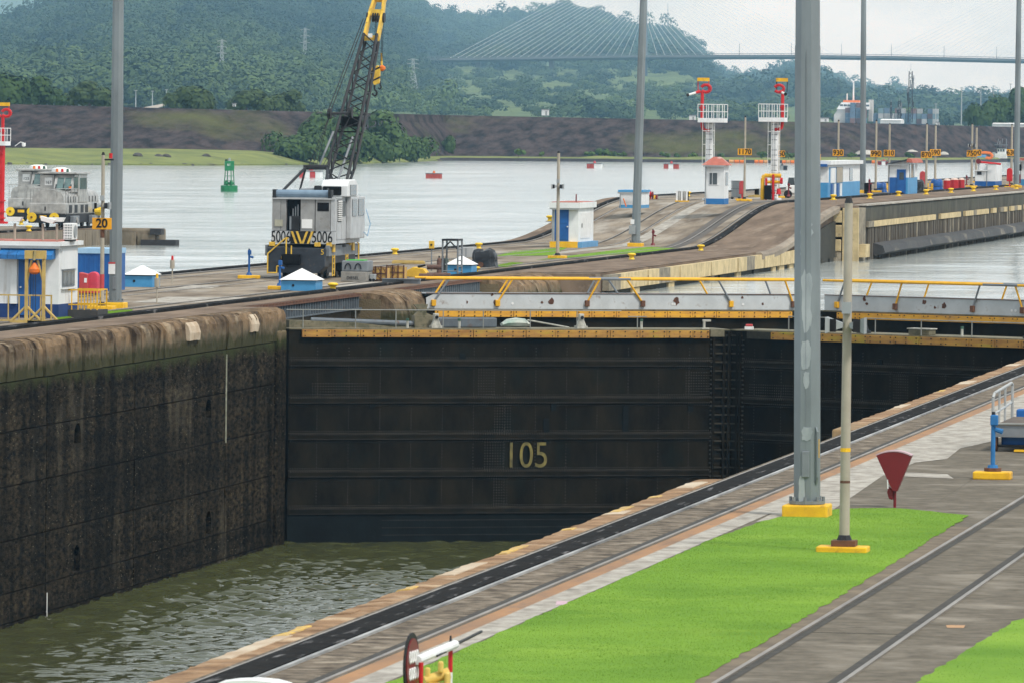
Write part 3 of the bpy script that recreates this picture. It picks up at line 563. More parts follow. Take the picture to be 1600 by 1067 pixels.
MB().bx(17.9, 18.5, -.1, .1, -1.15, -.86).build('deck_end_block', mossdeck, g1)
text('gate_number', '105', 1.5, mat('faded_yellow_number', (.25, .205, .055), (.09, .08, .035), sc=3.2, rough=.9, sx=(1, 1, .6)), g1, (10.05, -.045, -6.02), sx=.86, bold=-.004)
g2 = leaf('lock_gate_leaf', 'nearer right gate leaf, black riveted steel partly hidden by the big mast', (-35.6, 273.35, 0), -A, LF, True, plank1, flip=True)
plank_row(g2, .9, LF, .0, -1.2, -.9, plank1, dark=((.5, 2.0),))
def handrail(t, xs, h, mt, y=.12, z0=-.85, top=None):
    for xx in xs: MB().cyl((xx, y, z0), (xx, y, z0 + h), .025, .025, 6).build('rail_post', mt, t)
    a, b_ = top or (xs[0], xs[-1]); MB().cyl((a, y, z0 + h), (b_, y, z0 + h), .022, .022, 6).build('top_rail', mt, t)
rl_g = mat('dull_grey_rail', (.27, .28, .26), (.2, .205, .19), sc=3, rough=.6)
handrail(g1, [.6, 2.8, 4.5, 6.5, 8.2, 10.2, 12.2], .74, rl_g, top=(-.1, 14.1)); handrail(g1, [14.8], .5, rl_g, top=(14.4, 15.2))
handrail(g2, [2.8, 4.6], .6, rl_g); handrail(g2, [7.0, 9.2, 11.6, 14.5, 16.5], .62, rl_g, top=(6.6, 18.5))
# things standing on the nearer gate
t = thing('hydraulic_ram', 'blue-grey ram lying along the left end of the nearer gate walkway', 'machine', (0, 0, 0)); t.parent = None; t.location = (XL, 264.95, -.85); t.rotation_euler = (0, 0, A)
MB().cyl((1.2, 1.1, .3), (5.6, 1.0, .16), .11, .11, 10).build('rod', gird_d, t); MB().bx(6.5, 9.0, .8, 1.2, .02, .42).build('housing', gird_d, t, bevel=.05); MB().bx(5.5, 6.4, .8, 1.3, 0, .5).build('clevis', mossdeck, t)
MB().prism([(5.5, .5), (6.3, .5), (6.0, .62), (6.1, .95), (5.5, .95), (5.7, .7)], 'y', .95, 1.1).build('bracket', mossdeck, t)
MB().prism([(.2, 0), (5, 0), (3, .22), (.2, .3)], 'y', .75, 1.5).build('rod_cover', mossdeck, t)
wpm = mat('chalky_white_iron', (.55, .54, .48), (.32, .31, .26), sc=5, rough=.8)
def on_gate(gx, z=-.85, rz=A, org=(XL, 264.95)): return (org[0] + gx * math.cos(rz) - .5 * math.sin(rz), org[1] + gx * math.sin(rz) + .5 * math.cos(rz), z)
for gx, lab, org, rz, mt in ((6.0, 'chalky white fairlead on the nearer gate, next to the grey pier', (XL, 264.95), A, wpm), (12.2, 'chalky white fairlead in the middle of the nearer left gate leaf', (XL, 264.95), A, wpm), (5.9, 'dark fairlead with an open eye on the nearer right gate leaf', (-35.6, 273.35), -A, dark_steel), (13.8, 'dark blue fairlead near the right edge of the picture', (-35.6, 273.35), -A, navy)):
    t = thing('fairlead', lab, 'fairlead', on_gate(gx + .3, rz=rz, org=org), rz, 'fairleads on the nearer gate')
    MB().box((0, 0, .06), (.45, .4, .1)).build('foot', mt, t); MB().prism([(-.2, .1), (.2, .1), (.1, .35), (.1, .6), (-.1, .6), (-.1, .35)], 'y', -.12, .12).build('horn', mt, t, bevel=.03)
    MB().cyl((0, -.13, .45), (0, -.17, .45), .07, .07, 10).build('eye', black, t)
vg = mat('dull_green_paint', (.05, .13, .09), (.035, .09, .065), sc=4, rough=.7)
for gx, lab, org, rz in ((5.1, 'short green-capped pipe stub at the left of the nearer gate', (XL, 264.95), A), (7.3, 'short green-capped pipe stub left of the green bundle', (XL, 264.95), A), (15.1, 'short green-capped pipe stub towards the mitre of the left leaf', (XL, 264.95), A), (10.9, 'short green-capped pipe stub on the nearer right gate leaf', (-35.6, 273.35), -A)):
    t = thing('vent_stub', lab, 'pipe', on_gate(gx, rz=rz, org=org), 0, 'pipe stubs on the nearer gate'); MB().cyl((0, 0, 0), (0, 0, .3), .055, .055, 8).build('pipe', wpm, t); MB().cyl((0, 0, .3), (0, 0, .4), .065, .065, 8).build('cap', vg, t)
t = thing('covered_bundle', 'green and white covered bundle with a pole on the nearer gate', 'bundle', on_gate(9.6), A)
MB().loft([[(x_, .22 * math.cos(a), .12 + h_ * (math.sin(a) + .6)) for a in [k * 2 * math.pi / 8 for k in range(8)]] for x_, h_ in ((-.5, .06), (-.3, .16), (.1, .2), (.5, .17), (.65, .08))]).build('cover', mat('pale_green_canvas', (.26, .36, .30), (.55, .56, .5), sc=1.8, rough=.8), t, smooth=True)
MB().cyl((.6, 0, .34), (2.4, .05, .04), .035, .035, 8).build('pole', wpm, t)
t = thing('deck_cleat', 'small white bent bracket beside the gate mitre', 'cleat', on_gate(17.9), A); MB().bx(-.15, .2, -.06, .06, .3, .38).bx(-.12, -.04, -.06, .06, 0, .3).build('bracket', wpm, t, bevel=.01); MB().bx(-.2, .1, -.12, .12, 0, .04).build('foot_plate', wpm, t)
for gx, lab in ((.6, 'small red and white marker on the right leaf by the mitre'), ): t = thing('deck_marker', lab, 'marker', on_gate(gx, rz=-A, org=(-35.6, 273.35))); MB().box((0, 0, .06), (.35, .2, .12)).build('base', white_steel, t); MB().box((0, 0, .17), (.28, .16, .1)).build('lamp', fadedred, t, bevel=.03)
t = thing('motor_box', 'low grey cabinet on the nearer right gate leaf', 'cabinet', on_gate(9.0, rz=-A, org=(-35.6, 273.35)), -A); MB().box((0, 0, .12), (1.0, .5, .24)).build('case', mossdeck, t, bevel=.03); MB().box((0, 0, .26), (1.1, .56, .04)).build('lid', wpm, t)
# the upstream pair, with grey plate walkway and folding yellow rails
def upper(name, lab, org, rz, flip):
    t = leaf(name, lab, org, rz, LF, False, plank2)
    plank_row(t, .4 if not flip else 1.0, LF - (.9 if not flip else 0), 0, -1.2, -.92, plank2, dark=((17.0, 19.0),) if not flip else ((0, .9),))
    a, b_ = (.05, LF - .1) if not flip else (.2, LF)
    MB().prism([(a, -.84), (a, -.35), (a + .4, -.15), (b_, -.15), (b_, -.84)] if not flip else [(a, -.84), (a, -.15), (b_, -.15), (b_, -.84)], 'y', .1, .16).build('walkway_plate', girdg, t)
    MB().bx(a, b_, .16, 1.95, -.2, -.16).build('walkway_deck', grey_steel, t); MB().bx(a, b_, 1.95, 2.0, -.84, -.15).build('walkway_plate', girdg, t)
    MB().bx(a, b_, .06, .2, -.15, -.125).build('plate_lip', rust, t)
    return t
h1 = upper('lock_gate_leaf', 'farther left gate leaf topped by a pale grey plate walkway', (XL, 296.45, 0), A, False)
h2 = upper('lock_gate_leaf', 'farther right gate leaf with pale grey plate walkway at the right edge', (-35.6, 304.85, 0), -A, True)
def gl(px_, org, rz):                       # leaf coordinate of a picture column
    d = ray(px_, 465); c, s_ = math.cos(rz), math.sin(rz)
    # CAM + t d = org + u (c, s)
    den = d.x * s_ - d.y * c; t_ = ((org[0]) * s_ - (org[1]) * c) / den; X_ = d.x * t_; return (X_ - org[0]) / c
spot = mat('rust_blotch', (.06, .03, .02), (.14, .06, .035), sc=6, rough=.95)
for tt, org, rz, feet, segs, blot in ((h1, (XL, 296.45), A, [(678, 702), (778, 801), (918, 937), (1005, 979), (1143, 1122), (1240, 1226)], [(665, 938, rail_y), (938, 985, grey_steel), (985, 1262, rail_y)], [(775, 475, .45), (862, 473, .6), (848, 474, .2), (1059, 471, .6), (731, 474, .2), (918, 476, .3), (1161, 465, .25), (1193, 475, .2), (770, 462, .2)]),
                             (h2, (-35.6, 304.85), -A, [(1307, 1320), (1398, 1409), (1519, 1531), (1597, 1586)], [(1286, 1536, rail_y), (1536, 1590, grey_steel), (1590, 1660, rail_y)], [(1349, 470, .35), (1442, 473, .4), (1473, 478, .5), (1353, 478, .25), (1459, 481, .25), (1271, 477, .3)])):
    zr = .52
    for a, b_, mt in segs:
        a, b_ = gl(a, org, rz), gl(b_, org, rz)
        for y_ in (.0, 1.75): MB().cyl((a, y_, zr), (b_, y_, zr), .06, .06, 8).build('folding_rail', mt, tt)
    for fx_, tx_ in feet:
        a, b_ = gl(fx_, org, rz), gl(tx_, org, rz); s_ = .35 if tx_ > fx_ else -.35
        for y_, dx in ((.06, 0), (1.75, s_)):
            o = MB().cyl((a + dx, y_, -.55), (b_ + dx, 0 if y_ < 1 else 1.75, zr), .045, .045, 8).build('rail_strut', rail_y if random.random() < .75 else grey_steel, tt)
        MB().box((a, .03, -.58), (.2, .16, .28)).build('strut_socket', rail_y if random.random() < .5 else rust, tt, bevel=.02)
    for bx_, by_, w_ in blot:
        a = gl(bx_, org, rz); zz = -.15 - (by_ - 460 - (6 if rz < 0 else 0)) * .028
        MB().prism([(a + w_ * .36 * math.cos(t_) * random.uniform(.35, 1), zz + w_ * .4 * math.sin(t_) * random.uniform(.4, 1)) for t_ in [k * math.pi / 5 for k in range(10)]], 'y', .085, .102).build('rust_patch', spot, tt)
    for k in range(5):
        a = random.uniform(1, 17); MB().cyl((a, .085, -.6), (a, .1, -.6), .06, .06, 8).build('round_plate', white_steel, tt)
# dark basin wall behind and between the gates on the lake side of the recess
MB().add([(-54.28, 264.4, ZCH), (-18.3, 264.4, ZCH), (-18.3, 310, ZCH), (-54.28, 310, ZCH)], [(0, 1, 2, 3)])
# ================================================================== FAR SHORE, DIKE, HILLS
def lerp_tab(tab, x):
    xs = [a for a, _ in tab]; return float(np.interp(x, xs, [b_ for _, b_ in tab]))
SHORE = [(-300, 256), (0, 257.5), (300, 259.5), (420, 259), (560, 257), (700, 251.5), (900, 253), (1150, 255), (1300, 256), (1480, 255), (1620, 253), (1900, 252)]
BASE = [(-300, 229), (0, 231.5), (250, 233), (400, 236), (480, 244), (640, 246), (700, 244), (900, 246), (1150, 247), (1300, 246), (1480, 247), (1620, 246), (1900, 245)]
CREST = [(-300, 157), (0, 163), (350, 172), (700, 180.5), (1000, 186.5), (1300, 192), (1500, 197), (1620, 200), (1900, 205)]
def vz(px_, py_, z): p = G(px_, py_, z); return (p - CAM).dot(FW)
rubble = mat('rubble_slope', (.075, .055, .052), (.011, .0085, .009), sc=.22, rough=.95, bump=1.0, bsc=.5, st=(.095, .10, .028), stc=.03, sta=.17, sx=(1.5, .4, 1), stx=(.5, .35, 2), spec=.1, edge=(.36, .64))
berm = mat('rough_shore_grass', (.20, .225, .055), (.105, .135, .035), sc=.08, rough=.95, st=(.07, .07, .04), stc=.12, sta=.2, bump=.5, bsc=.4)
scrub = mat('hill_scrub', (.12, .17, .04), (.055, .09, .024), sc=.012, rough=.95, st=(.045, .085, .022), stc=.02, sta=.3, bump=2, bsc=.15)
cols = list(range(-300, 1921, 12)); R1 = []; R2 = []
def hn(a, b_): return math.sin(a * 1.7 + 1.3 * math.sin(b_ * .9)) * .6 + math.sin(a * .53 + b_ * 1.1 + 2) * .8 + math.sin(a * 4.1 + b_ * .3) * .25
for c_ in cols:
    ps = G(c_, lerp_tab(SHORE, c_), ZL); vs_ = (ps - CAM).dot(FW)
    vb = vs_ + lerp_tab([(380, 70), (520, 45)], c_); pb = atD(c_, lerp_tab(BASE, c_), vb); pc = atD(c_, lerp_tab(CREST, c_), vb + 70)
    pm = ps.lerp(pb, .45); pm.z += .6 + hn(c_ * .02, 1) * .35
    low = ps.copy(); low.z = -4
    R1.append([low, ps + Vector((0, 0, .25)), pm, pb]); s1 = pb.lerp(pc, .35); s2 = pb.lerp(pc, .7)
    R2.append([pb, s1 + Vector((0, 0, hn(c_ * .05, 2) * .25)), s2 + Vector((0, 0, hn(c_ * .04, 5) * .25)), pc, pc + Vector((0, 14, .02)), pc + Vector((0, 45, -9))])
struct(MB().loft(R1, close=False).build('shore_terrain', berm, smooth=True)); struct(MB().loft(R2, close=False).build('dike_terrain', rubble))
# hills: for each picture column a section of (distance, height seen) rows
SIL = [(-300, 60), (-100, 62), (0, 52), (55, 42), (100, 22), (140, 8), (200, -14), (300, -24), (400, -2), (440, 12), (475, 8), (520, -6), (580, 2), (604, 14), (622, 8), (652, 18), (682, 34), (702, 40), (730, 37), (765, 44), (790, 40), (830, 36), (868, 26), (900, 27), (932, 33), (960, 47), (990, 58), (1012, 58), (1050, 60), (1080, 82), (1098, 104), (1108, 126), (1130, 133), (1170, 133), (1200, 134), (1228, 118), (1245, 115), (1270, 120), (1300, 134), (1330, 152), (1345, 154), (1400, 160), (1450, 165), (1500, 169), (1620, 172), (1900, 170)]
VC = [(-300, 6300), (420, 6700), (560, 8200), (700, 11000), (1110, 11300), (1340, 12000), (1900, 12500)]
def hill_y(px_, t):                          # t = 0 foot .. 1 crest
    yc = lerp_tab(SIL, px_); foot = lerp_tab(CREST, px_) + 4
    if px_ < 500: k = t ** .85
    else: k = t ** .8 if t < .75 else .75 ** .8 + (1 - .75 ** .8) * ((t - .75) / .25) ** 1.0
    y_ = foot + (yc - foot) * k; w_ = min(1, max(0, (px_ - 620) / 80))
    if w_ > 0: mid = max(yc + .4 * (foot - yc), 114); y_ += w_ * ((foot + (mid - foot) * t / .6 if t < .6 else mid + (yc - mid) * (t - .6) / .4) - y_)
    return y_
def hill_p(px_, t):
    v0 = lerp_tab([(500, 3200), (700, 3700)], px_); vc = lerp_tab(VC, px_)
    if px_ >= 700: v = v0 + (6650 - v0) * (t / .6) if t < .6 else 6650 + (vc - 6650) * (t - .6) / .4
    else: v = v0 + (vc - v0) * t
    y_ = hill_y(px_, t) + hn(px_ * .03, t * 7) * 3.0 * math.sin(math.pi * min(1, t)) 
    return atD(px_, y_, v)
rings = []
for c_ in range(-300, 1921, 8):
    r_ = [hill_p(c_, k / 22) for k in range(23)]; f0 = r_[0].copy(); f0.z = -8; d = r_[-1].copy(); e_ = d + Vector((-100, 600, -50)); rings.append([f0 + Vector((0, -100, 0))] + r_ + [e_])
struct(MB().loft(rings, close=False).build('hill_terrain', scrub, smooth=True))
FAR = [(-400, -30), (-50, -25), (60, -12), (130, 2), (200, 20), (300, 60)]
r2_ = [[atD(c_, 190, 11500), atD(c_, lerp_tab(FAR, c_) * .5 + 60, 12200), atD(c_, lerp_tab(FAR, c_) + 3 * hn(c_ * .06, 3), 13200), atD(c_, 200, 14000)] for c_ in range(-400, 320, 10)]
struct(MB().loft(r2_, close=False).build('far_hill_terrain', mat('far_forest', (.05, .085, .03), (.03, .055, .02), sc=.03, rough=.95, bump=4, bsc=.05), smooth=True))
# ------------------------------------------------------------------ foliage
def leafmat(name, c, c2):
    m_ = bpy.data.materials.new(name); m_.use_nodes = True; t = m_.node_tree; N = t.nodes; L = t.links; b = N['Principled BSDF']; b.inputs['Roughness'].default_value = .75; b.inputs['Specular IOR Level'].default_value = .2
    a = N.new('ShaderNodeAttribute'); a.attribute_name = 'tint'; r = N.new('ShaderNodeValToRGB'); r.color_ramp.elements[0].color = c + (1,); r.color_ramp.elements[1].color = c2 + (1,)
    L.new(a.outputs['Fac'], r.inputs[0]); L.new(r.outputs[0], b.inputs['Base Color']); return m_
leaf_far = leafmat('forest_leaf', (.010, .026, .012), (.085, .130, .036)); leaf_near = leafmat('shore_leaf', (.022, .052, .016), (.085, .14, .036)); leaf_dark = leafmat('dark_leaf', (.022, .050, .014), (.055, .10, .022))
def template(n, lobes, seed, q=.22):
    g = np.random.default_rng(seed); ctr = g.normal(0, .42, (lobes, 3)); ctr[:, 2] = np.abs(ctr[:, 2]) * .7; rad = .34 + .3 * g.random(lobes)
    k = g.integers(0, lobes, n); d = g.normal(0, 1, (n, 3)); d /= np.linalg.norm(d, axis=1)[:, None]; d[:, 2] = np.where(d[:, 2] < -.35, -d[:, 2], d[:, 2])
    c = ctr[k] + d * (rad[k] * (.75 + .3 * g.random(n)))[:, None]; nrm = d + g.normal(0, .16, (n, 3)); nrm /= np.linalg.norm(nrm, axis=1)[:, None]
    a = np.cross(nrm, g.normal(0, 1, (n, 3))); a /= np.linalg.norm(a, axis=1)[:, None]; b_ = np.cross(nrm, a); s_ = q * (.6 + .8 * g.random(n))[:, None]
    return np.stack([c - a * s_ - b_ * s_ * .7, c + a * s_ - b_ * s_ * .7, c + a * s_ + b_ * s_ * .7, c - a * s_ + b_ * s_ * .7], 1).reshape(-1, 3), g.random(n)
def crown_mat(name, c, c2):                  # one tone per tree, a little spread per leaf clump
    m_ = leafmat(name, c, c2); t = m_.node_tree; N = t.nodes; L = t.links
    a = next(n for n in N if n.type == 'ATTRIBUTE'); r = next(n for n in N if n.type == 'VALTORGB'); a.attribute_name = 'leaf'
    i = N.new('ShaderNodeAttribute'); i.attribute_type = 'INSTANCER'; i.attribute_name = 'tint'
    q = N.new('ShaderNodeMath'); q.operation = 'MULTIPLY_ADD'; q.inputs[1].default_value = .14; L.new(a.outputs['Fac'], q.inputs[0])
    w_ = N.new('ShaderNodeMath'); w_.operation = 'SUBTRACT'; w_.inputs[1].default_value = .07; L.new(i.outputs['Fac'], w_.inputs[0]); L.new(w_.outputs[0], q.inputs[2]); L.new(q.outputs[0], r.inputs[0]); return m_
leaf_far2 = crown_mat('hill_leaf', (.012, .030, .014), (.085, .135, .04))
CC = bpy.data.collections.new('crown_shapes')      # crown shapes that the woods repeat
for s_ in range(8):
    V, tl = template(620, 10, 200 + s_, .068); me = bpy.data.meshes.new('crown_shape'); n = len(V) // 4
    me.vertices.add(len(V)); me.vertices.foreach_set('co', V.astype(np.float32).ravel()); me.loops.add(n * 4); me.loops.foreach_set('vertex_index', np.arange(n * 4, dtype=np.int32)); me.polygons.add(n); me.polygons.foreach_set('loop_start', np.arange(0, n * 4, 4, dtype=np.int32)); me.update(calc_edges=True)
    a = me.attributes.new('leaf', 'FLOAT', 'POINT'); a.data.foreach_set('value', np.repeat(tl, 4).astype(np.float32)); me.materials.append(leaf_far2); CC.objects.link(bpy.data.objects.new('crown_shape_%d' % s_, me))
ng = bpy.data.node_groups.new('wood', 'GeometryNodeTree'); ng.interface.new_socket('Geometry', in_out='INPUT', socket_type='NodeSocketGeometry'); ng.interface.new_socket('Geometry', in_out='OUTPUT', socket_type='NodeSocketGeometry')
N_ = ng.nodes; gi = N_.new('NodeGroupInput'); go = N_.new('NodeGroupOutput'); iop = N_.new('GeometryNodeInstanceOnPoints'); ci = N_.new('GeometryNodeCollectionInfo'); ci.inputs['Collection'].default_value = CC; ci.inputs['Separate Children'].default_value = True; ci.inputs['Reset Children'].default_value = True
def named(nm, ty): q = N_.new('GeometryNodeInputNamedAttribute'); q.data_type = ty; q.inputs[0].default_value = nm; return q.outputs[0]
iop.inputs['Pick Instance'].default_value = True; ng.links.new(gi.outputs[0], iop.inputs['Points']); ng.links.new(ci.outputs[0], iop.inputs['Instance']); ng.links.new(named('idx', 'INT'), iop.inputs['Instance Index']); ng.links.new(named('rot', 'FLOAT_VECTOR'), iop.inputs['Rotation']); ng.links.new(named('scl', 'FLOAT_VECTOR'), iop.inputs['Scale']); ng.links.new(iop.outputs[0], go.inputs[0])
TF = None
def forest(name, items, tmpl, mt, label):    # items: (point, radius, height factor, tint)
    n = len(items); me = bpy.data.meshes.new(name); me.vertices.add(n); me.vertices.foreach_set('co', np.array([q[0] for q in items], np.float32).ravel())
    for nm, ty, vals, key in (('scl', 'FLOAT_VECTOR', [(q[1], q[1], q[1] * q[2]) for q in items], 'vector'), ('rot', 'FLOAT_VECTOR', [(0, 0, random.random() * 6.28) for q in items], 'vector'), ('tint', 'FLOAT', [min(1, max(0, q[3])) for q in items], 'value'), ('idx', 'INT', [random.randrange(8) for q in items], 'value')):
        a = me.attributes.new(nm, ty, 'POINT'); a.data.foreach_set(key, np.array(vals, np.int32 if ty == 'INT' else np.float32).ravel())
    o = bpy.data.objects.new(name, me); COL.objects.link(o); md = o.modifiers.new('wood', 'NODES'); md.node_group = ng; o['kind'] = 'stuff'; o['label'] = label; o['category'] = 'forest'; return o
it = []
for k in range(3200):                        # dense wood on the left hill
    px_ = random.uniform(-40, 700); t = random.random() ** .8
    if px_ > 520 and t < .35 and random.random() < .7: continue
    p = hill_p(px_, t); v = (p - CAM).dot(FW); R_ = random.uniform(7, 12.5) * (.6 + v / 12000); tn = min(1, max(0, random.gauss(.78 - .62 * min(1, t * 1.6) + .14 * hn(px_ * .02, t * 5), .14)))  # lower trees tinted paler: greener growth, with valley haze painted into the tint
    it.append(((p.x, p.y, p.z + R_ * .35), R_, random.uniform(.7, 1.05), tn))
for k in range(800):                        # the ridge behind the bridge
    px_ = random.uniform(640, 1120); t = 1 - random.random() ** 1.5 * .4; p = hill_p(px_, t); R_ = random.uniform(11, 19)
    it.append(((p.x, p.y, p.z + R_ * .25), R_, random.uniform(.6, .9), min(1, max(0, random.gauss(.28, .15)))))
for k in range(420):
    px_ = random.uniform(1100, 1640); t = 1 - random.random() ** 1.3 * .6; p = hill_p(px_, t); R_ = random.uniform(13, 22)
    it.append(((p.x, p.y, p.z + R_ * .25), R_, random.uniform(.6, .9), min(1, max(0, random.gauss(.3, .18)))))
for px_ in range(-40, 1640, 7):               # trees along every skyline
    p = hill_p(px_ + random.uniform(-4, 4), 1); v = (p - CAM).dot(FW); R_ = random.uniform(8, 15) * (.6 + v / 13000); it.append(((p.x, p.y, p.z + R_ * .2), R_, random.uniform(.7, 1.3), random.gauss(.3, .15)))
forest('forest', it, TF, leaf_far, 'hazy green forest covering the hills behind the dike')
it = []
for k in range(900):                        # scrub on the lower slopes
    px_ = random.uniform(380, 1640); t = random.random() ** 1.4 * .6; p = hill_p(px_, t)
    if hn(px_ * .05, t * 12) < .1 and random.random() < .8: continue
    R_ = random.uniform(6, 12); it.append(((p.x, p.y, p.z + R_ * .2), R_, random.uniform(.5, .8), min(1, max(0, random.gauss(.5, .22)))))
for k in range(420):
    px_ = random.uniform(-40, 480); t = random.random() * .22; p = hill_p(px_, t); R_ = random.uniform(8, 14); it.append(((p.x, p.y, p.z + R_ * .3), R_, random.uniform(.7, 1), min(1, max(0, random.gauss(.6, .2)))))
forest('scrub', it, TF, leaf_far, 'loose scrub and bushes on the lower slopes behind the dike')
# ------------------------------------------------------------------ single trees and bushes
bark = mat('bark', (.11, .085, .06), (.07, .055, .04), sc=3, rough=.95)
def tree(lab, p, R_, hgt, mt, n=2600, lobes=16, seed=1, tn=.45, group=None, q=.075, name='tree', zf=.9):
    t = thing(name, lab, 'tree' if name == 'tree' else 'bush', p, 0, group)
    V, tl = template(n, lobes, seed, q); g = np.random.default_rng(seed); lo_, hi_ = V[:, 2].min(), V[:, 2].max(); V[:, 0] *= R_; V[:, 1] *= R_; V[:, 2] = (V[:, 2] - lo_) / (hi_ - lo_) * hgt * .97 + hgt * .03
    npmesh('crown', V, np.arange(len(V)).reshape(-1, 4), mt, np.repeat(np.clip(tn + (tl - .5) * .4 + g.normal(0, .05, len(tl)), 0, 1), 4), parent=t)
    b = MB().cyl((0, 0, -1), (0, 0, hgt * .55), R_ * .07, R_ * .04, 8)
    for k in range(5): a = k * 1.3; b.cyl((0, 0, hgt * (.25 + .06 * k)), (math.cos(a) * R_ * .5, math.sin(a) * R_ * .5, hgt * (.55 + .05 * k)), R_ * .03, R_ * .012, 6)
    b.build('trunk', bark, t); return t
def shore_pt(px_, py_, z): return G(px_, py_, z)
gq = 'trees on the far shore behind the crane'
for i, (px_, base, top, wpx, lab) in enumerate(((512, 248, 166, 92, 'tall dark green tree directly behind the crane boom'), (468, 250, 204, 74, 'lower round tree left of the crane boom on the far shore'), (590, 254, 172, 96, 'broad leafy tree right of the crane boom on the far shore'), (632, 254, 212, 62, 'lowest round tree at the right end of the clump by the water'), (546, 254, 190, 80, 'middle tree of the clump, seen through the boom lattice'))):
    p = atD(px_, 257, vz(px_, lerp_tab(SHORE, px_), ZL) + (14 if i != 0 else 26)); s_ = ppm(p); base = 258; tree(lab, p, wpx / 2 / s_ * 1.05, (base - top) / s_, leaf_near, 4200, 22, 60 + i, .4 if i != 2 else .5, gq, .06)
p = G(700, 246, -.5); tree('small dark tree standing alone at the foot of the dike', p, 2.6, 6.2, leaf_near, 1200, 9, 71, .4, None, .1)
bl = ['yellowish', 'pale green', 'mid green', 'fresh green']
for i, (px_, base, hpx, tn) in enumerate(((810, 244, 12, .95), (846, 245, 8, .8), (924, 246, 10, .75), (941, 246, 14, .55), (958, 246, 10, .7), (975, 246, 9, .75), (1040, 247, 10, .7), (1059, 247, 8, .6), (1082, 248, 10, .8), (1125, 248, 9, .7), (1190, 248, 11, .55), (1232, 249, 12, .6), (1330, 247, 9, .6), (1420, 248, 10, .5))):
    p = atD(px_, base, vz(px_, lerp_tab(SHORE, px_), ZL) + 25); s_ = ppm(p); tree('%s bush below the dike, %s from the left' % (bl[i % 4], ['first', 'second', 'third', 'fourth', 'fifth', 'sixth', 'seventh', 'eighth', 'ninth', 'tenth', 'eleventh', 'twelfth', 'thirteenth', 'last'][i]), p, hpx / s_ * .75, hpx / s_, leaf_near, 260, 6, 90 + i, tn, 'bushes below the dike', .2, 'bush')
for i, (px_, base, top, wpx, lab) in enumerate(((8, 168, 112, 70, 'dark tree at the left edge above the dike crest'), (48, 168, 118, 66, 'dark rounded tree second from the left above the dike crest'), (82, 168, 136, 44, 'small dark tree between its neighbours on the dike crest at left'), (140, 172, 126, 70, 'brownish green tree left of the left mast above the dike'), (1532, 200, 160, 40, 'small dark tree at the left end of the right-hand grove'), (1556, 198, 148, 44, 'dark tree in the middle of the right-hand grove'), (1590, 198, 134, 60, 'tallest dark tree at the right edge of the picture'), (300, 176, 134, 64, 'mid green tree above the dike left of the pylon'), (385, 176, 138, 60, 'leafy tree above the dike crest right of the pylon'), (440, 178, 140, 60, 'pale leafy tree above the dike crest near the boom'))):
    v = vz(px_, lerp_tab(SHORE, px_), ZL) + 220; p = atD(px_, base, v); s_ = ppm(p); tree(lab, p, wpx / 2 / s_ * 1.1, (base - top) / s_, leaf_dark if i < 3 or 3 < i < 7 else leaf_far, 2400, 14, 120 + i, .42, 'trees above the dike crest', .085)
# ------------------------------------------------------------------ bulkhead, rocks and structures on the far shore
bk = mat('bulkhead_steel', (.055, .052, .058), (.035, .033, .037), sc=.3, rough=.9)
t = thing('bulkhead', 'long dark sheet-pile bulkhead along the far shore', 'bulkhead')
prev = None
for c_ in range(690, 1640, 19):
    a = G(c_, lerp_tab(SHORE, c_), ZL); b_ = G(c_ + 18.6, lerp_tab(SHORE, c_ + 18.6), ZL); h_ = 4.6 / ppm(a); a.y -= 3; b_.y -= 3
    MB().add([(a.x, a.y, -3), (b_.x, b_.y, -3), (b_.x, b_.y, ZL + h_), (a.x, a.y, ZL + h_), (a.x, a.y + 1.5, -3), (b_.x, b_.y + 1.5, -3), (b_.x, b_.y + 1.5, ZL + h_), (a.x, a.y + 1.5, ZL + h_)], [(0, 1, 2, 3), (4, 7, 6, 5), (3, 2, 6, 7), (0, 3, 7, 4), (1, 5, 6, 2)]).build('pile_panel', bk, t)
rk = mat('shore_rock', (.10, .09, .08), (.05, .045, .04), sc=.6, rough=.95, bump=.1)
rb_ = MB()
for k in range(260):
    c_ = random.uniform(-20, 690); p = G(c_, lerp_tab(SHORE, c_) - random.random() * .8, ZL); s_ = random.uniform(.3, .9); rb_.box((p.x, p.y, ZL + .1), (s_ * 1.5, s_, s_ * .8), rz=random.random() * 3, rx=random.random() * .5, taper=.6)
rb_.build('shore_rocks', rk, kind='stuff', label='dark rocks lining the grassy far shore')
for i, (px_, py_, n) in enumerate(((215, 247, 'left'), (248, 249, 'middle'), (260, 249, 'right'), (322, 249, 'far right'))):
    p = atD(px_, py_, vz(px_, lerp_tab(SHORE, px_), ZL) + 28); b = MB(); b.lathe([(.2, -.2), (1.0, .1), (1.1, .5), (.7, .95), (.15, 1.1)], n=9); o = b.build('boulder', rk, None, p); o.rotation_euler = (.2 * i, .1, i); tag(o, 'dark boulder on the grassy berm, %s of the four' % n, 'boulder', 'boulders on the berm')
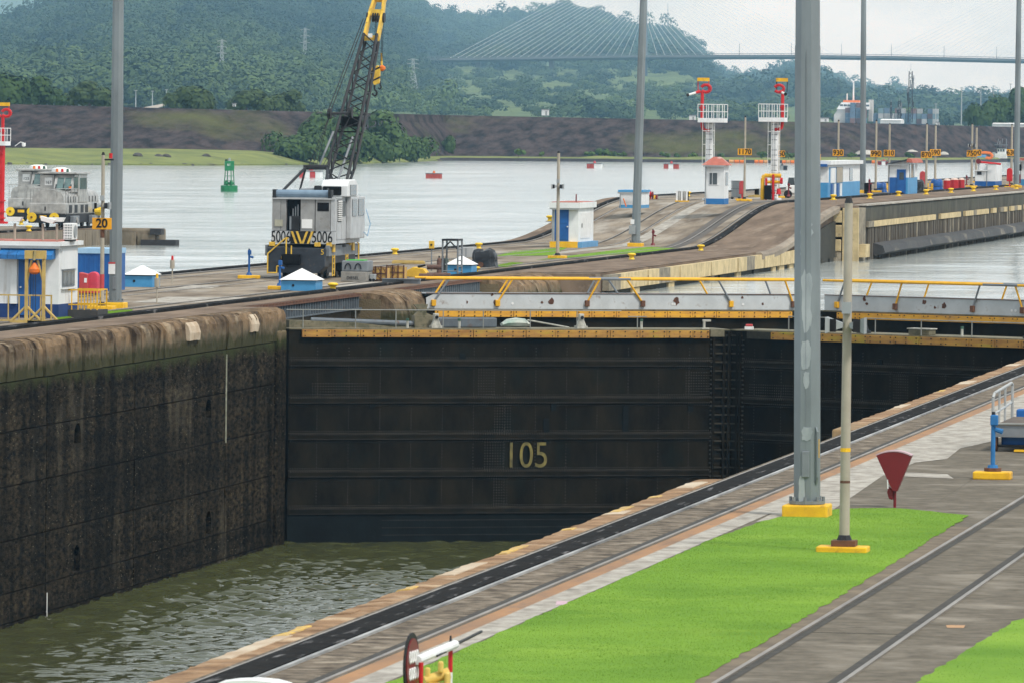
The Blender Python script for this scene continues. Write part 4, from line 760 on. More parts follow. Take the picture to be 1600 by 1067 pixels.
for px_, py_, w_, h_, lab in ((852, 179, 11, 9, 'small white cabin on the dike crest below the bridge end'), (1082, 187, 10, 8, 'small white cabin on the dike crest beside the left fire tower'), (1465, 196, 6, 6, 'tiny white cabin on the dike crest near the telecom tower'), (366, 165, 4, 4, 'tiny white box above the dike left of the crane'), (1288, 189, 14, 6, 'long white container on the dike crest under the ship')):
    p = atD(px_, py_ + 2, vz(px_, lerp_tab(SHORE, px_), ZL) + 122); s_ = ppm(p); t = thing('cabin', lab, 'cabin', p, .1, 'white cabins on the dike'); MB().box((0, 0, h_ / s_ / 2), (w_ / s_, 2, h_ / s_)).build('walls', white, t); MB().box((0, 0, h_ / s_ + .1), (w_ / s_ + .3, 2.3, .2)).build('roof', grey_steel, t); MB().box((w_ / s_ * .15, -1.01, h_ / s_ * .4), (.5, .06, h_ / s_ * .7)).build('door', grey_pl, t)
for px_, py_, w_, lab in ((1580, 196, 56, 'long low white building on the far bank at the right'), (1394, 190, 33, 'white shed beside the telecom towers')):
    p = atD(px_, py_ + 5, vz(px_, lerp_tab(SHORE, px_), ZL) + 180); s_ = ppm(p); t = thing('shed', lab, 'shed', p); MB().box((0, 0, 4 / s_), (w_ / s_, 8, 5 / s_)).build('walls', white, t); MB().prism([(-4.4, 6.5 / s_), (4.4, 6.5 / s_), (0, 6.5 / s_ + .4)], 'x', -w_ / s_ / 2, w_ / s_ / 2).build('roof', white_steel, t)
t = thing('road', 'pale road climbing away behind the dike right of the left mast', 'road'); MB().add([atD(205, 172, 1800), atD(258, 162, 2500), atD(264, 163.5, 2500), atD(232, 174, 1800)], [(0, 1, 2, 3)]).build('carriageway', decklight, t)
# ------------------------------------------------------------------ bridge
cable = mat('pale_cable', (.78, .8, .8), (.7, .72, .73), sc=.1, rough=.6)
bconc = mat('bridge_concrete', (.13, .145, .16), (.10, .115, .125), sc=.05, rough=.9)
V0 = 6450
t = thing('cable_stayed_bridge', 'long cable-stayed bridge crossing the hazy background', 'bridge')
def dk(px_): return atD(px_, lerp_tab([(560, 98), (700, 94), (1000, 89.5), (1250, 89), (1400, 91), (1680, 97.5), (2000, 106)], px_), V0)
rings = []
for c_ in range(600, 2001, 20):
    p = dk(c_); rings.append([(p.x, p.y - 14, p.z + 1.6), (p.x, p.y + 14, p.z + 1.6), (p.x, p.y + 14, p.z - .6), (p.x, p.y + 5, p.z - 2.6), (p.x, p.y - 5, p.z - 2.6), (p.x, p.y - 14, p.z - .6)])
MB().loft(rings).build('deck', bconc, t)
rr = MB()
for c_ in range(600, 2000, 20):
    a, b_ = dk(c_), dk(c_ + 20); rr.cyl((a.x, a.y - 13.6, a.z + 2.7), (b_.x, b_.y - 13.6, b_.z + 2.7), .25, .25, 4)
rr.build('parapet_rail', bconc, t)
for pxp in (1005, 1676):
    p = dk(pxp); q = MB().loft([[(p.x - a, p.y - b_, z), (p.x + a, p.y - b_, z), (p.x + a, p.y + b_, z), (p.x - a, p.y + b_, z)] for z, a, b_ in ((-5, 4.2, 6), (p.z, 3.6, 4), (p.z + 102, 2.2, 2.5))]); q.build('pylon', bconc, t)
    for side in (-1, 1):
        for k in range(24):
            if pxp > 1600 and side > 0: continue
            d = dk(pxp + side * (22 + k * 12.2)); hz = p.z + 44 + k * 2.35
            MB().cyl((d.x, d.y, d.z + 1.5), (p.x, p.y, hz), .17, .17, 4, False).build('stay_cable', cable, t)
for pxp in (748, 862):
    p = dk(pxp); MB().box((p.x, p.y, p.z / 2 - 12), (4, 9, p.z + 22)).build('pier', bconc, t)
for pxp in (1158, 1239, 1317, 1395, 1477, 1559):
    p = dk(pxp); MB().cyl((p.x, p.y - 13, p.z + 1.5), (p.x, p.y - 13, p.z + 12.5), .3, .2, 5).build('lamp_post', grey_steel, t)
# ------------------------------------------------------------------ pylons, masts and lamp posts beyond the dike
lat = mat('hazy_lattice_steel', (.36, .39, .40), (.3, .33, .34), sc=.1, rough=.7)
def pylon(lab, px_, base, top, v, wpx):
    p = atD(px_, base, v); s_ = ppm(p); H_ = (base - top) / s_; W_ = wpx / s_ / 2; t = thing('transmission_pylon', lab, 'pylon', p, .3, 'transmission pylons on the hillside'); r_ = .16
    for sx_, sy_ in ((-1, -1), (1, -1), (1, 1), (-1, 1)): MB().tube([(sx_ * W_, sy_ * W_, 0), (sx_ * W_ * .35, sy_ * W_ * .35, H_ * .6), (sx_ * W_ * .2, sy_ * W_ * .2, H_)], r_, 4).build('leg', lat, t)
    b = MB()
    for k in range(8):
        z0, z1 = H_ * k / 8, H_ * (k + 1) / 8; w0 = W_ * np.interp(k / 8, [0, .6, 1], [1, .35, .2]); w1 = W_ * np.interp((k + 1) / 8, [0, .6, 1], [1, .35, .2])
        for y_ in (-1, 1): b.cyl((-w0, y_ * w0, z0), (w1, y_ * w1, z1), r_ * .7, r_ * .7, 4).cyl((w0, y_ * w0, z0), (-w1, y_ * w1, z1), r_ * .7, r_ * .7, 4)
    b.build('bracing', lat, t)
    for z in (.68, .82, .95): MB().tube([(-W_ * 1.3, 0, H_ * z), (0, 0, H_ * z + .8), (W_ * 1.3, 0, H_ * z)], r_, 4).build('cross_arm', lat, t)
pylon('lattice pylon on the wooded slope left of the crane', 346, 132, 62, 3800, 12); pylon('lattice pylon left of the boom top', 476, 118, 44, 4400, 12); pylon('lattice pylon right of the crane hook', 645, 140, 92, 4600, 14)
for px_, base, top, v, lab in ((1043, 62, 5, 11200, 'thin radio mast on the hill right of the bridge pylon'), ):
    p = atD(px_, base, v); s_ = ppm(p); H_ = (base - top) / s_; t = thing('radio_mast', lab, 'mast', p); MB().cyl((0, 0, 0), (0, 0, H_), .9, .35, 6).build('mast', lat, t)
    for k in range(4): MB().box((0, 0, H_ * (.2 + .2 * k)), (2.4, 2.4, .5)).build('platform', lat, t)
for i, (px_, base, top, wpx, lab) in enumerate(((1422, 192, 112, 11, 'tall telecom tower crowded with antennas on the far bank'), (1405, 192, 158, 8, 'shorter telecom tower left of the tall one'), (1310, 150, 122, 5, 'thin lattice tower above the moored ship'), (1392, 190, 160, 4, 'thin aerial mast left of the telecom towers'))):
    p = atD(px_, base, 2700 if i != 2 else 5200); s_ = ppm(p); H_ = (base - top) / s_; W_ = wpx / s_ / 2; t = thing('telecom_tower', lab, 'tower', p)
    for sx_, sy_ in ((-1, -1), (1, -1), (1, 1), (-1, 1)): MB().cyl((sx_ * W_ * .6, sy_ * W_ * .6, 0), (sx_ * W_ * .45, sy_ * W_ * .45, H_), .12, .1, 4).build('leg', dark_steel, t)
    b = MB()
    for k in range(12): z = H_ * k / 12; b.cyl((-W_ * .6, -W_ * .6, z), (W_ * .55, -W_ * .6, z + H_ / 12), .07, .07, 4).cyl((W_ * .6, -W_ * .6, z), (-W_ * .55, -W_ * .6, z + H_ / 12), .07, .07, 4)
    b.build('bracing', dark_steel, t)
    for k in range(14 if i < 2 else 3):
        a = k * 2.4; zz = H_ * (.35 + .6 * ((k * 5) % 14) / 14); MB().box((math.cos(a) * W_ * .9, math.sin(a) * W_ * .9, zz), (.35, .35, H_ * .11)).build('antenna', grey_steel if k % 3 else dark_steel, t)
    MB().cyl((0, 0, H_), (0, 0, H_ * 1.14), .08, .05, 5).build('lightning_rod', lat, t)
for i, (px_, base, top) in enumerate(((1502, 196, 138), (1532, 196, 137), (1552, 196, 135), (1578, 196, 132), (212, 168, 142), (238, 168, 143), (260, 165, 141), (1462, 195, 163))):
    p = atD(px_, base, 2300 + 60 * i); s_ = ppm(p); H_ = (base - top) / s_; t = thing('lamp_post', 'thin hazy lamp post beyond the dike, %s counted from the left' % (['fifth', 'sixth', 'seventh', 'last', 'first', 'second', 'third', 'fourth'][i]), 'lamp post', p, 0, 'lamp posts beyond the dike')
    MB().cyl((0, 0, 0), (0, 0, H_), .2, .12, 6).build('post', lat, t); MB().box((0, 0, H_), (1.0, .6, .25)).build('lamp_head', lat, t)
# ------------------------------------------------------------------ container ship behind the dike
v = 3400; p = atD(1312, 196, v); s_ = ppm(p); t = thing('container_ship', 'hazy container ship with white superstructure behind the dike', 'ship', (p.x, p.y, -1.5), .0)
def sx(px_): return (px_ - 1312) / s_
z0 = p.z + 1.5
MB().prism([(sx(1300), 0), (sx(1450), 0), (sx(1456), z0 + 1), (sx(1302), z0 + 1)], 'y', -12, 12).build('hull', mat('ship_hull', (.06, .07, .10), (.04, .05, .08), sc=.1), t)
MB().prism([(sx(1306), z0 + 1), (sx(1346), z0 + 1), (sx(1346), z0 + 8), (sx(1312), z0 + 8), (sx(1306), z0 + 5)], 'y', -9, 9).build('deckhouse', mat('ship_beige', (.5, .5, .47), (.42, .42, .4), sc=.2), t)
MB().prism([(sx(1310), z0 + 8), (sx(1360), z0 + 8), (sx(1360), z0 + 11.5), (sx(1318), z0 + 11.5)], 'y', -10, 10).build('bridge_deck', white, t); MB().bx(sx(1320), sx(1345), -8, 8, z0 + 11.5, z0 + 12.6).build('wheelhouse_roof', orange, t)
wn = MB().box((0, -10.05, 0), (1.6, .1, .9)).mesh('window'); wn.materials.append(glass)
for k in range(8): o = bpy.data.objects.new('window', wn); COL.objects.link(o); o.parent = t; o.location = (sx(1318) + k * 1.9, 0, z0 + 10)
MB().cyl((sx(1333), 0, z0 + 12), (sx(1333), 0, z0 + 22), .5, .3, 6).cyl((sx(1323), 0, z0 + 12), (sx(1323), 0, z0 + 16), .3, .3, 6).build('mast', white, t); MB().bx(sx(1358), sx(1364), -3, 3, z0 + 2, z0 + 13).build('funnel', mat('ship_beige', (.5, .5, .47)), t)
cm = [mat('container_blue', (.09, .14, .20), (.07, .11, .16), sc=.3), mat('container_brown', (.15, .09, .085), (.12, .07, .065), sc=.3), mat('container_grey', (.3, .31, .31), (.24, .25, .25), sc=.3), mat('container_teal', (.12, .19, .21), (.1, .15, .17), sc=.3)]
g = 0
for a, n, lv in ((1324, 4, 4), (1368, 12, 3)):
    for i in range(n):
        for j in range(lv if i % 3 else lv - 1):
            MB().box((sx(a) + i * 2.75 + 1.3, -8 - (i % 2) * 2, z0 + 1 + 1.3 + j * 2.6), (2.5, 6, 2.5)).build('container', random.choice(cm[:2] if a < 1360 else cm), t)
# ------------------------------------------------------------------ buoys and craft on the lake
p = G(358, 300, ZL); t = thing('navigation_buoy', 'tall green lattice buoy with a square top cage', 'buoy', p)
MB().lathe([(.95, -.5), (1.1, .05), (1.1, .75), (.95, .8)], n=18).build('float', green, t)
for a in range(4): c, s_ = math.cos(a * 1.571 + .6), math.sin(a * 1.571 + .6); MB().cyl((c * .7, s_ * .7, .8), (c * .55, s_ * .55, 2.7), .06, .06, 6).build('leg', green, t)
for z in (1.4, 2.0): MB().tube([(math.cos(a * 1.571 + .6) * .64, math.sin(a * 1.571 + .6) * .64, z) for a in range(5)], .04, 5).build('ring', green, t)
MB().box((0, 0, 3.3), (1.2, 1.2, 1.25), rz=.25).build('top_cage', green, t, bevel=.03); text('buoy_number', '61', .45, white_steel, t, (.1, -.78, 3.45), rot=(math.pi / 2, 0, .25))
MB().cyl((0, 0, 3.9), (0, 0, 4.3), .18, .12, 8).build('lantern', grey_pl, t); MB().box((-.4, 0, 4.02), (.3, .3, .2)).build('solar_panel', dark_steel, t)
for k in range(2): MB().lathe([(.1, .8), (.32, .9), (.32, 1.15), (.1, 1.4)], (-.3 + k * .6, -.2, 0), 8).build('battery_pot', green, t)
def raft(lab, px_, py_, wpx, cols_, hpx, topc=None):
    p = G(px_, py_, ZL); s_ = ppm(p); W_ = wpx / s_; h_ = hpx / s_; t = thing('mooring_buoy', lab, 'buoy', p, 0, 'mooring buoys on the lake')
    n = len(cols_)
    for k, c in enumerate(cols_): MB().bx(-W_ / 2 + W_ * k / n, -W_ / 2 + W_ * (k + 1) / n - .02, -W_ * .3, W_ * .3, -.3, h_).build('float_section', c, t, bevel=.08)
    MB().bx(-W_ * .52, W_ * .52, -W_ * .32, W_ * .32, h_ * .86, h_).build('rim', grey_steel, t); MB().cyl((0, 0, h_), (0, 0, h_ * 1.45), W_ * .11, W_ * .05, 8).build('mooring_post', topc or fadedred, t)
brk = mat('buoy_brick_red', (.40, .07, .05), (.30, .05, .04), sc=2, rough=.7)
raft('plain brick-red mooring buoy on open water right of the crane', 678, 279, 24, [brk, brk], 8, orange)
raft('red and white mooring buoy left of the central mast', 929, 263.5, 23, [brk, brk, white, white], 8); raft('red and white mooring buoy right of the central mast', 1049, 264, 23, [brk, white, brk], 8)
raft('red and white mooring buoy seen behind the crane gantry', 486, 278, 34, [fadedred, white, fadedred, white], 11); raft('dark grey mooring buoy by the right fire tower', 1222, 266, 16, [dark_steel, grey_pl, dark_steel], 7, dark_steel); raft('maroon and white mooring buoy left of the blue lakeside hut', 1381, 258, 18, [maroon, white, maroon], 6)
def tug(lab, px_, py_, wpx, sgn):
    p = G(px_, py_, ZL); s_ = ppm(p); W_ = wpx / s_; t = thing('workboat', lab, 'boat', p, 0, 'workboats at the far bank'); u = 1 / s_
    MB().prism([(-W_ / 2, -.5), (W_ / 2, -.5), (W_ / 2 + .4, 5.5 * u), (-W_ / 2 - .4, 5 * u)], 'y', -2.5, 2.5).build('hull', navy, t)
    MB().bx(-9 * u, 9 * u, -1.8, 1.8, 5 * u, 13 * u).build('deckhouse', white, t); MB().prism([(-5 * u, 13 * u), (7 * u, 13 * u), (8 * u, 21 * u), (-6 * u, 21 * u)], 'y', -1.5, 1.5).build('wheelhouse', white, t)
    for k in range(3): MB().box(((-3.4 + k * 4) * u, -1.56, 18 * u), (2.6 * u, .1, 3.6 * u)).build('window', glass, t)
    MB().bx(-6.5 * u, 8.5 * u, -1.7, 1.7, 21 * u, 22.3 * u).build('roof', fadedred if sgn > 0 else dark_steel, t); MB().cyl((-2 * u, 0, 22 * u), (-2 * u, 0, 33 * u), .15, .08, 5).build('mast', lat, t); MB().cyl((-11 * u, 0, 5 * u), (-11 * u, 0, 15 * u), .5, .45, 8).build('funnel', white, t)
    if sgn < 0:
        for k in range(3): MB().cyl((-8 * u + 8 * k * u, 0, 20 * u), (-4 * u + 6 * k * u, 0, 36 * u), .12, .12, 5).build('derrick', grey_steel, t)
        MB().bx(-10 * u, 10 * u, -1, 1, 26 * u, 27 * u).build('platform', grey_steel, t)
tug('small white workboat with red roof at the far right bank', 1505, 252.5, 28, 1); tug('grey workboat with derricks right of the orange pipeline', 1564, 253.5, 30, -1)
for i, (px_, py_, w_) in enumerate(((1152, 251, 26), (1190, 251, 22), (1232, 252, 20), (1297, 253, 40), (1330, 253, 30), (1374, 253, 24))):
    p = G(px_, lerp_tab(SHORE, px_) + .9, ZL); s_ = ppm(p); t = thing('float_bundle', 'orange dredge floats on the far bank, %s bundle from the left' % ['first', 'second', 'third', 'fourth', 'fifth', 'sixth'][i], 'floats', p, 0, 'orange dredge floats')
    for k in range(3): MB().cyl((-w_ / s_ / 2 + k * w_ / s_ / 3 + .1, -.6, .5), (-w_ / s_ / 2 + (k + .9) * w_ / s_ / 3, -.6, .5), .45, .45, 8).build('float', orange if (k + i) % 3 else mat('pale_orange', (.7, .35, .15)), t)
p = atD(1540, 242, 1900); t = thing('dredge_pipe', 'orange bent dredge pipe between the two workboats', 'pipe', p); u = 1 / ppm(p); MB().tube([(-22 * u, 0, 1.5 * u), (0, 0, 3 * u), (8 * u, 0, 2 * u), (11 * u, 0, -3 * u), (7 * u, 0, -6 * u), (0, 0, -5 * u)], 2.2 * u, 8).build('pipe', orange, t); MB().box((-6 * u, 0, -2.5 * u), (14 * u, .6, 4 * u)).build('panel', skyblue, t)
for i, (px_, py_, w_, h_) in enumerate(((1352, 236, 40, 9), (1425, 235, 18, 4), (1475, 238, 16, 6))):
    p = atD(px_, py_ + h_ / 2, vz(px_, lerp_tab(SHORE, px_), ZL) + 42); u = 1 / ppm(p); b = MB(); b.loft([[(math.cos(a) * w_ * u / 2 * r__ * random.uniform(.75, 1.1), math.sin(a) * 3 * r__, h_ * u * .62 * z__ * random.uniform(.8, 1.1)) for a in [k * math.pi / 8 for k in range(16)]] for r__, z__ in ((1, -.3), (.8, .3), (.55, .7), (.2, 1))]); o = b.build('gravel_heap', mat('pale_gravel', (.5, .48, .44), (.36, .35, .31), sc=.4, rough=.95, bump=.3), None, p); tag(o, 'pale gravel heap at the foot of the dike, %s of three' % ['left', 'middle', 'right'][i], 'gravel heap', 'gravel heaps')
# ================================================================== OBJECTS
def W(px_, py_):                             # the point of the centre wall's climbing deck seen there
    z = 0.0
    for k in range(25): q = G(px_, py_, z); z = .5 * z + .5 * zc(q.y, q.x)
    return G(px_, py_, z)
def view_sin(px_): return math.sin(YAW - (px_ - 800) / FPX)
# ------------------------------------------------------------------ tall lighting masts
scuff = mat('bleached_patch', (.36, .39, .395), (.25, .28, .29), sc=2.2, rough=.7, sx=(2, 2, .5))
def light_mast(lab, px_, py_, wb, wt, hgt, z, joint=None):
    p = G(px_, py_, z); s_ = ppm(p); t = thing('light_mast', lab, 'light mast', p, 0, 'tall lighting masts'); r0, r1 = wb / s_ / 2, wt / s_ / 2
    jz = joint / s_ if joint else hgt * .5
    rj = r0 + (r1 - r0) * jz / hgt
    MB().cyl((0, 0, .3), (0, 0, jz), r0, rj * 1.03, 8).build('lower_shaft', galv, t); MB().cyl((0, 0, jz - .05), (0, 0, hgt), rj, r1 * .8, 8).build('upper_shaft', galv, t)
    MB().cyl((0, 0, .24), (0, 0, .3), r0 * 1.32, r0 * 1.32, 12).build('base_flange', galv, t)
    b = MB()
    for k in range(8): a = k * math.pi / 4; b.cyl((math.cos(a) * r0 * 1.2, math.sin(a) * r0 * 1.2, .3), (math.cos(a) * r0 * 1.2, math.sin(a) * r0 * 1.2, .38), .03, .03, 6)
    b.build('bolts', grey_steel, t, kind='stuff')
    MB().box((0, 0, .1), (r0 * 3.3, r0 * 3.3, .26)).build('plinth', yellow, t, bevel=.03)
    MB().box((0, -r0 * .97, 1.0), (r0 * .55, .05, .5)).build('access_hatch', grey_steel, t, bevel=.015); MB().bx(-.004, .004, -r0 * .935, -r0 * .9, .3, jz - .1).build('weld_seam', grey_steel, t)
    MB().lathe([(r1, hgt), (1.2, hgt + .2), (1.2, hgt + .35), (.3, hgt + .5)], n=12).build('lamp_ring', galv, t)
    for k in range(6): a = k * math.pi / 3; MB().box((math.cos(a) * 1.4, math.sin(a) * 1.4, hgt + .1), (.5, .4, .35), rz=a).build('floodlight', grey_pl, t)
    return t, r0, s_
m1, r_, s_ = light_mast('grey octagonal mast rising out of the picture at left, beside the sign 20', 180, 482, 20, 16, 26, 0, 345)
MB().box((-.09, -.27, 1.55), (.27, .02, .4)).build('notice', white_steel, m1); MB().box((-.09, -.275, 1.79), (.27, .02, .07)).build('notice_header', fadedred, m1)
m2, r_, s_ = light_mast('grey mast in the middle of the picture at the foot of the ramp', 993, 386, 14, 10, 26, 0)
m2.rotation_euler = (0, .02, 0); MB().box((-.2, -.3, 1.05), (.4, .22, .55)).build('switch_box', grey_pl, m2, bevel=.02); MB().box((-.2, -.3, 1.55), (.24, .02, .3)).build('notice', white_steel, m2)
m3, r_, s_ = light_mast('huge weathered mast on the near lawn with bleached patches', 1261, 806, 43, 36, 22, 0, 733); m3.rotation_euler = (0, -.0118, 0)
for k, (y0, y1, w_, dx) in enumerate(((664, 688, 20, 2), (95, 155, 20, 0), (156, 190, 14, -1), (205, 220, 10, 0), (230, 300, 16, 0), (345, 375, 22, 1), (378, 402, 14, -3), (420, 520, 20, 1), (530, 577, 19, 0), (578, 606, 11, 1), (8, 25, 8, 0), (742, 790, 12, -6))):
    z1, z0 = (806 - y0) / s_, (806 - y1) / s_; rr_ = r_ - (r_ * .16) * (z0 / 9.8); w_ = w_ / s_ / 2; c = math.cos(math.pi / 8); an = [q_ * 2 * math.pi / 22 for q_ in range(22)]; zz = [(z0 + z1) / 2 - (z1 - z0) / 2 * math.copysign(abs(math.cos(a)) ** .6, math.cos(a)) * random.uniform(.8, 1.05) for a in an]; xx = [math.copysign(abs(math.sin(a)) ** .6, math.sin(a)) * random.uniform(.7, 1.05) for a in an]
    off = rr_ * c * (1.03 if z1 < 8.9 else .99)
    MB().prism([(dx / s_ + x_ * w_ * random.uniform(.85, 1), z_) for x_, z_ in zip(xx, zz)], 'y', -off - .006, -off + .03).build('bleached_patch', scuff, m3)
MB().tube([(.19, -.16, .62), (.22, -.2, .75), (.22, -.2, 1.6), (.19, -.16, 1.7)], .022, 6).build('conduit', galv, m3); MB().box((.235, -.13, 1.3), (.03, .02, .36)).build('number_strip', yellow, m3)
m4, r_, s_ = light_mast('grey mast behind the pale blue lakeside block', 1348, 302, 9.5, 8, 26, 2.45); m4.rotation_euler = (0, -.0085, 0); m5, r_, s_ = light_mast('grey mast at the right edge among the far huts', 1588, 294, 9.5, 8, 26, 2.45)
# ------------------------------------------------------------------ slim poles, with and without number signs
def horns(t, z, r, n=2, sz=.28):
    MB().box((0, -r - .03, z + .3), (.16, .08, .2)).build('speaker_bracket', grey_pl, t)
    for sx_ in ((-1, 1) if n == 2 else (-1,)):
        q = MB(); h = sz / 2; x0 = sx_ * .06; x1 = sx_ * (.06 + sz)
        q.loft([[(x0, -r - .12, z - h * .3), (x0, -r + .05, z - h * .3), (x0, -r + .05, z + h * .3), (x0, -r - .12, z + h * .3)], [(x1, -r - .32, z - h), (x1, -r + .1, z - h), (x1, -r + .1, z + h), (x1, -r - .32, z + h)]]); q.build('speaker_horn', grey_pl, t)
        MB().box((sx_ * (.06 + sz * .55), -r - .29, z), (sz * .55, .02, sz * .8), rz=sx_ * .62).build('speaker_mouth', black, t)
def sign_pole(lab, px_, py_, top, wpx, z, txt=None, sy=None, sw=21, sh=10.5, horn=None, slab=True, off=0, base=yellow):
    p = G(px_, py_, z); s_ = ppm(p); u = 1 / s_; t = thing('sign_pole' if txt else 'speaker_pole', lab, 'pole', p, 0, 'slim concrete poles'); H_ = (py_ - top) * u; r = wpx * u / 2
    MB().cyl((0, 0, 0), (0, 0, H_), r * 1.1, r * .85, 10).build('shaft', poleconc, t, smooth=True); MB().cyl((0, 0, H_), (0, 0, H_ + .12), r * .9, r * .5, 8).build('cap', dark_steel, t)
    if slab: MB().box((0, 0, .07), (max(1.0, r * 9), .8, .16)).build('base_slab', base, t, bevel=.03)
    MB().cyl((0, 0, .15), (0, 0, .3), r * 1.9, r * 1.2, 8).build('base_collar', dark_steel, t)
    if txt:
        zz = (py_ - sy) * u; MB().box((off * u, -r - .04, zz), (sw * u, .04, sh * u)).build('sign_board', signo, t, bevel=.015)
        text('sign_text', txt, sh * u * 1.08, black, t, (off * u, -r - .075, zz), bold=.012, sx=.95)
    if horn: horns(t, (py_ - horn) * u, r)
    return t, r, u
t, r, u = sign_pole('slim pole with the orange sign 20 beside the left mast', 159, 484, 243, 6.5, 0, '20', 350, 31, 18, 322, True, 0)
MB().cyl((0, 0, 234 * u), (.42, 0, 234 * u), .035, .035, 6).build('lamp_arm', dark_steel, t); MB().cyl((.3, 0, 236 * u), (.3, 0, 244 * u), .07, .07, 8).build('red_lamp', red, t)
MB().cyl((0, 0, 30 * u), (0, 0, 55 * u), r * 1.12, r * 1.1, 10).build('rusty_band', fadedred, t); MB().cyl((0, 0, 112 * u), (0, 0, 130 * u), r * 1.08, r * 1.06, 10).build('rusty_band', rust, t)
sign_pole('slim speaker pole in front of the white hut with blue door', 871, 404, 240, 5.5, 0, horn=292)
t, r, u = sign_pole('near speaker pole standing on the lawn beside the huge mast', 1319, 862, 318, 15.5, 0, horn=508, slab=False)
MB().box((-.02, 0, .03), (.88, .62, .15)).build('base_slab', yellow, t, bevel=.02); MB().box((0, 0, .16), (.42, .42, .1)).build('base_plate', rust, t)
MB().cyl((0, 0, 157 * u), (0, 0, 163 * u), r * 1.06, r * 1.06, 10).build('yellow_band', yellow, t); MB().cyl((0, 0, 108 * u), (0, 0, 112 * u), r * 1.07, r * 1.07, 10).build('rust_band', rust, t)
for px_, py_, top, sy, txt, w_, lab in ((1163, 315, 184, 238, '1170', 22, 'orange sign 1170 on a slim pole between the two fire towers'), (1216, 310, 196, 241, '1050', 20, 'orange sign ending in 50 behind the right fire tower'), (1272, 308, 196, 246, '990', 20, 'orange sign mostly hidden by the huge mast, only a 0 showing'), (1309, 300, 190, 239.5, '930', 17, 'orange sign 930 above the white lakeside block'), (1368, 301, 190, 241, '990', 17, 'orange sign 990 right of the lakeside mast'), (1389, 290, 195, 240, '810', 17, 'orange sign 810 behind the blue lakeside hut'), (1447, 299, 195, 242.5, '870', 17, 'orange sign 870 right of the blue lakeside hut'), (1461, 286, 197, 239, '690', 17, 'orange sign 690 partly covered by the sign 870'), (1518, 293, 195, 240.5, '750', 16, 'orange sign 750 in front of the white stepped hut'), (1525, 286, 200, 239.5, '690', 16, 'orange sign half covered by the sign 750'), (1580, 291, 196, 239, '630', 15, 'orange sign 630 beside the right edge mast')):
    sign_pole(lab, px_, py_, top, 3.6, 2.45, txt, sy, w_, 10, 228 if txt == '750' else None)
# ------------------------------------------------------------------ yellow mooring bollards
bp0 = MB().lathe([(.19, 0), (.19, .05), (.135, .09), (.125, .21), (.18, .26), (.235, .29), (.24, .34), (.18, .385), (.06, .4)], n=16).mesh('bollard'); bp0.materials.append(bolly); bp0.polygons.foreach_set('use_smooth', [True] * len(bp0.polygons))
for px_, py_, lab in ((520, 456, 'yellow bollard right of the white-roofed box below the crane'), (617, 399, 'yellow bollard on the lake edge right of the crane'), (748, 390, 'yellow bollard on the lake edge above the tarpaulin bundle'), (743, 429, 'yellow bollard beside the third blue box'), (987, 407, 'yellow bollard on the near edge below the central mast'), (1095, 393, 'yellow bollard on the near edge at the foot of the ramp'), (1187, 352, 'yellow bollard halfway up the ramp'), (859, 347, 'yellow bollard left of the white hut with blue door'), (1075, 308, 'yellow bollard behind the silver cage at the ramp top')) + tuple((a, b_, 'yellow bollard on the approach wall edge, %s from the left' % n) for a, b_, n in ((1302, 313, 'first'), (1359, 311, 'second'), (1404, 307, 'third'), (1447, 304.5, 'fourth'), (1486, 302, 'fifth'), (1521, 299.5, 'sixth'), (1556, 297.5, 'seventh'), (1588, 296, 'eighth'))) :
    p = W(px_, py_) if px_ < 1290 else G(px_, py_, 2.45); t = thing('bollard', lab, 'bollard', p, 0, 'yellow mooring bollards')
    o = bpy.data.objects.new('bollard_body', bp0); COL.objects.link(o); o.parent = t; MB().box((0, 0, .02), (.46, .46, .05)).build('base_plate', bolly if px_ > 1200 else deckm, t)
for px_, py_, lab in ((33, 352, 'yellow bollard beside the far silver locomotive'), (45, 362, 'lower yellow bollard in front of the near silver locomotive')):
    p = G(px_, py_, 0); t = thing('bollard', lab, 'bollard', p, 0, 'yellow mooring bollards'); o = bpy.data.objects.new('bollard_body', bp0); COL.objects.link(o); o.parent = t
# ------------------------------------------------------------------ huts
def hut(lab, xl, xm, xr, yb, yr, z, wall=None, band=None, bandpx=0, W_=None, name='hut'):
    p = (W(xm, yb) if z is None else G(xm, yb, z)); s_ = ppm(p); u = 1 / s_; t = thing(name, lab, 'hut', p)
    wd = (xm - xl) * u / math.cos(YAW); dp = (xr - xm) * u / view_sin(xm); h = (yb - yr) * u
    MB().bx(-wd, 0, 0, dp, bandpx * u, h).build('walls', wall or white, t)
    MB().bx(-wd - .1, .1, -.34, -.26, h - .1, h).build('gutter', grey_pl, t); MB().cyl((-wd + .06, -.05, .02), (-wd + .06, -.05, h - .05), .035, .035, 6).build('downpipe', grey_pl, t)
    if band: MB().bx(-wd - .01, .01, -.01, dp + .01, 0, bandpx * u).build('painted_base', band, t)
    return t, wd, dp, h, u
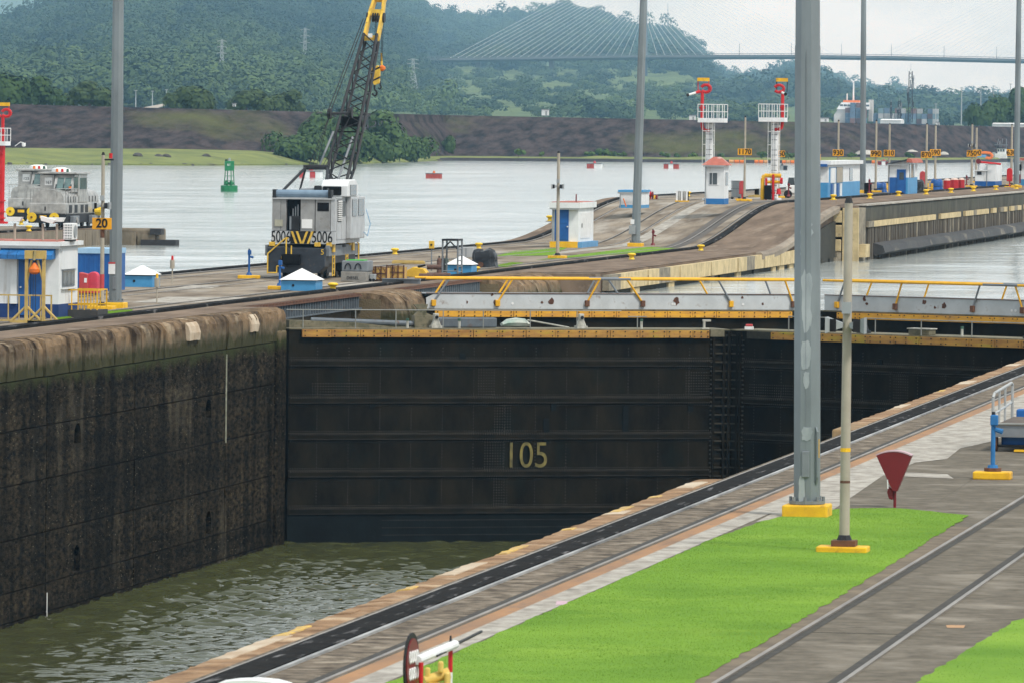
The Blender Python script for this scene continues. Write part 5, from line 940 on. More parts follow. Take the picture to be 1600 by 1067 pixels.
# the guard hut at left
t, wd, dp, h, u = hut('white guard hut with blue door, awning and window at the left edge', -40, 91, 121, 498, 385, 0, None, mat('navy_band', (.012, .045, .17), (.01, .035, .13), sc=2), 22)
MB().bx(-wd - .25, .18, -.25, dp + .15, h, h + .16).build('roof_slab', white, t); MB().bx(-wd, .0, -.1, dp, h + .16, h + .19).build('roof_cover', redroof, t)
MB().bx(-64 * u, -24 * u, -.05, .0, 22 * u * .2, 96 * u).build('door', blue, t); MB().bx(-44.3 * u, -43.7 * u, -.06, -.05, .1, 96 * u).build('door_joint', dim, t); MB().cyl((-60 * u, -.05, 48 * u), (-60 * u, -.12, 48 * u), .03, .03, 8).build('door_knob', white_steel, t)
MB().bx(-76 * u, -66 * u, -.12, 0, 22 * u, 100 * u).build('door_pier', white, t)
aw = mat('awning_blue', (.02, .16, .42), (.015, .11, .30), sc=2, st=(.02, .022, .03), stc=1.2, sta=.25, rough=.6)
for k in range(6):
    a = -91 * u + k * 86 * u / 6; MB().prism([(-.02, 112 * u), (-.6, 99 * u), (-.62, 92 * u), (-.02, 93 * u)], 'x', a + .01, a + 86 * u / 6 - .005).build('awning_panel', aw, t)
f = MB().bx(.0, .03, dp * .16, dp * .8, 48 * u, 76 * u).build('window', grey_steel, t)
for k in range(3): MB().bx(.03, .045, dp * (.18 + .21 * k), dp * (.37 + .21 * k), 50 * u, 74 * u).build('pane', glass, f)
MB().bx(0, .05, dp * .12, dp * .9, 76 * u, 108 * u).build('wall_panel', white, t); MB().bx(.0, .1, dp * .12, dp * .85, 45 * u, 47.5 * u).build('sill', white, t)
hp = Vector(t.location); ht = h + .19
t = thing('air_conditioner', 'white air conditioning unit on the guard hut roof', 'air conditioner', hp + Vector((.3, .9, ht + .03)))
MB().bx(-.36, .0, 0, .85, 0, .62).build('case', plastic_w, t, bevel=.02); MB().bx(-.39, -.36, .1, .7, .05, .55).build('side_coil', dim, t); MB().bx(-.33, -.02, -.02, 0, .05, .57).build('front_coil', grey_pl, t)
g_ = MB()
for k in range(5): g_.bx(-.34, -.02, -.035, -.02, .08 + k * .1, .12 + k * .1)
for k in range(3): g_.bx(-.3 + k * .1, -.28 + k * .1, -.04, -.02, .05, .57)
g_.build('grille', plastic_w, t); MB().cyl((0, .42, .31), (.03, .42, .31), .24, .24, 16).build('fan', grey_pl, t); MB().box((-.18, .4, -.03), (.3, .7, .06)).build('feet', dark_steel, t)
for px_, lab, tl in ((18, 'small pole with flood lamp on the guard hut roof at left', 0), (62, 'tilted flood lamp in the middle of the guard hut roof', .5), (84, 'flood lamp above the air conditioner on the guard hut', 0)):
    q = atD(px_, 388, (hp - CAM).dot(FW) + .5); t = thing('flood_lamp', lab, 'lamp', (q.x, q.y + .5, ht), 0, 'flood lamps on the guard hut'); MB().cyl((0, 0, -.3), (0, 0, .62), .05, .05, 8).build('post', poleconc, t)
    MB().prism([(-.22, .7), (.22, .7), (.3, .86), (-.3, .86)], 'y', -.15, .15).build('lamp_head', plastic_w, t).rotation_euler = (0, tl * .5, 0)
# yellow gantry with chain hoist
gold = mat('faded_yellow_steel', (.56, .40, .12), (.42, .29, .09), sc=3, rough=.6)
p = G(56, 505, 0); s_ = ppm(p); u = 1 / s_; t = thing('hoist_gantry', 'faded yellow A-frame gantry in front of the guard hut door', 'gantry', p)
for x_, lb in ((-15.5, 0), (12, 1)):
    MB().bx((x_ - 2.4) * u, (x_ + 2.4) * u, -.06, .06, 0, 100 * u).build('post', gold, t)
    for d_ in (-1, 1): MB().cyl((x_ * u, .02, 26 * u), ((x_ + d_ * 24) * u, .02, .06), .05, .05, 6).build('foot_brace', gold, t)
    MB().bx((x_ - 26) * u, (x_ + 26) * u, -.05, .07, 0, 3.4 * u).build('foot_beam', gold, t)
    MB().cyl((x_ * u, 0, 62 * u), ((x_ + (8 if lb == 0 else -10)) * u, 0, 98 * u), .045, .045, 6).build('knee_brace', gold, t)
MB().bx(-18 * u, 15 * u, -.12, .12, 100 * u, 113 * u).build('cross_beam', gold, t); MB().bx(-4 * u, -1.5 * u, -.14, -.12, 101 * u, 112 * u).build('beam_mark', black, t); MB().cyl((-.06, -.13, 98 * u), (-.02, -.13, 112 * u), .05, .05, 8).build('rope_coil', mat('rope', (.4, .33, .15)), t)
o = thing('chain_hoist', 'orange chain hoist hanging from the yellow gantry', 'hoist', (p.x - 3 * u, p.y, p.z)); MB().lathe([(.1, 76 * u), (.2, 79 * u), (.21, 84 * u), (.12, 89 * u), (.05, 94 * u)], n=12).build('body', orange, o, smooth=True); MB().cyl((0, 0, 88 * u), (.05, 0, 99 * u), .03, .03, 6).build('hook', dark_steel, o)
for k in (-1, 1): MB().cyl((k * .04, 0, 76 * u), (k * .05, .02, 14 * u), .012, .012, 5).build('chain', dark_steel, o)
def guard(lab, x0, x1, yb, yt, nbar, mid, z=0, base=None, depth=0):
    p = G(x0, yb, z); s_ = ppm(p); u = 1 / s_; t = thing('guard_rail', lab, 'railing', p); w_ = (x1 - x0) * u; h = (yb - yt) * u; b0 = base[0] * u if base else 0
    for y_ in ([0] if not depth else [0, depth]):
        for k in range(nbar + 1): MB().box((w_ * k / nbar, y_, (h + b0) / 2), (.05 if k in (0, nbar) else .035, .05, h - b0)).build('post', yellow if base else gold, t)
        for q in (mid, 1): MB().bx(-.03, w_ + .03, y_ - .03, y_ + .03, h * q - .05, h * q).build('rail', yellow if base else gold, t)
    if depth:
        for x_ in (0, w_): MB().bx(x_ - .03, x_ + .03, .03, depth - .03, h - .05, h).build('rail', yellow, t)
    if base: MB().bx(-.05, w_ + .05, -.12, max(.12, depth), 0, b0).build('plinth', base[1], t)
    return t
guard('faded yellow guard rail around the hut entrance at the left edge', -4, 82, 502, 460, 5, .06)
guard('bright yellow cage railing on a dark plinth beside the guard hut', 92, 153, 496, 452, 6, .48, base=(12, mat('plinth_dark', (.06, .058, .055), (.04, .04, .038), sc=3)), depth=1.6)
p = G(90, 497, 0); t = thing('traffic_cone', 'faded orange traffic cone at the yellow cage railing', 'cone', p); MB().lathe([(.16, .03), (.05, .66), (.03, .7)], n=12).build('cone', coneo, t, smooth=True); MB().box((0, 0, .015), (.4, .4, .03)).build('foot', coneo, t)
p = G(173, 455, 0); s_ = ppm(p); u = 1 / s_; t = thing('storage_container', 'bright blue storage container behind the left sign pole', 'container', p); wd = 54 * u
MB().bx(-wd, .1, 0, 2.4, 0, 58 * u).build('body', blue, t); MB().bx(-wd - .02, .12, -.05, 2.45, 58 * u, 66 * u).build('roof', mat('pale_container_roof', (.36, .55, .72), (.28, .46, .64), sc=2), t)
for k in range(7): MB().bx(-wd + .1 + k * wd / 7, -wd + .16 + k * wd / 7, -.02, 0, .1, 56 * u).build('rib', blue, t)
for px_, w_, lab in ((130, 14, 'faded red hose cabinet beside the guard hut'), (144.5, 15, 'bright red round-topped hose cabinet left of the sign 20')):
    p = G(px_, 462, 0); s_ = ppm(p); u = 1 / s_; t = thing('hose_cabinet', lab, 'cabinet', p); w2 = w_ * u / 2
    MB().prism([(-w2, 3 * u), (w2, 3 * u), (w2, 30 * u)] + [(w2 * math.cos(a), 30 * u + w2 * .9 * math.sin(a)) for a in (.5, 1, 1.57, 2.1, 2.6)] + [(-w2, 30 * u)] if px_ > 140 else [(-w2, 3 * u), (w2, 3 * u), (w2, 33 * u), (-w2, 36 * u)], 'y', 0, .5).build('case', fadedred if px_ < 140 else mat('rose_red', (.62, .06, .10), (.5, .05, .08), sc=3), t, bevel=.03)
    MB().bx(-w2, w2, .05, .45, 0, 3 * u).build('feet', grey_steel, t); (MB().bx(w2 * .2, w2 * .8, -.02, 0, 20 * u, 27 * u).build('label_plate', white_steel, t) if px_ < 140 else None)
# low blue boxes with white pyramid covers
def blue_box(lab, xl, xr, yb, ye, yt):
    p = G((xl + xr) / 2, yb, 0); s_ = ppm(p); u = 1 / s_; t = thing('valve_box', lab, 'box', p, 0, 'blue boxes with white covers'); w_ = (xr - xl) * u / 2 * .86; d = 1.6
    MB().bx(-w_, w_, 0, d, 0, (yb - ye) * u * .92).build('box', ltblue, t); MB().bx(-w_ * .96, w_ * .96, .03, d - .03, (yb - ye) * u * .92, (yb - ye) * u).build('gap', dim, t)
    e = w_ * 1.1; z = (yb - ye) * u; MB().add([(-e, -.1, z), (e, -.1, z), (e, d + .1, z), (-e, d + .1, z), (0, d / 2, (yb - yt) * u)], [(0, 1, 4), (1, 2, 4), (2, 3, 4), (3, 0, 4), (3, 2, 1, 0)]).build('cover', plastic_w, t)
    MB().cyl((-w_ * .3, -.02, z * .5), (-w_ * .3, .0, z * .5), .06, .06, 8).build('hole', black, t)
blue_box('blue box with white pyramid cover right of the left mast', 190, 242, 449, 430, 415); blue_box('blue box with white pyramid cover in front of the crane', 434, 498, 455, 438, 420); blue_box('blue box with white pyramid cover under the scaffold tower', 694, 740, 430, 414, 400)
for px_, py_, top, lab in ((245, 474, 428, 'small grey signal post with yellow lamp right of the left mast'), (269, 445, 400, 'small grey signal post with red lamp near the lake edge'), (478, 430, 404, 'small signal post with red lamp against the crane carrier')):
    p = G(px_, py_, 0); u = 1 / ppm(p); H_ = (py_ - top) * u; t = thing('signal_post', lab, 'signal', p, 0, 'small signal posts'); MB().cyl((0, 0, 0), (0, 0, H_ * .65), .03, .03, 6).build('post', poleconc, t)
    MB().cyl((0, 0, H_ * .55), (0, 0, H_ * .85), .11, .11, 10).build('canister', poleconc, t); MB().cyl((0, 0, H_ * .85), (0, 0, H_), .06, .05, 8).build('lamp', red if px_ > 250 else yellow, t)
def standpipe(lab, px_, py_, top, mt=blue, slab=1.0, z=None, name='standpipe'):
    p = W(px_, py_) if z is None else G(px_, py_, z); u = 1 / ppm(p); H_ = (py_ - top) * u; t = thing(name, lab, 'standpipe', p, 0, 'standpipes'); r = .05
    if slab: MB().box((0, 0, .08), (slab, .55, .17)).build('base_slab', yellow, t, bevel=.03)
    MB().cyl((0, 0, .16), (0, 0, .3), .15, .1, 10).build('foot_flange', mt, t); MB().cyl((0, 0, .3), (0, 0, H_), r, r, 8).build('pipe', mt, t)
    MB().box((.02, -.02, H_ - .12), (.16, .16, .22)).build('valve', mt, t, bevel=.02); MB().cyl((0, 0, H_ - .3), (.2, -.02, H_ - .36), .045, .06, 8).build('outlet', mt, t); MB().cyl((0, 0, H_), (0, 0, H_ + .06), .04, .04, 6).build('stem', dark_steel, t)
    return t
standpipe('blue standpipe on a yellow slab left of the crane', 389, 436, 391); standpipe('blue standpipe behind the white-roofed box at the crane', 437, 453, 407); standpipe('blue standpipe on a yellow block at the ramp top', 970, 337, 309, ltblue, 1.0)
t = standpipe('near blue standpipe on a yellow slab at the right edge', 1551, 748, 647, mat('hydrant_blue', (.03, .18, .42), (.025, .14, .34), sc=3), .8, 0)
MB().cyl((0, 0, .17), (0, 0, .24), .19, .19, 8).build('rusty_flange', rust, t)
standpipe('dark red standpipe right of the central mast', 1020, 388, 360, maroon, 0); standpipe('dark red standpipe at the right end of the lakeside block', 1358, 306, 281, maroon, 0, 2.45); standpipe('dark red standpipe beside the red tanks', 1510, 293, 275, maroon, 0, 2.45); standpipe('dark red standpipe right of the fire tower manifold', 1232, 311, 287, maroon, 0, 2.45)
# ------------------------------------------------------------------ the rail crane
p = G(462, 437, 0); s_ = ppm(p); u = 1 / s_; v0 = (p - CAM).dot(FW); t = thing('rail_crane', 'grey rail crane numbered 5006 with black lattice boom', 'crane', p)
def LC(px_, py_, dv): return tuple(atD(px_, py_, v0 + dv) - p)
MB().prism([(-1.4, .3), (1.1, .3), (1.4, .6), (1.4, 1.5), (-1.4, 1.5)], 'y', 0, 1.2).build('end_beam', navy, t, bevel=.03)
MB().bx(-1.4, 1.36, 1.2, 8, .75, 1.5).build('carrier_frame', navy, t); MB().bx(1.36, 1.56, .3, 8.2, 1.1, 1.62).build('side_beam', grey_steel, t, bevel=.02); MB().bx(-1.56, -1.4, .3, 8.2, 1.1, 1.62).build('side_beam', grey_steel, t, bevel=.02)
for y_ in (1.8, 3.2, 5.6, 7.0):
    for x_ in (-.85, .85): MB().cyl((x_ - .08, y_, .42), (x_ + .08, y_, .42), .42, .42, 16).build('wheel', dark_steel, t)
for y_ in (2.5, 6.3): MB().bx(-1.1, 1.25, y_ - 1.1, y_ + 1.1, .3, .8).build('bogie', dark_steel, t)
MB().box((-.2, -.15, .95), (.9, .3, .5)).build('coupler_box', dim, t, bevel=.04); MB().cyl((-.2, -.3, .9), (-.2, -.55, .9), .1, .14, 8).build('coupler', dim, t); MB().cyl((-.75, -.12, 1.0), (-.35, -.2, .6), .04, .04, 6).build('hose', black, t)
text('carrier_mark', '5', .36, crane_y, t, (1.28, -.012, 1.3))
for pts in ([(-1.35, -.1, .25), (-1.35, -.1, 1.2), (-.95, -.1, 1.55), (-.5, -.1, 1.95), (-.35, -.1, 1.95)], [(-1.3, -.12, .3), (-.9, -.12, .3), (-.9, -.12, .62), (-.65, -.12, .62)], [(-.65, -.14, .95), (-.65, -.14, 1.1), (-.2, -.14, 1.12), (-.2, -.14, 1.6)], [(-.45, -.14, 1.2), (-.45, -.14, 2.0)], [(1.62, 7.5, .3), (1.62, 7.5, 1.6), (1.62, 5, 2.3), (1.62, 4, 2.4)]): MB().tube(pts, .035, 6).build('hand_rail', crane_y, t)
for x0, y_ in ((1.58, 1.0), (1.58, 4.4)):
    for dy in (0, .5): MB().cyl((x0, y_ + dy, .15), (x0, y_ + dy, 1.15), .03, .03, 6).build('ladder_rail', crane_y, t)
    for k in range(4): MB().cyl((x0, y_, .2 + k * .28), (x0, y_ + .5, .2 + k * .28), .03, .03, 6).build('ladder_rung', crane_y, t)
for x_, y_ in ((1.0, .2), (1.5, .6), (1.5, 5.5), (-1.2, .2)): MB().box((x_, y_, 1.66), (.26, .3, .2)).build('outrigger_pin', crane_y, t, bevel=.02)
for y_ in (.9, 5.9): MB().prism([(1.57, 1.3), (1.64, 1.3), (1.64, 1.7), (1.57, 1.75)], 'y', y_, y_ + .5).build('side_hook', crane_y, t)
MB().cyl((.2, 4, 1.5), (.2, 4, 1.74), 1.45, 1.45, 24).build('slew_ring', dark_steel, t)
# house
xa, xb, yf, yk = -1.3, 1.77, .5, 7.0
ho = MB().bx(xa, xb, yf + .35, yk, 1.70, 3.86).build('house', crane_s, t)
MB().bx(xa - .02, xb + .02, yf + .2, yk + .02, 3.86, 3.93).build('house_roof', crane_s, t)
MB().bx(xa, xb, yf, yf + .35, 1.68, 2.28).build('counterweight_band', crane_s, t)
for a, b_ in ((-1.3, -.88), (.08, .78), (.8, 1.55)): MB().bx(a + .01, b_ - .01, yf + .1, yf + .35, 2.3, 3.8).build('rear_door', crane_d, t)
MB().bx(1.56, xb, yf + .08, yf + .35, 2.3, 3.8).build('corner_post', crane_s, t); MB().bx(-.88, -.62, yf + .12, yf + .35, 2.3, 3.8).build('rear_door', crane_d, t)
MB().bx(-.6, .06, yf + .3, yf + .34, 2.3, 3.8).build('open_bay', dim, t); MB().bx(-.45, .04, yf + .12, yf + .3, 2.3, 3.0).build('engine_block', dark_steel, t, bevel=.03); MB().bx(-.45, -.36, yf + .1, yf + .12, 2.35, 2.98).build('engine_edge', grey_steel, t)
for k in range(3): MB().cyl((-.3 + k * .12, yf + .2, 3.0), (-.3 + k * .12, yf + .2, 3.35 + .1 * k), .03, .03, 6).build('engine_pipe', grey_steel, t)
MB().bx(xa, xb, yf + .02, yf + .3, 3.8, 3.86).build('roof_beam', crane_s, t)
MB().box((1.18, yf + .09, 3.45), (.56, .03, .4)).build('rear_window', dim, t, bevel=.06); MB().bx(.15, .66, yf + .06, yf + .1, 2.42, 2.85).build('placard', plastic_w, t); MB().bx(-1.16, -.78, yf + .06, yf + .12, 2.5, 2.82).build('placard', mat('dingy_placard', (.4, .39, .3)), t)
MB().bx(-.38, .60, yf - .012, yf, 1.69, 2.28).build('hazard_panel', black, t)
for x0, lean in ((-.36, .22), (-.12, .22), (.16, -.22), (.42, -.22)):
    x0 += .0 if lean > 0 else .0; b0 = x0 + lean if lean > 0 else x0; t0 = x0 if lean > 0 else x0 - lean
    MB().prism([(b0, 1.69), (b0 + .11, 1.69), (t0 + .11, 2.275), (t0, 2.275)], 'y', yf - .02, yf - .013).build('hazard_stripe', crane_y, t)
text('fleet_number', '5006', .78, black, t, (-.84, yf - .006, 1.98), sx=.62, bold=.006); text('fleet_number', '5006', .78, black, t, (1.16, yf - .006, 1.98), sx=.66, bold=.006)
# right side of the house
for a, b_ in ((.9, 2.0), (2.1, 4.2), (4.3, 6.6)): MB().bx(xb, xb + .03, a, b_, 1.9, 3.7).build('side_door', crane_s, t)
lv = MB().bx(xb + .03, xb + .05, 1.0, 1.9, 2.75, 3.8); lv.build('louvre_back', dim, t)
for k in range(11): MB().box((xb + .07, 1.45, 2.82 + k * .09), (.09, .9, .03), ry=.5).build('louvre', plastic_w, t)
MB().bx(xb + .03, xb + .06, 2.2, 3.0, 3.0, 3.7).build('oval_window', glass, t, bevel=.1)
cab = MB().prism([(2.2, 3.93), (4.9, 3.93), (5.0, 4.45), (4.2, 4.75), (2.6, 4.72), (2.2, 4.45)], 'x', .75, 2.05).build('operator_cab', mat('cab_white', (.68, .69, .69), (.6, .61, .61), sc=2), t, bevel=.04)
MB().bx(.85, 1.75, 2.1, 2.3, 4.0, 4.42).build('cab_rear_window', dim, t, bevel=.05); MB().bx(2.05, 2.08, 2.8, 4.4, 4.0, 4.5).build('cab_side_window', glass, t)
MB().bx(1.80, 2.05, 3.2, 6.8, 1.9, 3.93).build('side_cabin', crane_s, t, bevel=.04)
for a, b_ in ((3.4, 4.6), (5.0, 6.4)): MB().bx(2.05, 2.08, a, b_, 3.0, 3.8).build('side_window', glass, t)
MB().tube([(2.1, 6.8, 3.3), (2.3, 6.9, 2.6), (2.2, 6.7, 2.0), (2.1, 6.2, 2.2)], .016, 6).build('blue_hose', skyblue, t)
MB().cyl((-1.12, yf + .3, 4.06), (1.42, yf + .3, 4.06), .19, .19, 14).build('roof_tank', mat('dusty_blue_steel', (.19, .27, .35), (.14, .2, .27), sc=2, rough=.7), t)
for x_ in (-1.2, 1.5): MB().box((x_, yf + .3, 4.05), (.16, .5, .42)).build('tank_bracket', dark_steel, t)
MB().cyl((-.25, 2.2, 4.16), (.5, 2.2, 4.2), .14, .14, 10).build('exhaust', grey_steel, t); MB().box((.62, 2.2, 4.25), (.35, .4, .4)).build('winch', dark_steel, t, bevel=.06); MB().cyl((-.6, 2.2, 4.1), (-.3, 2.2, 4.14), .1, .1, 8).build('pipe', poleconc, t)
# gantry and boom
gt = LC(478, 262, 5); gt2 = LC(511, 262, 5)
MB().cyl((-1.1, 1.2, 4.0), gt, .07, .07, 6).build('gantry_leg', dark_steel, t); MB().cyl((1.3, 1.2, 4.0), gt2, .07, .07, 6).build('gantry_leg', dark_steel, t); MB().cyl(LC(474, 262, 5), LC(514, 262, 5), .13, .13, 8).build('gantry_beam', dark_steel, t)
MB().cyl((-.9, 5, 3.9), gt, .05, .05, 6).cyl((1.2, 5, 3.9), gt2, .05, .05, 6).build('gantry_back_leg', dark_steel, t)
F0, F1, F2 = Vector(LC(526, 291, 6.6)), Vector(LC(551, 186, 9.3)), Vector(LC(580, 60, 12.9))
ax = (F2 - F0).normalized(); side = Vector((1, 0, 0)); side = (side - ax * side.dot(ax)).normalized(); nrm = ax.cross(side)
def bp(q, a, b_): # q 0..1 along the boom
    c = F0.lerp(F1, q / .46) if q < .46 else F1.lerp(F2, (q - .46) / .54); hw = np.interp(q, [0, .12, .5, 1], [.5, .56, .5, .33]); hd = np.interp(q, [0, .12, .5, 1], [.2, .42, .42, .3]); return c + side * a * hw + nrm * b_ * hd
for a in (-1, 1):
    for b_ in (-1, 1): MB().tube([bp(k / 6, a, b_) for k in range(7)], .075, 6).build('boom_chord', dark_steel, t)
for fa, fb in (((-1, -1), (1, -1)), ((-1, 1), (1, 1)), ((-1, -1), (-1, 1)), ((1, -1), (1, 1))):
    b = MB(); n = 15
    for k in range(n): q0, q1 = k / n, (k + 1) / n; A_, B_ = (fa, fb) if k % 2 else (fb, fa); b.cyl(bp(q0, *A_), bp(q1, *B_), .034, .034, 5)
    b.build('boom_lacing', dark_steel, t)
hd0, hd1 = F2, Vector(LC(594, -4, 14.0))
for a in (-1, 1): MB().loft([[tuple(c + side * (a * w_ + d1 * .06) + nrm * d2 * .22) for d1, d2 in ((-1, -1), (1, -1), (1, 1), (-1, 1))] for c, w_ in ((hd0, .34), (hd0.lerp(hd1, .6), .32), (hd1, .22))]).build('boom_head_plate', crane_y, t)
for q, h_ in ((.0, .16), (.62, .2)): c = hd0.lerp(hd1, q); MB().box(tuple(c), (.74, .4, h_ * 1.6)).build('head_cross_plate', crane_y, t)
for k, x_ in enumerate((-.12, 0, .12)): c = hd0.lerp(hd1, .5); MB().cyl(tuple(c + side * (x_ - .03)), tuple(c + side * (x_ + .03)), .24, .24, 14).build('head_sheave', dark_steel, t)
c = hd1; MB().cyl(tuple(c + side * -.3), tuple(c + side * .3), .26, .26, 12).build('tip_drum', crane_y, t)
for x_ in (-.4, .42): c = hd0.lerp(hd1, .5); MB().cyl(tuple(c + side * (x_ - .04)), tuple(c + side * (x_ + .04)), .25, .25, 14).build('side_sheave', dark_steel, t)
MB().box(tuple(hd0 + Vector((0, -.3, .12))), (.22, .03, .2)).build('head_placard', plastic_w, t)
MB().cyl(LC(597, 10, 14), LC(604, -40, 15), .05, .05, 6).build('jib_stub', crane_y, t)
sh = Vector(LC(515, 178, 6)); sh2 = Vector(LC(548, 177, 7.5)); MB().cyl(sh, sh2, .07, .07, 8).build('bridle_bar', dark_steel, t)
for c in (sh, sh2): MB().cyl(c + Vector((-.08, 0, 0)), c + Vector((.08, 0, 0)), .26, .26, 12).build('bridle_sheave', dark_steel, t)
pend = MB(); b1 = Vector(LC(570, 30, 13.6))
for dx in (-.08, .05): pend.cyl(sh + Vector((dx, 0, .1)), b1 + Vector((dx, 0, 0)), .024, .024, 5)
for k in range(3): pend.cyl(sh + Vector((0, 0, -.1)), Vector(gt) + Vector((.1 + .2 * k, 0, 0)), .014, .014, 5)
for k in range(3): pend.cyl(sh2 + Vector((0, 0, -.1)), Vector(gt2) + Vector((-.25 + .15 * k, 0, 0)), .014, .014, 5)
pend.build('pendant_cables', black, t)
MB().cyl(LC(521, 206, 6.5), LC(507, 240, 6), .06, .05, 6).cyl(LC(507, 240, 6), LC(498, 262, 6), .05, .04, 6).build('boom_stop', grey_steel, t); MB().cyl(LC(551, 215, 8), LC(526, 288, 6.3), .065, .055, 6).build('boom_stop', grey_steel, t)
MB().box(tuple(bp(.44, 0, 0)), (.9, .5, .5)).build('boom_joint', dim, t, bevel=.05)
for k in range(3): MB().box(tuple(bp(.33 + .05 * k, 0, -1)), (.9, .06, .07)).build('boom_step', dim, t)
hb = Vector(LC(587, 118, 13.9)); hk = thing('hook_block', 'yellow hook block with black stripes hanging from the boom head', 'hook block', p + hb)
MB().prism([(-.2, .35), (.12, .5), (.24, .3), (.2, -.4), (-.05, -.5), (-.24, -.2)], 'y', -.14, .14).build('cheek_plate', crane_y, hk, bevel=.03)
for z in (.22, -.28): MB().prism([(-.22, z - .08), (-.2, z - .0), (.22, z + .22), (.22, z + .12)], 'y', -.15, .15).build('black_stripe', black, hk)
MB().tube([(-.05, 0, -.5), (-.05, 0, -.7), (.07, 0, -.82), (.05, 0, -1.0), (-.08, 0, -1.02), (-.15, 0, -.9)], .05, 7).build('hook', dark_steel, hk); MB().tube([(.2, .1, -.3), (.22, .1, -.5), (.28, .1, -.58), (.2, .1, -.7), (.12, .1, -.62)], .035, 6).build('small_hook', dark_steel, hk)
MB().box((-.08, 0, .62), (.16, .16, .3)).build('becket', crane_y, hk); MB().lathe([(.05, .2), (.17, .3), (.17, .42), (.05, .5)], (.3, .1, 0), 10).build('ball', orange, hk, smooth=True); MB().cyl((.28, .1, .5), (.26, .1, 1.1), .05, .05, 6).build('swivel', crane_y, hk)
fl = MB()
for x_ in (-.1, -.03, .24, .3): fl.cyl((x_, .05, .7), (x_ + .05, .05, 2.7), .014, .014, 5)
fl.build('fall_ropes', black, hk)
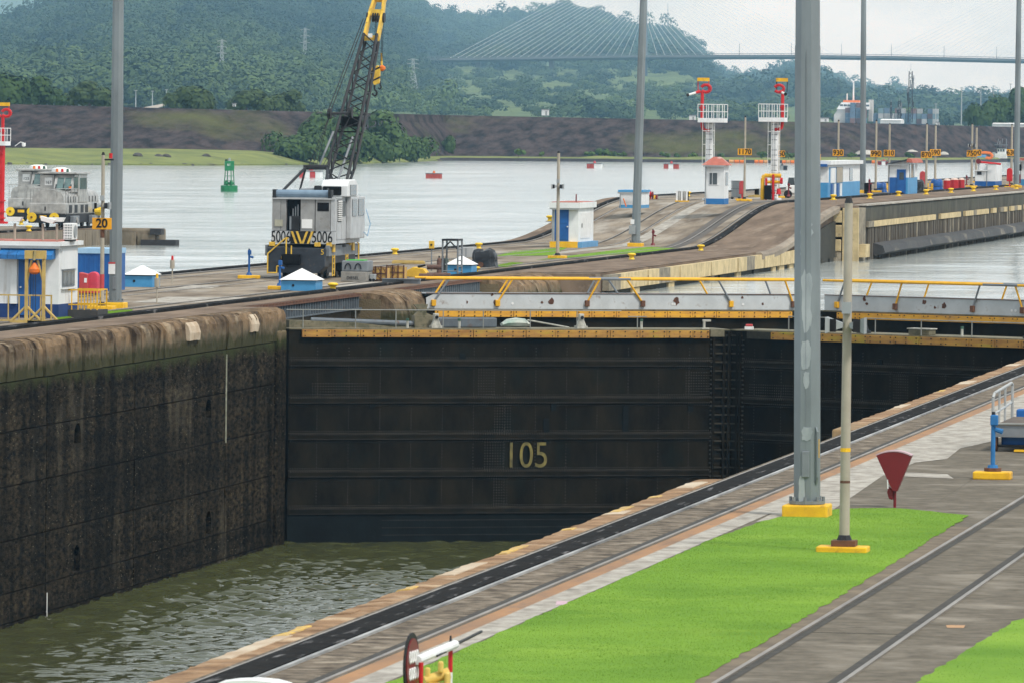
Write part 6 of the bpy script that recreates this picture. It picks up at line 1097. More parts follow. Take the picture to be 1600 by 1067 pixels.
# ------------------------------------------------------------------ towing locomotives on the west wall
def loco(lab, px_, py_, num, dz=0):
    p = G(px_, py_, -.03); t = thing('towing_locomotive', lab, 'locomotive', p, 0, 'silver towing locomotives'); Wd = 1.3
    MB().bx(-Wd, Wd, 0, 11, .35, .95).build('chassis', dark_steel, t)
    MB().bx(-Wd, Wd, .15, 10.85, .95, 1.75).build('lower_body', silver, t, bevel=.08)
    for y0, y1 in ((.3, 4.2), (6.9, 10.7)): MB().loft([[(-Wd * w_, y_, 1.75), (-Wd * w_, y_, 2.15), (-Wd * w_ * .82, y_, 2.5), (-.3, y_, 2.68), (.3, y_, 2.68), (Wd * w_ * .82, y_, 2.5), (Wd * w_, y_, 2.15), (Wd * w_, y_, 1.75)] for y_, w_ in ((y0, .86), (y0 + .5, .95), (y1, .97))]).build('hood', silver, t, smooth=True)
    MB().bx(-Wd, Wd, 4.2, 6.9, 1.75, 3.75).build('cab', silver, t, bevel=.05); MB().prism([(2.5, 2.5), (4.2, 2.5), (4.2, 3.7), (3.2, 3.7)], 'x', -.15, Wd * .95).build('cab_nose', silver, t)
    MB().bx(-Wd - .1, Wd + .15, 2.9, 7.1, 3.75, 3.9).build('cab_roof', silver, t, bevel=.04)
    f = MB().prism([(2.55, 2.62), (2.58, 2.62), (3.25, 3.65), (3.2, 3.65)], 'x', -.05, Wd * .85).build('windscreen', dark_steel, t); MB().prism([(2.5, 2.68), (2.54, 2.68), (3.18, 3.58), (3.14, 3.58)], 'x', .05, Wd * .4).build('pane', glassg, f); MB().prism([(2.5, 2.68), (2.54, 2.68), (3.18, 3.58), (3.14, 3.58)], 'x', Wd * .45, Wd * .8).build('pane', glassg, f)
    MB().bx(Wd * .95, Wd * .97, 2.9, 4.1, 2.75, 3.55).build('side_window', glassg, t); MB().bx(Wd + .002, Wd + .03, 4.5, 6.5, 2.7, 3.5).build('side_window', glassg, t)
    MB().bx(-Wd, -.25, 3.3, 4.2, 2.5, 3.7).build('equipment_box', silver, t, bevel=.04); MB().bx(-.95, -.4, 3.26, 3.3, 2.95, 3.5).build('number_plate', plastic_w, t); text('number', num, .3, black, t, (-.68, 3.25, 3.15))
    for k, c in enumerate((orange, red, vg)): MB().cyl((-.1 + .38 * k, 3.4, 3.9), (-.1 + .38 * k, 3.4, 4.12), .1, .08, 8).build('roof_lamp', c, t)
    MB().lathe([(.7, 3.9), (.65, 4.1), (.3, 4.2)], (-.3, 5.5, 0), 14).build('roof_dome', plastic_w, t, smooth=True)
    for x_ in (-1.05, .55):
        MB().cyl((x_, -.06, .75), (x_, -.18, .75), .33, .33, 18).build('sheave', bolly, t); MB().cyl((x_, -.18, .75), (x_, -.24, .75), .08, .08, 8).build('hub', rust, t); MB().cyl((x_, .05, .75), (x_, -.06, .75), .2, .2, 10).build('axle', dark_steel, t)
    for y_ in (1.0, 1.8, 2.6, 3.4, 7.6, 8.6, 9.6): MB().bx(Wd * .965, Wd * .99, y_, y_ + .05, 1.78, 2.2).build('panel_seam', dark_steel, t)
    for y_ in (1.2, 2.9, 4.8, 6.2, 8.6): MB().bx(Wd, Wd + .015, y_, y_ + .9, 1.05, 1.6).build('side_grille', dark_steel, t)
    MB().bx(-.9, -.35, .12, .15, 1.1, 1.6).build('front_hatch', silver, t); MB().bx(-.2, -.12, .12, .15, 1.2, 1.5).build('front_slot', black, t)
    MB().box((-.25, -.03, .78), (.5, .05, .2)).build('front_plate', yellow, t)
    MB().prism([(-Wd, .35), (Wd, .35), (Wd + .1, .95), (-Wd - .05, .95)], 'y', -.05, .0).build('bumper', dark_steel, t)
    for y_ in (1.6, 3.6, 7.4, 9.4):
        for x_ in (-.8, .8): MB().cyl((x_ - .07, y_, .35), (x_ + .07, y_, .35), .38, .38, 14).build('wheel', dark_steel, t)
    for y_ in (2.4, 8.2): MB().bx(Wd, Wd + .28, y_ - .9, y_ + .9, .25, .85).build('truck_box', grey_steel, t, bevel=.04); MB().cyl((Wd + .28, y_, .55), (Wd + .36, y_, .55), .2, .2, 10).build('truck_cover', silver, t)
    MB().cyl((Wd + .1, 9.0, 1.1), (Wd + .55, 9.0, 1.1), .3, .3, 14).build('side_sheave', bolly, t)
    for x_ in (-1.25, 1.25):
        for y_ in np.arange(.3, 4.2, .95): MB().cyl((x_, y_, 1.75), (x_, y_, 2.75), .02, .02, 5).build('rail_post', silver, t)
        MB().cyl((x_, .3, 2.75), (x_, 4.1, 2.75), .022, .022, 5).build('hand_rail', silver, t)
    for x_ in (-1.25, -.6, 0, .6, 1.25): MB().cyl((x_, .3, 1.75), (x_, .3, 2.75), .02, .02, 5).build('rail_post', silver, t)
    MB().cyl((-1.25, .3, 2.75), (1.25, .3, 2.75), .022, .022, 5).build('hand_rail', silver, t); MB().cyl((1.1, 2.3, 2.72), (1.1, 2.3, 2.9), .1, .1, 8).build('head_lamp', orange, t)
    return t
loco('nearer silver towing locomotive numbered 167 on the west wall', 73, 357, '167'); loco('farther silver towing locomotive numbered 123, behind its twin', 38, 347, '123')
# ------------------------------------------------------------------ fire monitor towers
def fire_tower(lab, px_, py_, z, flip=1, redmast=False):
    p = G(px_, py_, z); t = thing('fire_monitor_tower', lab, 'fire tower', p, 0, 'fire monitor towers'); u = 1 / ppm(p); H_ = 122 * u; f = flip
    mt = red if redmast else white_steel
    MB().cyl((0, 0, 0), (0, 0, H_), 4.4 * u if redmast else .27, .24, 12).build('column', mt, t, smooth=True); MB().cyl((0, 0, 0), (0, 0, .15), .5, .5, 12).build('column_base', mt, t)
    if not redmast:
        for dx in (-.22, .22): MB().cyl((dx, -.38, 0), (dx, -.38, H_), .03, .03, 5).build('ladder_rail', white_steel, t)
        k = 0
        while k * .36 < H_ - .3: MB().cyl((-.22, -.38, .3 + k * .36), (.22, -.38, .3 + k * .36), .025, .025, 5).build('rung', grey_steel, t); k += 1
        for zz in np.arange(2.0, H_, .95): MB().tube([(-.3, -.38, zz), (-.42, -.75, zz), (0, -.98, zz), (.42, -.75, zz), (.3, -.38, zz)], .022, 5).build('cage_hoop', white_steel, t)
        for dx in (-.42, 0, .42): MB().cyl((dx, -.75 if dx else -.98, 2.0), (dx, -.75 if dx else -.98, H_), .018, .018, 5).build('cage_bar', white_steel, t)
    w0, w1 = (-.9, .42) if redmast else (-.75, 1.1) if f > 0 else (-1.1, .75)
    MB().bx(w0, w1, -.9, .9, H_, H_ + .3).build('platform', white_steel, t)
    for y_ in (-.88, .88):
        for k in range(6): x_ = w0 + (w1 - w0) * k / 5; MB().cyl((x_, y_, H_ + .3), (x_, y_, H_ + 1.25), .025, .025, 5).build('rail_post', white_steel, t)
        for zz in (.75, 1.25): MB().cyl((w0, y_, H_ + zz), (w1, y_, H_ + zz), .025, .025, 5).build('guard_rail', white_steel, t)
    for x_ in (w0, w1):
        for zz in (.75, 1.25): MB().cyl((x_, -.88, H_ + zz), (x_, .88, H_ + zz), .025, .025, 5).build('guard_rail', white_steel, t)
    xp = .12 if redmast else w0 + .22 if f > 0 else w1 - .22
    MB().tube([(0, -.3, H_ - .55), (xp * .8, -.3, H_ - .5), (xp, -.3, H_ - .2), (xp, -.3, H_ + 2.15)], .12, 10).build('riser_pipe', red, t); MB().cyl((xp, -.3, H_ + .95), (xp, -.3, H_ + 1.1), .2, .2, 10).build('pipe_flange', red, t)
    c = Vector((xp + .25 * f, -.3, H_ + 2.35)); ring = [c + Vector((math.cos(a) * .33, 0, math.sin(a) * .26)) for a in np.linspace(-2.6, 2.8, 14)]; MB().tube(ring, .11, 9).build('monitor_loop', red, t)
    nz_ = Vector((xp - .15, -.3, H_ + 2.15)); en = nz_ + Vector((-.85, -.5, -.28)) if f > 0 else nz_ + Vector((.45, -.8, -.2))
    MB().cyl(nz_, nz_.lerp(en, .35), .11, .1, 9).build('monitor_elbow', red, t); MB().cyl(nz_.lerp(en, .35), nz_.lerp(en, .88), .085, .07, 9).build('nozzle', plastic_w, t); MB().cyl(nz_.lerp(en, .88), en, .1, .12, 9).build('nozzle_tip', black, t)
    for x_ in (-.3, .42): MB().cyl((xp + x_ * f, -.3, H_ + 2.1), (xp + x_ * f * 1.05, -.3, H_ + 2.95), .035, .035, 5).build('bracket_arm', red if f > 0 else dark_steel, t)
    MB().bx(min(xp - .35 * f, xp + .48 * f), max(xp - .35 * f, xp + .48 * f), -.42, -.18, H_ + 2.85, H_ + 3.1).build('lamp_bar', yellow, t)
    return t
fire_tower('white fire tower with red monitor, left of the sign 1170', 1108, 314, 2.45, 1); fire_tower('white fire tower with red monitor, left of the huge mast', 1210, 313, 2.45, -1); t = fire_tower('red fire monitor tower cut by the left edge', 2, 350, 0, 1, True)
for z in (.35, .8, 1.6): MB().cyl((0, 0, z), (0, 0, z + .1), .3, .3, 12).build('column_ring', red, t)
MB().tube([(1.1, -.6, 5.6), (1.5, -.6, 5.9), (1.75, -.6, 5.85)], .03, 6).build('camera_arm', white_steel, t); MB().lathe([(.05, 5.55), (.14, 5.62), (.14, 5.85)], (1.75, -.6, 0), 10).build('camera_dome', plastic_w, t)
# pipe manifold at the right tower
p = G(1204, 313, 2.45); u = 1 / ppm(p); t = thing('pipe_manifold', 'red and yellow pipe manifold at the foot of the right fire tower', 'pipes', p)
MB().tube([(-12 * u, -.3, 0), (-12 * u, -.3, 34 * u), (-9 * u, -.3, 38 * u), (17 * u, -.3, 38 * u)], .15, 10).build('yellow_pipe', yellow, t); MB().cyl((-8 * u, -.3, 28 * u), (17 * u, -.3, 28 * u), .11, .11, 10).build('yellow_pipe', yellow, t); MB().cyl((-11 * u, -.3, 16 * u), (0, -.3, 16 * u), .1, .1, 8).build('yellow_pipe', yellow, t)
for x_, h in ((5, 40), (-6, 34)): MB().cyl((x_ * u, -.45, 0), (x_ * u, -.45, h * u), .09, .09, 8).build('red_pipe', red, t)
MB().cyl((-7 * u, -.4, 11 * u), (8 * u, -.4, 11 * u), .08, .08, 8).build('red_pipe', red, t); MB().box((-3 * u, -.5, 12 * u), (.5, .3, 1.0)).build('valve_body', dim, t, bevel=.06); MB().cyl((14 * u, -.45, 9 * u), (14 * u, -.45, 18 * u), .2, .12, 8).build('hydrant_head', red, t)
for z in (32, 28): MB().cyl((16 * u, -.5, z * u), (20 * u, -.5, z * u), .14, .14, 8).build('outlet', red, t)
# ------------------------------------------------------------------ huts and things on the ramp and the approach wall
ub = mat('upper_band_blue', (.03, .17, .42), (.025, .13, .34), sc=2)
t, wd, dp, h, u = hut('white hut with blue door on a yellow and blue base at the ramp foot', 862, 903, 927, 388, 335, 0); t.location.z = .36
MB().bx(-wd - .08, .02, -.3, .3, -.35, .02).build('yellow_step', yellow, t); MB().bx(.02, .3, -.25, dp + .1, -.35, .0).build('blue_base', skyblue, t); MB().bx(-wd, 0, .3, dp, -.4, .0).build('base', skyblue, t)
MB().bx(-wd - .12, .15, -.35, dp + .3, h, h + .34).build('roof_slab', white, t); MB().bx(-wd, 0, -.2, dp, h + .34, h + .38).build('roof_cover', redroof, t); MB().cyl((-.3, 1, h + .3), (-.3, 1, h + .85), .04, .04, 6).build('vent_pipe', maroon, t)
f = MB().bx(-37 * u, -15 * u, -.06, 0, .05, h - .08).build('door', blue, t); MB().bx(-34 * u, -18 * u, -.08, -.06, h * .55, h * .9).build('upper_panel', blue, f); MB().bx(-34 * u, -18 * u, -.08, -.06, .15, h * .48).build('lower_panel', blue, f); MB().cyl((-16.5 * u, -.06, h * .45), (-16.5 * u, -.14, h * .45), .04, .04, 8).build('handle', white_steel, f)
MB().bx(.0, .03, dp * .15, dp * .8, .2, h - .3).build('side_door', white_steel, t); MB().box((.05, dp * .2, h * .48), (.04, .1, .25)).build('latch', dark_steel, t)
t, wd, dp, h, u = hut('white hut with peeling red pyramid roof and blue base at the ramp top', 1101, 1131, 1138, 320, 259, 2.45, None, ub, 9)
cx, cy = -wd / 2, dp / 2; e = .22; MB().add([(-wd - e, -e, h), (e, -e, h), (e, dp + e, h), (-wd - e, dp + e, h), (cx - .25, cy, h + .55), (cx + .25, cy, h + .55)], [(0, 1, 5, 4), (1, 2, 5), (2, 3, 4, 5), (3, 0, 4), (3, 2, 1, 0)]).build('roof', redroof, t)
f = MB().bx(-24 * u, -8 * u, -.03, 0, 30 * u, 50 * u).build('window', white_steel, t); MB().bx(-23 * u, -19 * u, -.045, -.03, 31 * u, 49 * u).build('pane', glass, f); MB().bx(-18 * u, -11 * u, -.045, -.03, 31 * u, 49 * u).build('pane', glass, f)
MB().bx(0, .03, dp * .3, dp * .8, 30 * u, 50 * u).build('side_window', glass, t)
p = G(1150, 312, 2.45); u = 1 / ppm(p); t = thing('wire_cage', 'grey wire cage trolley right of the pyramid-roofed hut', 'cage', p)
for k in range(8): MB().bx((-8 + 2 * k) * u, (-7.3 + 2 * k) * u, -.03, .03, 3 * u, 29 * u).build('bar', grey_steel, t)
for z in (3, 16, 28): MB().bx(-8 * u, 7 * u, -.03, .03, z * u, (z + 1) * u).build('frame_bar', grey_steel, t)
MB().bx(-8 * u, 7 * u, .5, .56, 3 * u, 29 * u).build('back_panel', lat, t)
for x_ in (-6, 5): MB().cyl((x_ * u, 0, .1), (x_ * u, .08, .1), .1, .1, 10).build('wheel', black, t)
for px_, py_, lab, lo in ((1159, 313, 'tall round-topped red hose cabinet on a post at the sign 1170', 1), (1441, 298, 'round-topped red hose cabinet at the sign 870', 1), (1577, 293, 'tall red hose cabinet at the sign 630', 1)):
    p = G(px_, py_, 2.45); u = 1 / ppm(p); t = thing('hose_cabinet', lab, 'cabinet', p, 0, 'red hose cabinets'); w2 = 4.4 * u; MB().prism([(-w2, 9 * u), (w2, 9 * u), (w2, 26 * u), (w2 * .7, 29 * u), (0, 30 * u), (-w2 * .7, 29 * u), (-w2, 26 * u)], 'y', 0, .4).build('case', fadedred if px_ < 1500 else red, t, bevel=.03); MB().cyl((0, .2, 0), (0, .2, 9 * u), .06, .06, 6).build('post', red, t); MB().box((0, .2, .04), (.9, .6, .1)).build('slab', yellow, t)
t, wd, dp, h, u = hut('long lakeside block, white above pale blue, with open doors', 1272, 1293, 1345, 310, 258, 2.45, None, ltblue, 24)
MB().bx(-wd - .1, .25, -.3, dp, h, h + .28).build('roof_slab', white, t); MB().bx(-wd - .3, -.0, -.7, 0, h - .15, h + .05).build('canopy', blue, t)
f = MB().bx(0, .04, dp * .03, dp * .45, .05, h * .92).build('door_frame', skyblue, t); MB().bx(.04, .1, dp * .06, dp * .2, h * .45, h * .9).build('door_leaf', white, f); MB().bx(.04, .1, dp * .24, dp * .42, h * .45, h * .92).build('door_leaf', poleconc, f)
for k in range(4): MB().bx(.06, .12, dp * (.07 + .09 * k), dp * (.12 + .09 * k), .1, h * .42).build('lower_door', white if k % 2 else blue, f)
MB().bx(0, .04, dp * .66, dp * .76, h * .5, h * .88).build('window', glass, t); MB().bx(-16 * u, -9 * u, -.03, 0, h * .58, h * .7).build('notice', plastic_w, t); MB().bx(-15.4 * u, -14 * u, -.04, -.03, h * .6, h * .68).build('notice_mark', black, t)
t, wd, dp, h, u = hut('blue and white hut with sloping roof and red roof corner', 1388, 1418, 1433, 304, 257, 2.45, None, ltblue, 26)
MB().prism([(-wd - .15, h - .1), (.0, h + .28), (.0, h + .4), (-wd - .15, h + .02)], 'y', -.3, dp).build('roof', navy, t); MB().prism([(-.1, h + .15), (.45, h + .1), (.3, h + .4), (.0, h + .45)], 'y', -.4, dp + .2).build('roof_corner', redroof, t); MB().prism([(-wd, h - .02), (0, h - .02), (0, h + .28), (-wd, h - .05)], 'y', 0, .1).build('gable', white, t)
f = MB().bx(-17 * u, -3 * u, -.06, 0, .05, h * .82).build('door', blue, t); MB().bx(-13 * u, -6 * u, -.075, -.06, h * .48, h * .72).build('pane', glass, f); MB().bx(-wd, -17.2 * u, -.02, 0, 0, 26 * u).build('front_panel', blue, t)
for k in range(3): MB().bx(0, .04, dp * (.15 + .2 * k), dp * (.3 + .2 * k), h * .55, h * .98).build('window', glass if k % 2 == 0 else poleconc, t)
t, wd, dp, h, u = hut('white stepped hut with blue base and red beam on the roof', 1541, 1555, 1565, 292, 257, 2.45, None, blue, 8)
MB().bx(-31 * u, -wd - .01, -.4, 1.2, 8 * u, 24 * u).build('low_annex', white, t); MB().bx(-31.2 * u, -wd - .01, -.42, 1.2, 0, 8 * u).build('annex_base', blue, t); MB().bx(-31.5 * u, -wd + .1, -.6, .2, 24 * u, 25.5 * u).build('annex_roof', white, t); MB().bx(-28 * u, -21 * u, -.43, -.4, 18 * u, 23 * u).build('name_plate', navy, t)
MB().bx(-26 * u, -wd - .02, 1.2, dp, 0, h).build('rear_block', white, t)
MB().cyl((-26 * u, .3, h + 3 * u), (8 * u, .3, h), .1, .1, 8).build('red_beam', red, t); MB().cyl((-27 * u, .2, h + 4 * u), (-27 * u, .4, h + 4 * u), .24, .24, 14).build('red_reel', maroon, t); MB().cyl((-27 * u, .3, 24 * u), (-27 * u, .3, h + 3 * u), .03, .03, 5).build('reel_post', grey_steel, t)
t, wd, dp, h, u = hut('white hut with faded red roof cut by the right edge', 1594, 1630, 1645, 291, 252, 2.45, None, ltblue, 10); MB().bx(-wd - .2, .2, -.3, dp, h, h + .25).build('roof', redroof, t); MB().prism([(-wd - .5, h * .15), (-wd + .1, h * .1), (-wd + .1, h * .45), (-wd - .4, h * .4)], 'y', -.5, -.2).build('red_hopper', maroon, t); MB().box((-wd, -.3, h * .72), (.3, .3, .6)).build('dark_vent', dim, t)
t, wd, dp, h, u = hut('low white building with pale blue trim at the ramp top', 968, 1002, 1014, 326, 301, None, None, ltblue, 5); MB().bx(-wd - .1, .1, -.1, dp, h, h + .14).build('trim', ltblue, t)
p = Vector(t.location); MB().tube([(-wd + .5, -.3, .1), (-wd + .3, -.3, h * .6)], .04, 6).build('yellow_brace', orange, t)
p = W(1018, 320); u = 1 / ppm(p); t = thing('hose_reels', 'cluster of dark red and yellow hose reels at the ramp top', 'hose reels', p)
for k, (x_, c, hh) in enumerate(((-6, maroon, 17), (-2, red, 21), (1, maroon, 20), (4, yellow, 13), (7, maroon, 14))): MB().cyl((x_ * u, k * .1, 0), (x_ * u, k * .1, hh * u), .05, .05, 6).build('stand', c, t); MB().cyl((x_ * u - .05, k * .1, hh * u * .75), (x_ * u + .05, k * .1, hh * u * .75), .2, .2, 12).build('reel', c, t)
p = W(1065, 316); u = 1 / ppm(p); t = thing('silver_cabinet', 'slatted silver cabinet on a yellow pallet at the ramp top', 'cabinet', p)
for k in range(5): MB().bx((-9 + 3.8 * k) * u, (-6 + 3.8 * k) * u, 0, .6, 2 * u, 17 * u).build('slat_panel', silver if k % 2 else white_steel, t)
MB().bx(-9 * u, 9.5 * u, .1, .55, 2 * u, 16 * u).build('case', dim, t); MB().bx(-10 * u, 10 * u, -.1, .7, 0, 2 * u).build('pallet', yellow, t)
rt = mat('tank_red', (.48, .02, .025), (.38, .016, .02), sc=3)
for px_, w_, lab in ((1479.5, 11, 'left red tank with pale lid by the sign 750'), (1491, 13, 'middle red tank with pale lid and white labels'), (1502, 10, 'right red tank with pale lid')):
    p = G(px_, 296 if px_ < 1485 else 295, 2.45); u = 1 / ppm(p); t = thing('tank', lab, 'tank', p, 0, 'red tanks with pale lids'); MB().lathe([(w_ * u / 2, 0), (w_ * u / 2, 13 * u), (w_ * u * .46, 13.5 * u)], n=8).build('body', rt, t); MB().lathe([(w_ * u * .5, 13.5 * u), (w_ * u * .35, 16 * u), (.05, 16.6 * u)], n=8).build('lid', mat('cream_lid', (.66, .5, .42), (.6, .45, .38), sc=3), t)
    for z in (4, 9): MB().lathe([(w_ * u * .51, z * u), (w_ * u * .51, (z + .6) * u)], n=8).build('hoop', rt, t)
def heap(lab, px_, py_, w_, h_, mt, seed, z=2.45, name='tarpaulin_heap'):
    p = G(px_, py_, z); u = 1 / ppm(p); g = np.random.default_rng(seed); rings = []; n = 40; ph = g.random(4) * 6.28
    sq = lambda c: math.copysign(abs(c) ** .55, c)
    for k, (rr_, zz) in enumerate(((1.05, 0), (1.0, .18), (.93, .4), (.97, .55), (.95, .8), (.86, .96), (.55, 1.02), (.1, .97))):
        rings.append([(sq(math.cos(a)) * w_ * u / 2 * rr_ * (1 + (.09 - .06 * zz) * math.sin(9 * a + ph[0] + k * .4) + .05 * math.sin(4 * a + ph[1]) + g.normal(0, .02)), sq(math.sin(a)) * .6 * rr_ * (1 + .09 * math.sin(7 * a + ph[2])), h_ * u * zz * (1 + .09 * math.sin(3 * a + ph[3]) + g.normal(0, .02))) for a in np.linspace(0, 2 * math.pi, n, endpoint=False)])
    t = thing(name, lab, 'tarpaulin', p, 0); MB().loft(rings).build('sheet', mt, t, smooth=True); b = MB(); b.tube([(math.cos(a) * w_ * u / 2 * 1.03, math.sin(a) * .64, h_ * u * .4) for a in np.linspace(0, 6.28, 12)], .025, 5); b.build('rope', dark_steel, t); return t
heap('black tarpaulin heap right of the blue lakeside hut', 1437, 300, 14, 17, tarp_k, 3); heap('blue tarpaulin heap right of the sign 870', 1463, 298, 20, 16, tarp_b, 4); heap('small blue tarpaulin heap at the sign 990', 1376, 301, 18, 14, tarp_b, 5); heap('yellow and black pile left of the blue lakeside hut', 1381, 300, 14, 9, yellow, 6)
p = G(1352, 303, 2.45); u = 1 / ppm(p); t = thing('drum', 'dark drum beside the lakeside mast', 'drum', p); MB().lathe([(.3, 0), (.3, 16 * u), (.24, 16.5 * u)], (.2, 0, 0), 12).build('body', dim, t); MB().lathe([(.31, .3), (.31, .36)], (.2, 0, 0), 12).build('hoop', dark_steel, t)
p = G(1455, 300, 2.45); u = 1 / ppm(p); t = thing('step_rail', 'small yellow step rail at the blue tarpaulin', 'railing', p)
for x_ in (-5, 0, 2): MB().cyl((x_ * u, 0, 0), (x_ * u, 0, 13 * u), .05, .05, 6).build('post', yellow, t)
MB().cyl((-5 * u, 0, 6 * u), (2 * u, 0, 6 * u), .05, .05, 6).build('rail', yellow, t)
p = G(1230, 312, 2.45); p = G(1226, 311, 2.45); u = 1 / ppm(p); t = thing('pickup_truck', 'pale pickup truck half hidden behind the huge mast', 'truck', p + Vector((0, 4, 0)))
MB().bx(-9 * u, 16 * u, 0, 1.7, .35, .95).build('body', plastic_w, t, bevel=.06); MB().prism([(-7 * u, .95), (5 * u, .95), (3 * u, 1.5), (-5 * u, 1.5)], 'y', .1, 1.6).build('cabin', glass, t); MB().bx(6 * u, 16 * u, .05, 1.65, .95, 1.0).build('bed_rail', dark_steel, t)
for x_ in (-.25, .65): MB().cyl((x_, -.05, .3), (x_, .15, .3), .3, .3, 14).build('wheel', black, t)
p = G(1185, 309, 2.45); u = 1 / ppm(p); t = thing('pallet_stack', 'yellow timber pallets with a black box near the manifold', 'pallets', p)
for k in range(3): MB().bx((-16 + 5 * k) * u, (-2 + 6 * k) * u, -.3 * k, .6 - .3 * k, 0, (3 + .5 * k) * u).build('pallet', gold, t)
MB().bx(-8 * u, -1 * u, .7, 1.3, 0, 13 * u).build('black_box', dim, t); MB().bx(-1 * u, 5 * u, .7, 1.4, 0, 14 * u).build('grey_box', lat, t)
# ------------------------------------------------------------------ work clutter right of the crane
p = G(553, 441, 0); u = 1 / ppm(p); t = thing('fuel_tank', 'grey diesel tank with green top beside the crane', 'tank', p)
MB().bx(-21 * u, 20 * u, 0, 1.5, 0, 16 * u).build('lower_case', mat('tank_beige', (.27, .255, .23), (.2, .19, .17), sc=3), t, bevel=.04); MB().bx(-20 * u, 21 * u, .05, 1.5, 16 * u, 33 * u).build('upper_case', grey_steel, t, bevel=.05); MB().bx(-14 * u, 14 * u, .2, 1.2, 33 * u, 34.5 * u).build('green_hose', mat('bright_green', (.06, .45, .06), (.05, .35, .05)), t)
for x_ in (-10, 6): MB().tube([(x_ * u + .14 * math.cos(a), .03, 20 * u + .26 * math.sin(a)) for a in np.linspace(0, math.pi, 8)], .03, 6).build('lug', dark_steel, t)
text('tank_text', 'DIESEL', .2, dark_steel, t, (-2 * u, -.012, 6 * u))
p = G(581, 441, 0); u = 1 / ppm(p); t = thing('pump_box', 'small grey pump box right of the diesel tank', 'box', p); MB().bx(-4 * u, 4 * u, 0, .5, 3 * u, 12 * u).build('case', grey_pl, t, bevel=.02)
for x_ in (-2.5, 2.5): MB().cyl((x_ * u, -.03, 3 * u), (x_ * u, .1, 3 * u), .07, .07, 8).build('wheel', black, t)
cage = mat('rusty_yellow_timber', (.62, .40, .10), (.42, .24, .08), sc=3, rough=.9, st=(.14, .07, .03), stc=6, sta=.14)
for i, (x0, x1, lab) in enumerate(((578, 604, 'left rusty yellow crate of the row right of the diesel tank'), (604, 631, 'right rusty yellow crate of the row, tangled with cables'))):
    p = G(x0, 440 - i * 2, 0); u = 1 / ppm(p); t = thing('yellow_crate', lab, 'crate', p, 0, 'rusty yellow crates'); w_ = (x1 - x0) * u
    MB().bx(0.02, w_ - .02, .04, 1.0, .05, .62).build('panel', cage, t)
    for k in range(4): MB().bx(w_ * k / 3 - .03, w_ * k / 3 + .03, 0, .05, 0, .72).build('post', rust, t)
    for z in (.05, .35, .64): MB().bx(0, w_, 0, .04, z, z + .05).build('rail', rust, t)
    b = MB()
    for k in range(5): a = random.uniform(0, w_); b.tube([(a, -.04, .7), (a + random.uniform(-.2, .2), -.07, .45), (a + random.uniform(-.3, .3), -.06, .15)], .018, 5)
    b.build('tangled_cable', rust, t)
p = G(655, 434, 0); u = 1 / ppm(p); t = thing('yellow_machine', 'low yellow machine with black box beside the rusty pipes', 'machine', p); MB().prism([(-22 * u, 0), (8 * u, 0), (12 * u, .2), (6 * u, .42), (-10 * u, .5), (-22 * u, .3)], 'y', 0, .8).build('body', mat('machine_yellow', (.74, .46, .04), (.58, .34, .04), sc=3), t, bevel=.03); MB().bx(-28 * u, -22 * u, .1, .5, 0, .3).build('black_box', black, t); MB().cyl((-4 * u, .3, .5), (8 * u, .3, .6), .07, .05, 8).build('barrel', black, t)
p = G(600, 443, 0); u = 1 / ppm(p); t = thing('steel_beam', 'grey steel beam lying in front of the yellow crates', 'beam', p); MB().bx(0, 60 * u, -.5, -.3, 0, .2).build('web', grey_steel, t); MB().bx(0, 60 * u, -.6, -.2, .2, .24).build('flange', grey_steel, t)
p = G(612, 413, 0); u = 1 / ppm(p); t = thing('yellow_beam', 'long yellow beam lying behind the crates', 'beam', p); MB().bx(0, 52 * u, 0, .25, .02, .16).build('beam', gold, t, bevel=.02); MB().bx(2 * u, 50 * u, .05, .2, .16, .2).build('top_cap', gold, t)
for i, (x0, x1, py_, r_, lab) in enumerate(((660, 704, 432, .12, 'longest rusty pipe in front of the gas cylinders'), (667, 692, 426, .12, 'upper short rusty pipe in front of the gas cylinders'), (654, 676, 433, .11, 'left stub of rusty pipe with open dark end'))):
    p = G(x0, py_ + 2, 0); u = 1 / ppm(p); L_ = (x1 - x0) * u; t = thing('steel_pipe', lab, 'pipe', p + Vector((0, .1 * i, 0)), .05, 'rusty pipes'); z = r_ + (.2 if i == 1 else 0); MB().cyl((0, 0, z), (L_, 0, z), r_, r_, 12).build('tube', pipe_r, t, smooth=True); MB().cyl((-.012, 0, z), (0, 0, z), r_ * .82, r_ * .82, 12).build('bore', black, t); MB().box((L_ * .5, 0, .03), (.12, .3, .06)).build('chock', rust, t)
for i, (px_, c, lab) in enumerate(((686, pipe_r, 'left brown gas cylinder of the group at the scaffold'), (692, dark_steel, 'middle dark gas cylinder of the group at the scaffold'), (697, mat('cylinder_green', (.05, .1, .06)), 'right dark green gas cylinder of the group at the scaffold'))):
    p = G(px_, 427, 0); t = thing('gas_cylinder', lab, 'gas cylinder', p, 0, 'gas cylinders'); MB().lathe([(.12, 0), (.12, .62), (.09, .72), (.04, .76)], n=12).build('bottle', c, t, smooth=True); MB().cyl((0, 0, .76), (0, 0, .86), .04, .04, 8).build('valve', dark_steel, t)
p = G(674, 424, 0); u = 1 / ppm(p); t = thing('control_box', 'yellow control box on a thin post', 'control box', p); MB().cyl((0, 0, 0), (0, 0, 36 * u), .03, .03, 6).build('post', grey_steel, t); MB().bx(-4 * u, 4 * u, -.1, .1, 35 * u, 47 * u).build('case', crane_y, t, bevel=.02); MB().box((0, -.11, 41 * u), (.09, .03, .09)).build('knob', black, t)
p = G(703, 432, 0); u = 1 / ppm(p); t = thing('scaffold_tower', 'dark scaffold tower with platform beside the third blue box', 'scaffold', p)
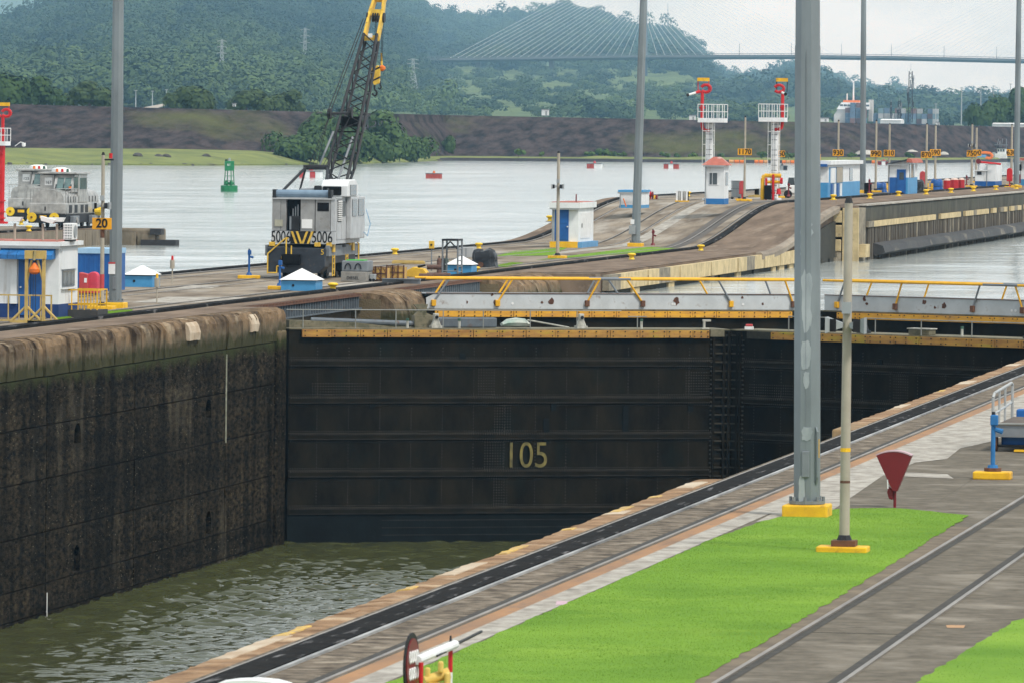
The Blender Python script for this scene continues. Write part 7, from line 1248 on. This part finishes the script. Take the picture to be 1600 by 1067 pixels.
for x_ in (-12, 12):
    for y_ in (0, 1.2): MB().cyl((x_ * u, y_, 0), (x_ * u, y_, 56 * u), .045, .045, 6).build('leg', grey_steel, t)
MB().bx(-13 * u, 13 * u, -.1, 1.3, 55 * u, 58 * u).build('platform', dark_steel, t)
for a, b_ in ((-12, 0), (12, 0)): MB().cyl((a * u, 0, 42 * u), (b_ * u, 0, 54 * u), .035, .035, 6).build('brace', dark_steel, t)
for k in range(5): MB().cyl((12 * u, 0, (6 + 9 * k) * u), (12 * u, 1.2, (6 + 9 * k) * u), .03, .03, 6).build('rung', grey_steel, t)
MB().cyl((-12 * u, 0, 8 * u), (12 * u, 0, 8 * u), .03, .03, 6).build('tie', grey_steel, t)
p = G(728, 404, 0); u = 1 / ppm(p); t = thing('grey_cabinet', 'plain grey cabinet behind the third blue box', 'cabinet', p); MB().bx(-11 * u, 11 * u, 0, 1.2, .05, 17 * u).build('case', mat('cabinet_grey', (.40, .41, .41), (.35, .36, .36), sc=2), t, bevel=.02); MB().bx(-12 * u, 14 * u, -.1, 1.4, 0, .05).build('plinth', decklight, t); MB().bx(-.02, .02, -.012, 0, .1, 16 * u).build('door_joint', grey_steel, t)
t = heap('black tarpaulin bundle on a trolley beside the grass patch', 757, 418, 38, 26, tarp_k, 9, 0, 'tarpaulin_bundle'); MB().cyl((-.1, -.66, .14), (-.1, -.56, .14), .14, .14, 12).build('wheel', rust, t)
# ------------------------------------------------------------------ near right: fan sign, work platform, crossing barrier
p = G(1397, 793, 0); u = 1 / ppm(p); t = thing('fan_cabinet', 'maroon fan-shaped hose cabinet on a post behind the lawn', 'cabinet', p)
MB().cyl((0, .12, 0), (0, .12, 32 * u), .03, .03, 8).build('post', maroon, t)
arc = [(-1.5 * u + 61 * u * math.sin(a), 27 * u + 61 * u * math.cos(a)) for a in np.linspace(-.47, .47, 9)]
MB().prism([(4 * u, 26 * u), (-3 * u, 27 * u)] + arc, 'y', 0, .24).build('case', maroon, t); rim = [(-1.5 * u + 63 * u * math.sin(a), 27 * u + 63 * u * math.cos(a)) for a in np.linspace(-.47, .47, 9)]
b = MB(); b.loft([[(x_, y_, z_) for x_, z_ in r_] for y_, r_ in ((-.01, arc), (-.01, rim), (.27, rim), (.27, arc))], close=False); b.build('bleached_top', pinkw, t)
MB().prism([(-9 * u, 14 * u), (-3 * u, 12 * u), (-2 * u, 26 * u), (-10 * u, 34 * u), (-12 * u, 24 * u)], 'y', .05, .2).build('hose_outlet', maroon, t, bevel=.02); MB().cyl((-10 * u, -.012, 30 * u), (-11 * u, -.012, 44 * u), .012, .012, 5).build('handle', white_steel, t)
p = G(1552, 705, 0); u = 1 / ppm(p); t = thing('work_platform', 'wheeled steel work platform with tubular railing at the right edge', 'platform', p); zt = .62; L_ = 4.6
MB().bx(.05, 2.4, 0, L_, zt - .06, zt).build('deck_plate', mat('deck_plate_brown', (.13, .105, .085), (.09, .072, .06), sc=2, rough=.9), t); MB().bx(.02, 2.4, -.05, 0, zt - .28, zt - .02).build('front_beam', grey_steel, t); MB().cyl((.02, -.06, zt + .02), (2.4, -.06, zt + .02), .03, .03, 8).build('edge_tube', rl_g, t)
MB().bx(.02, .1, .0, L_, zt - .26, zt - .06).build('side_beam', grey_steel, t); MB().bx(.15, 2.4, .3, 1.6, .12, .42).build('under_tank', blue, t, bevel=.05)
for y_ in (.2, L_ - .3): MB().cyl((-.02, y_, .2), (.08, y_, .2), .2, .2, 16).build('wheel', rust, t)
MB().bx(.1, 2.2, .1, .2, .1, .16).build('axle', dark_steel, t); MB().bx(.5, 2.3, -.3, .0, .02, .06).build('yellow_bar', yellow, t)
tb = mat('pale_tube', (.45, .46, .45), (.36, .37, .36), sc=3, rough=.4, metal=.3)
MB().tube([(-.02, 0, zt - .2), (-.02, 0, zt + .62), (-.0, .1, zt + .72), (.0, L_ - .1, zt + .8), (.02, L_, zt + .75), (.02, L_, zt - .1)], .035, 8).build('railing_loop', tb, t)
for y_ in (1.4, 2.9): MB().cyl((0, y_, zt - .1), (0, y_, zt + .75), .028, .028, 8).build('rail_post', tb, t)
MB().cyl((0, .05, zt + .24), (0, L_ - .05, zt + .34), .028, .028, 8).build('mid_rail', tb, t)
p2 = Vector(p); o = thing('blue_cover', 'crumpled blue and white cover behind the work platform', 'cover', (p2.x + .6, p2.y + 6.3, 0)); MB().loft([[(x_, .6 * math.cos(a), h_ * (.5 + .5 * math.sin(a))) for a in np.linspace(0, 6.28, 9)[:-1]] for x_, h_ in ((-.45, .5), (-.2, .85), (.4, .98), (1.2, 1.0), (2.0, .95))]).build('sheet', mat('pale_blue_sheet', (.45, .58, .72), (.12, .28, .52), sc=1.5, rough=.6), o, smooth=True); MB().box((-.42, -.3, .55), (.34, .4, .4)).build('blue_case', blue, o, bevel=.04)
v = 72.0; q = atD(655, 1030, v); bz = q.z; t = thing('crossing_barrier', 'red and white barrier with a round maroon sign at the bottom edge', 'barrier', (q.x, q.y, 0)); u = v / FPX
def BL(px_, py_, dv=0): return tuple(atD(px_, py_, v + dv) - Vector((q.x, q.y, 0)))
pl, pr = Vector(BL(658, 1034)), Vector(BL(704, 1012, 1.6))
for c_, nm in ((pl, 'left'), (pr, 'right')):
    n = 6
    for k in range(n): MB().cyl((c_.x, c_.y, c_.z * k / n), (c_.x, c_.y, c_.z * (k + 1) / n - .002), .026, .026, 8).build('post_band', red if (n - k) % 2 else white_steel, t)
MB().cyl(BL(652, 1031), BL(711, 1006, 1.6), .05, .05, 10).build('barrier_arm', white_steel, t); MB().cyl(BL(710, 1007, 1.7), BL(752, 986, 3.4), .018, .018, 6).build('rod', black, t); MB().cyl(BL(683, 1024, .6), BL(708, 1011, 1.5), .014, .014, 6).build('rod', black, t)
MB().cyl((pr.x, pr.y, pr.z), (pr.x, pr.y, pr.z + .14), .02, .01, 6).build('pin', dark_steel, t)
dc = Vector(BL(644, 1040, -.1)); dn = Vector((math.cos(.24), -math.sin(.24) * 1, 0)); dn = Vector((.97, -.06, 0)).normalized()
sn = Vector((-FW.x, -FW.y, 0)).normalized(); sd = Vector((sn.y, -sn.x, 0)); ang = math.radians(78); nn = (sn * math.cos(ang) + sd * math.sin(ang) * -1).normalized()
MB().cyl(dc, dc + nn * -.02, .36, .36, 24).build('sign_rim', black, t); MB().cyl(dc + nn * .0, dc + nn * .012, .30, .30, 24).build('sign_face', maroon, t)
tx = Vector((0, 0, 1)).cross(nn).normalized(); b = MB()
for row, cs in ((.1, (-.16, -.05, .06, .17)), (-.08, (-.16, -.05, .06, .17))):
    for a in cs:
        c_ = dc + nn * .016 + tx * a + Vector((0, 0, row)); b.tube([c_ + tx * (math.cos(k) * .036) + Vector((0, 0, math.sin(k) * .06)) for k in np.linspace(0, 6.28, 9)], .012, 5)
b.build('worn_lettering', plastic_w, t, kind='stuff')
ys_ = mat('pale_yellow_iron', (.78, .55, .14), (.62, .42, .1), sc=3, rough=.6); o = thing('switch_lever', 'pale yellow cast switch stand between the barrier posts', 'switch stand', (q.x, q.y, 0)); c_ = Vector(BL(682, 1066, .4))
MB().box((c_.x, c_.y, c_.z * .5), (.16, .2, c_.z)).build('pedestal', ys_, o); MB().cyl((c_.x - .13, c_.y, c_.z + .02), (c_.x + .12, c_.y + .1, c_.z + .1), .05, .065, 12).build('housing', ys_, o, smooth=True); MB().box((c_.x + .12, c_.y, c_.z + .02), (.05, .16, .2)).build('end_plate', ys_, o, bevel=.02)
for x_, z in ((-.1, .1), (.045, .17)): MB().box((c_.x + x_, c_.y, c_.z + z), (.06, .05, .13)).build('lug', ys_, o, bevel=.02)
q2 = atD(398, 1060, 73); t = thing('domed_cabinet', 'white domed cabinet top cut by the bottom edge', 'cabinet', (q2.x, q2.y, 0)); w_ = .37
MB().prism([(-w_, 0), (w_, 0), (w_, q2.z - .05), (w_ * .6, q2.z - .015), (0, q2.z), (-w_ * .6, q2.z - .015), (-w_, q2.z - .04)], 'y', -.2, .25).build('case', plastic_w, t); MB().bx(-w_ * .8, w_ * .8, -.215, -.2, .1, q2.z - .2).build('door', plastic_w, t)
# ------------------------------------------------------------------ haze over the whole valley
hm = bpy.data.materials.new('valley_haze'); hm.use_nodes = True; n_ = hm.node_tree.nodes; n_.remove(n_['Principled BSDF'])
pv = n_.new('ShaderNodeVolumePrincipled'); pv.inputs['Color'].default_value = (.36, .70, 1, 1); pv.inputs['Absorption Color'].default_value = (1, 1, 1, 1); pv.inputs['Density'].default_value = 6.3e-5; pv.inputs['Anisotropy'].default_value = 0.0
hm.node_tree.links.new(pv.outputs[0], n_['Material Output'].inputs['Volume'])
o = MB().bx(-7000, 3600, -60, 15000, -18, 430).build('haze', hm, kind='stuff', label='pale blue haze filling the valley')
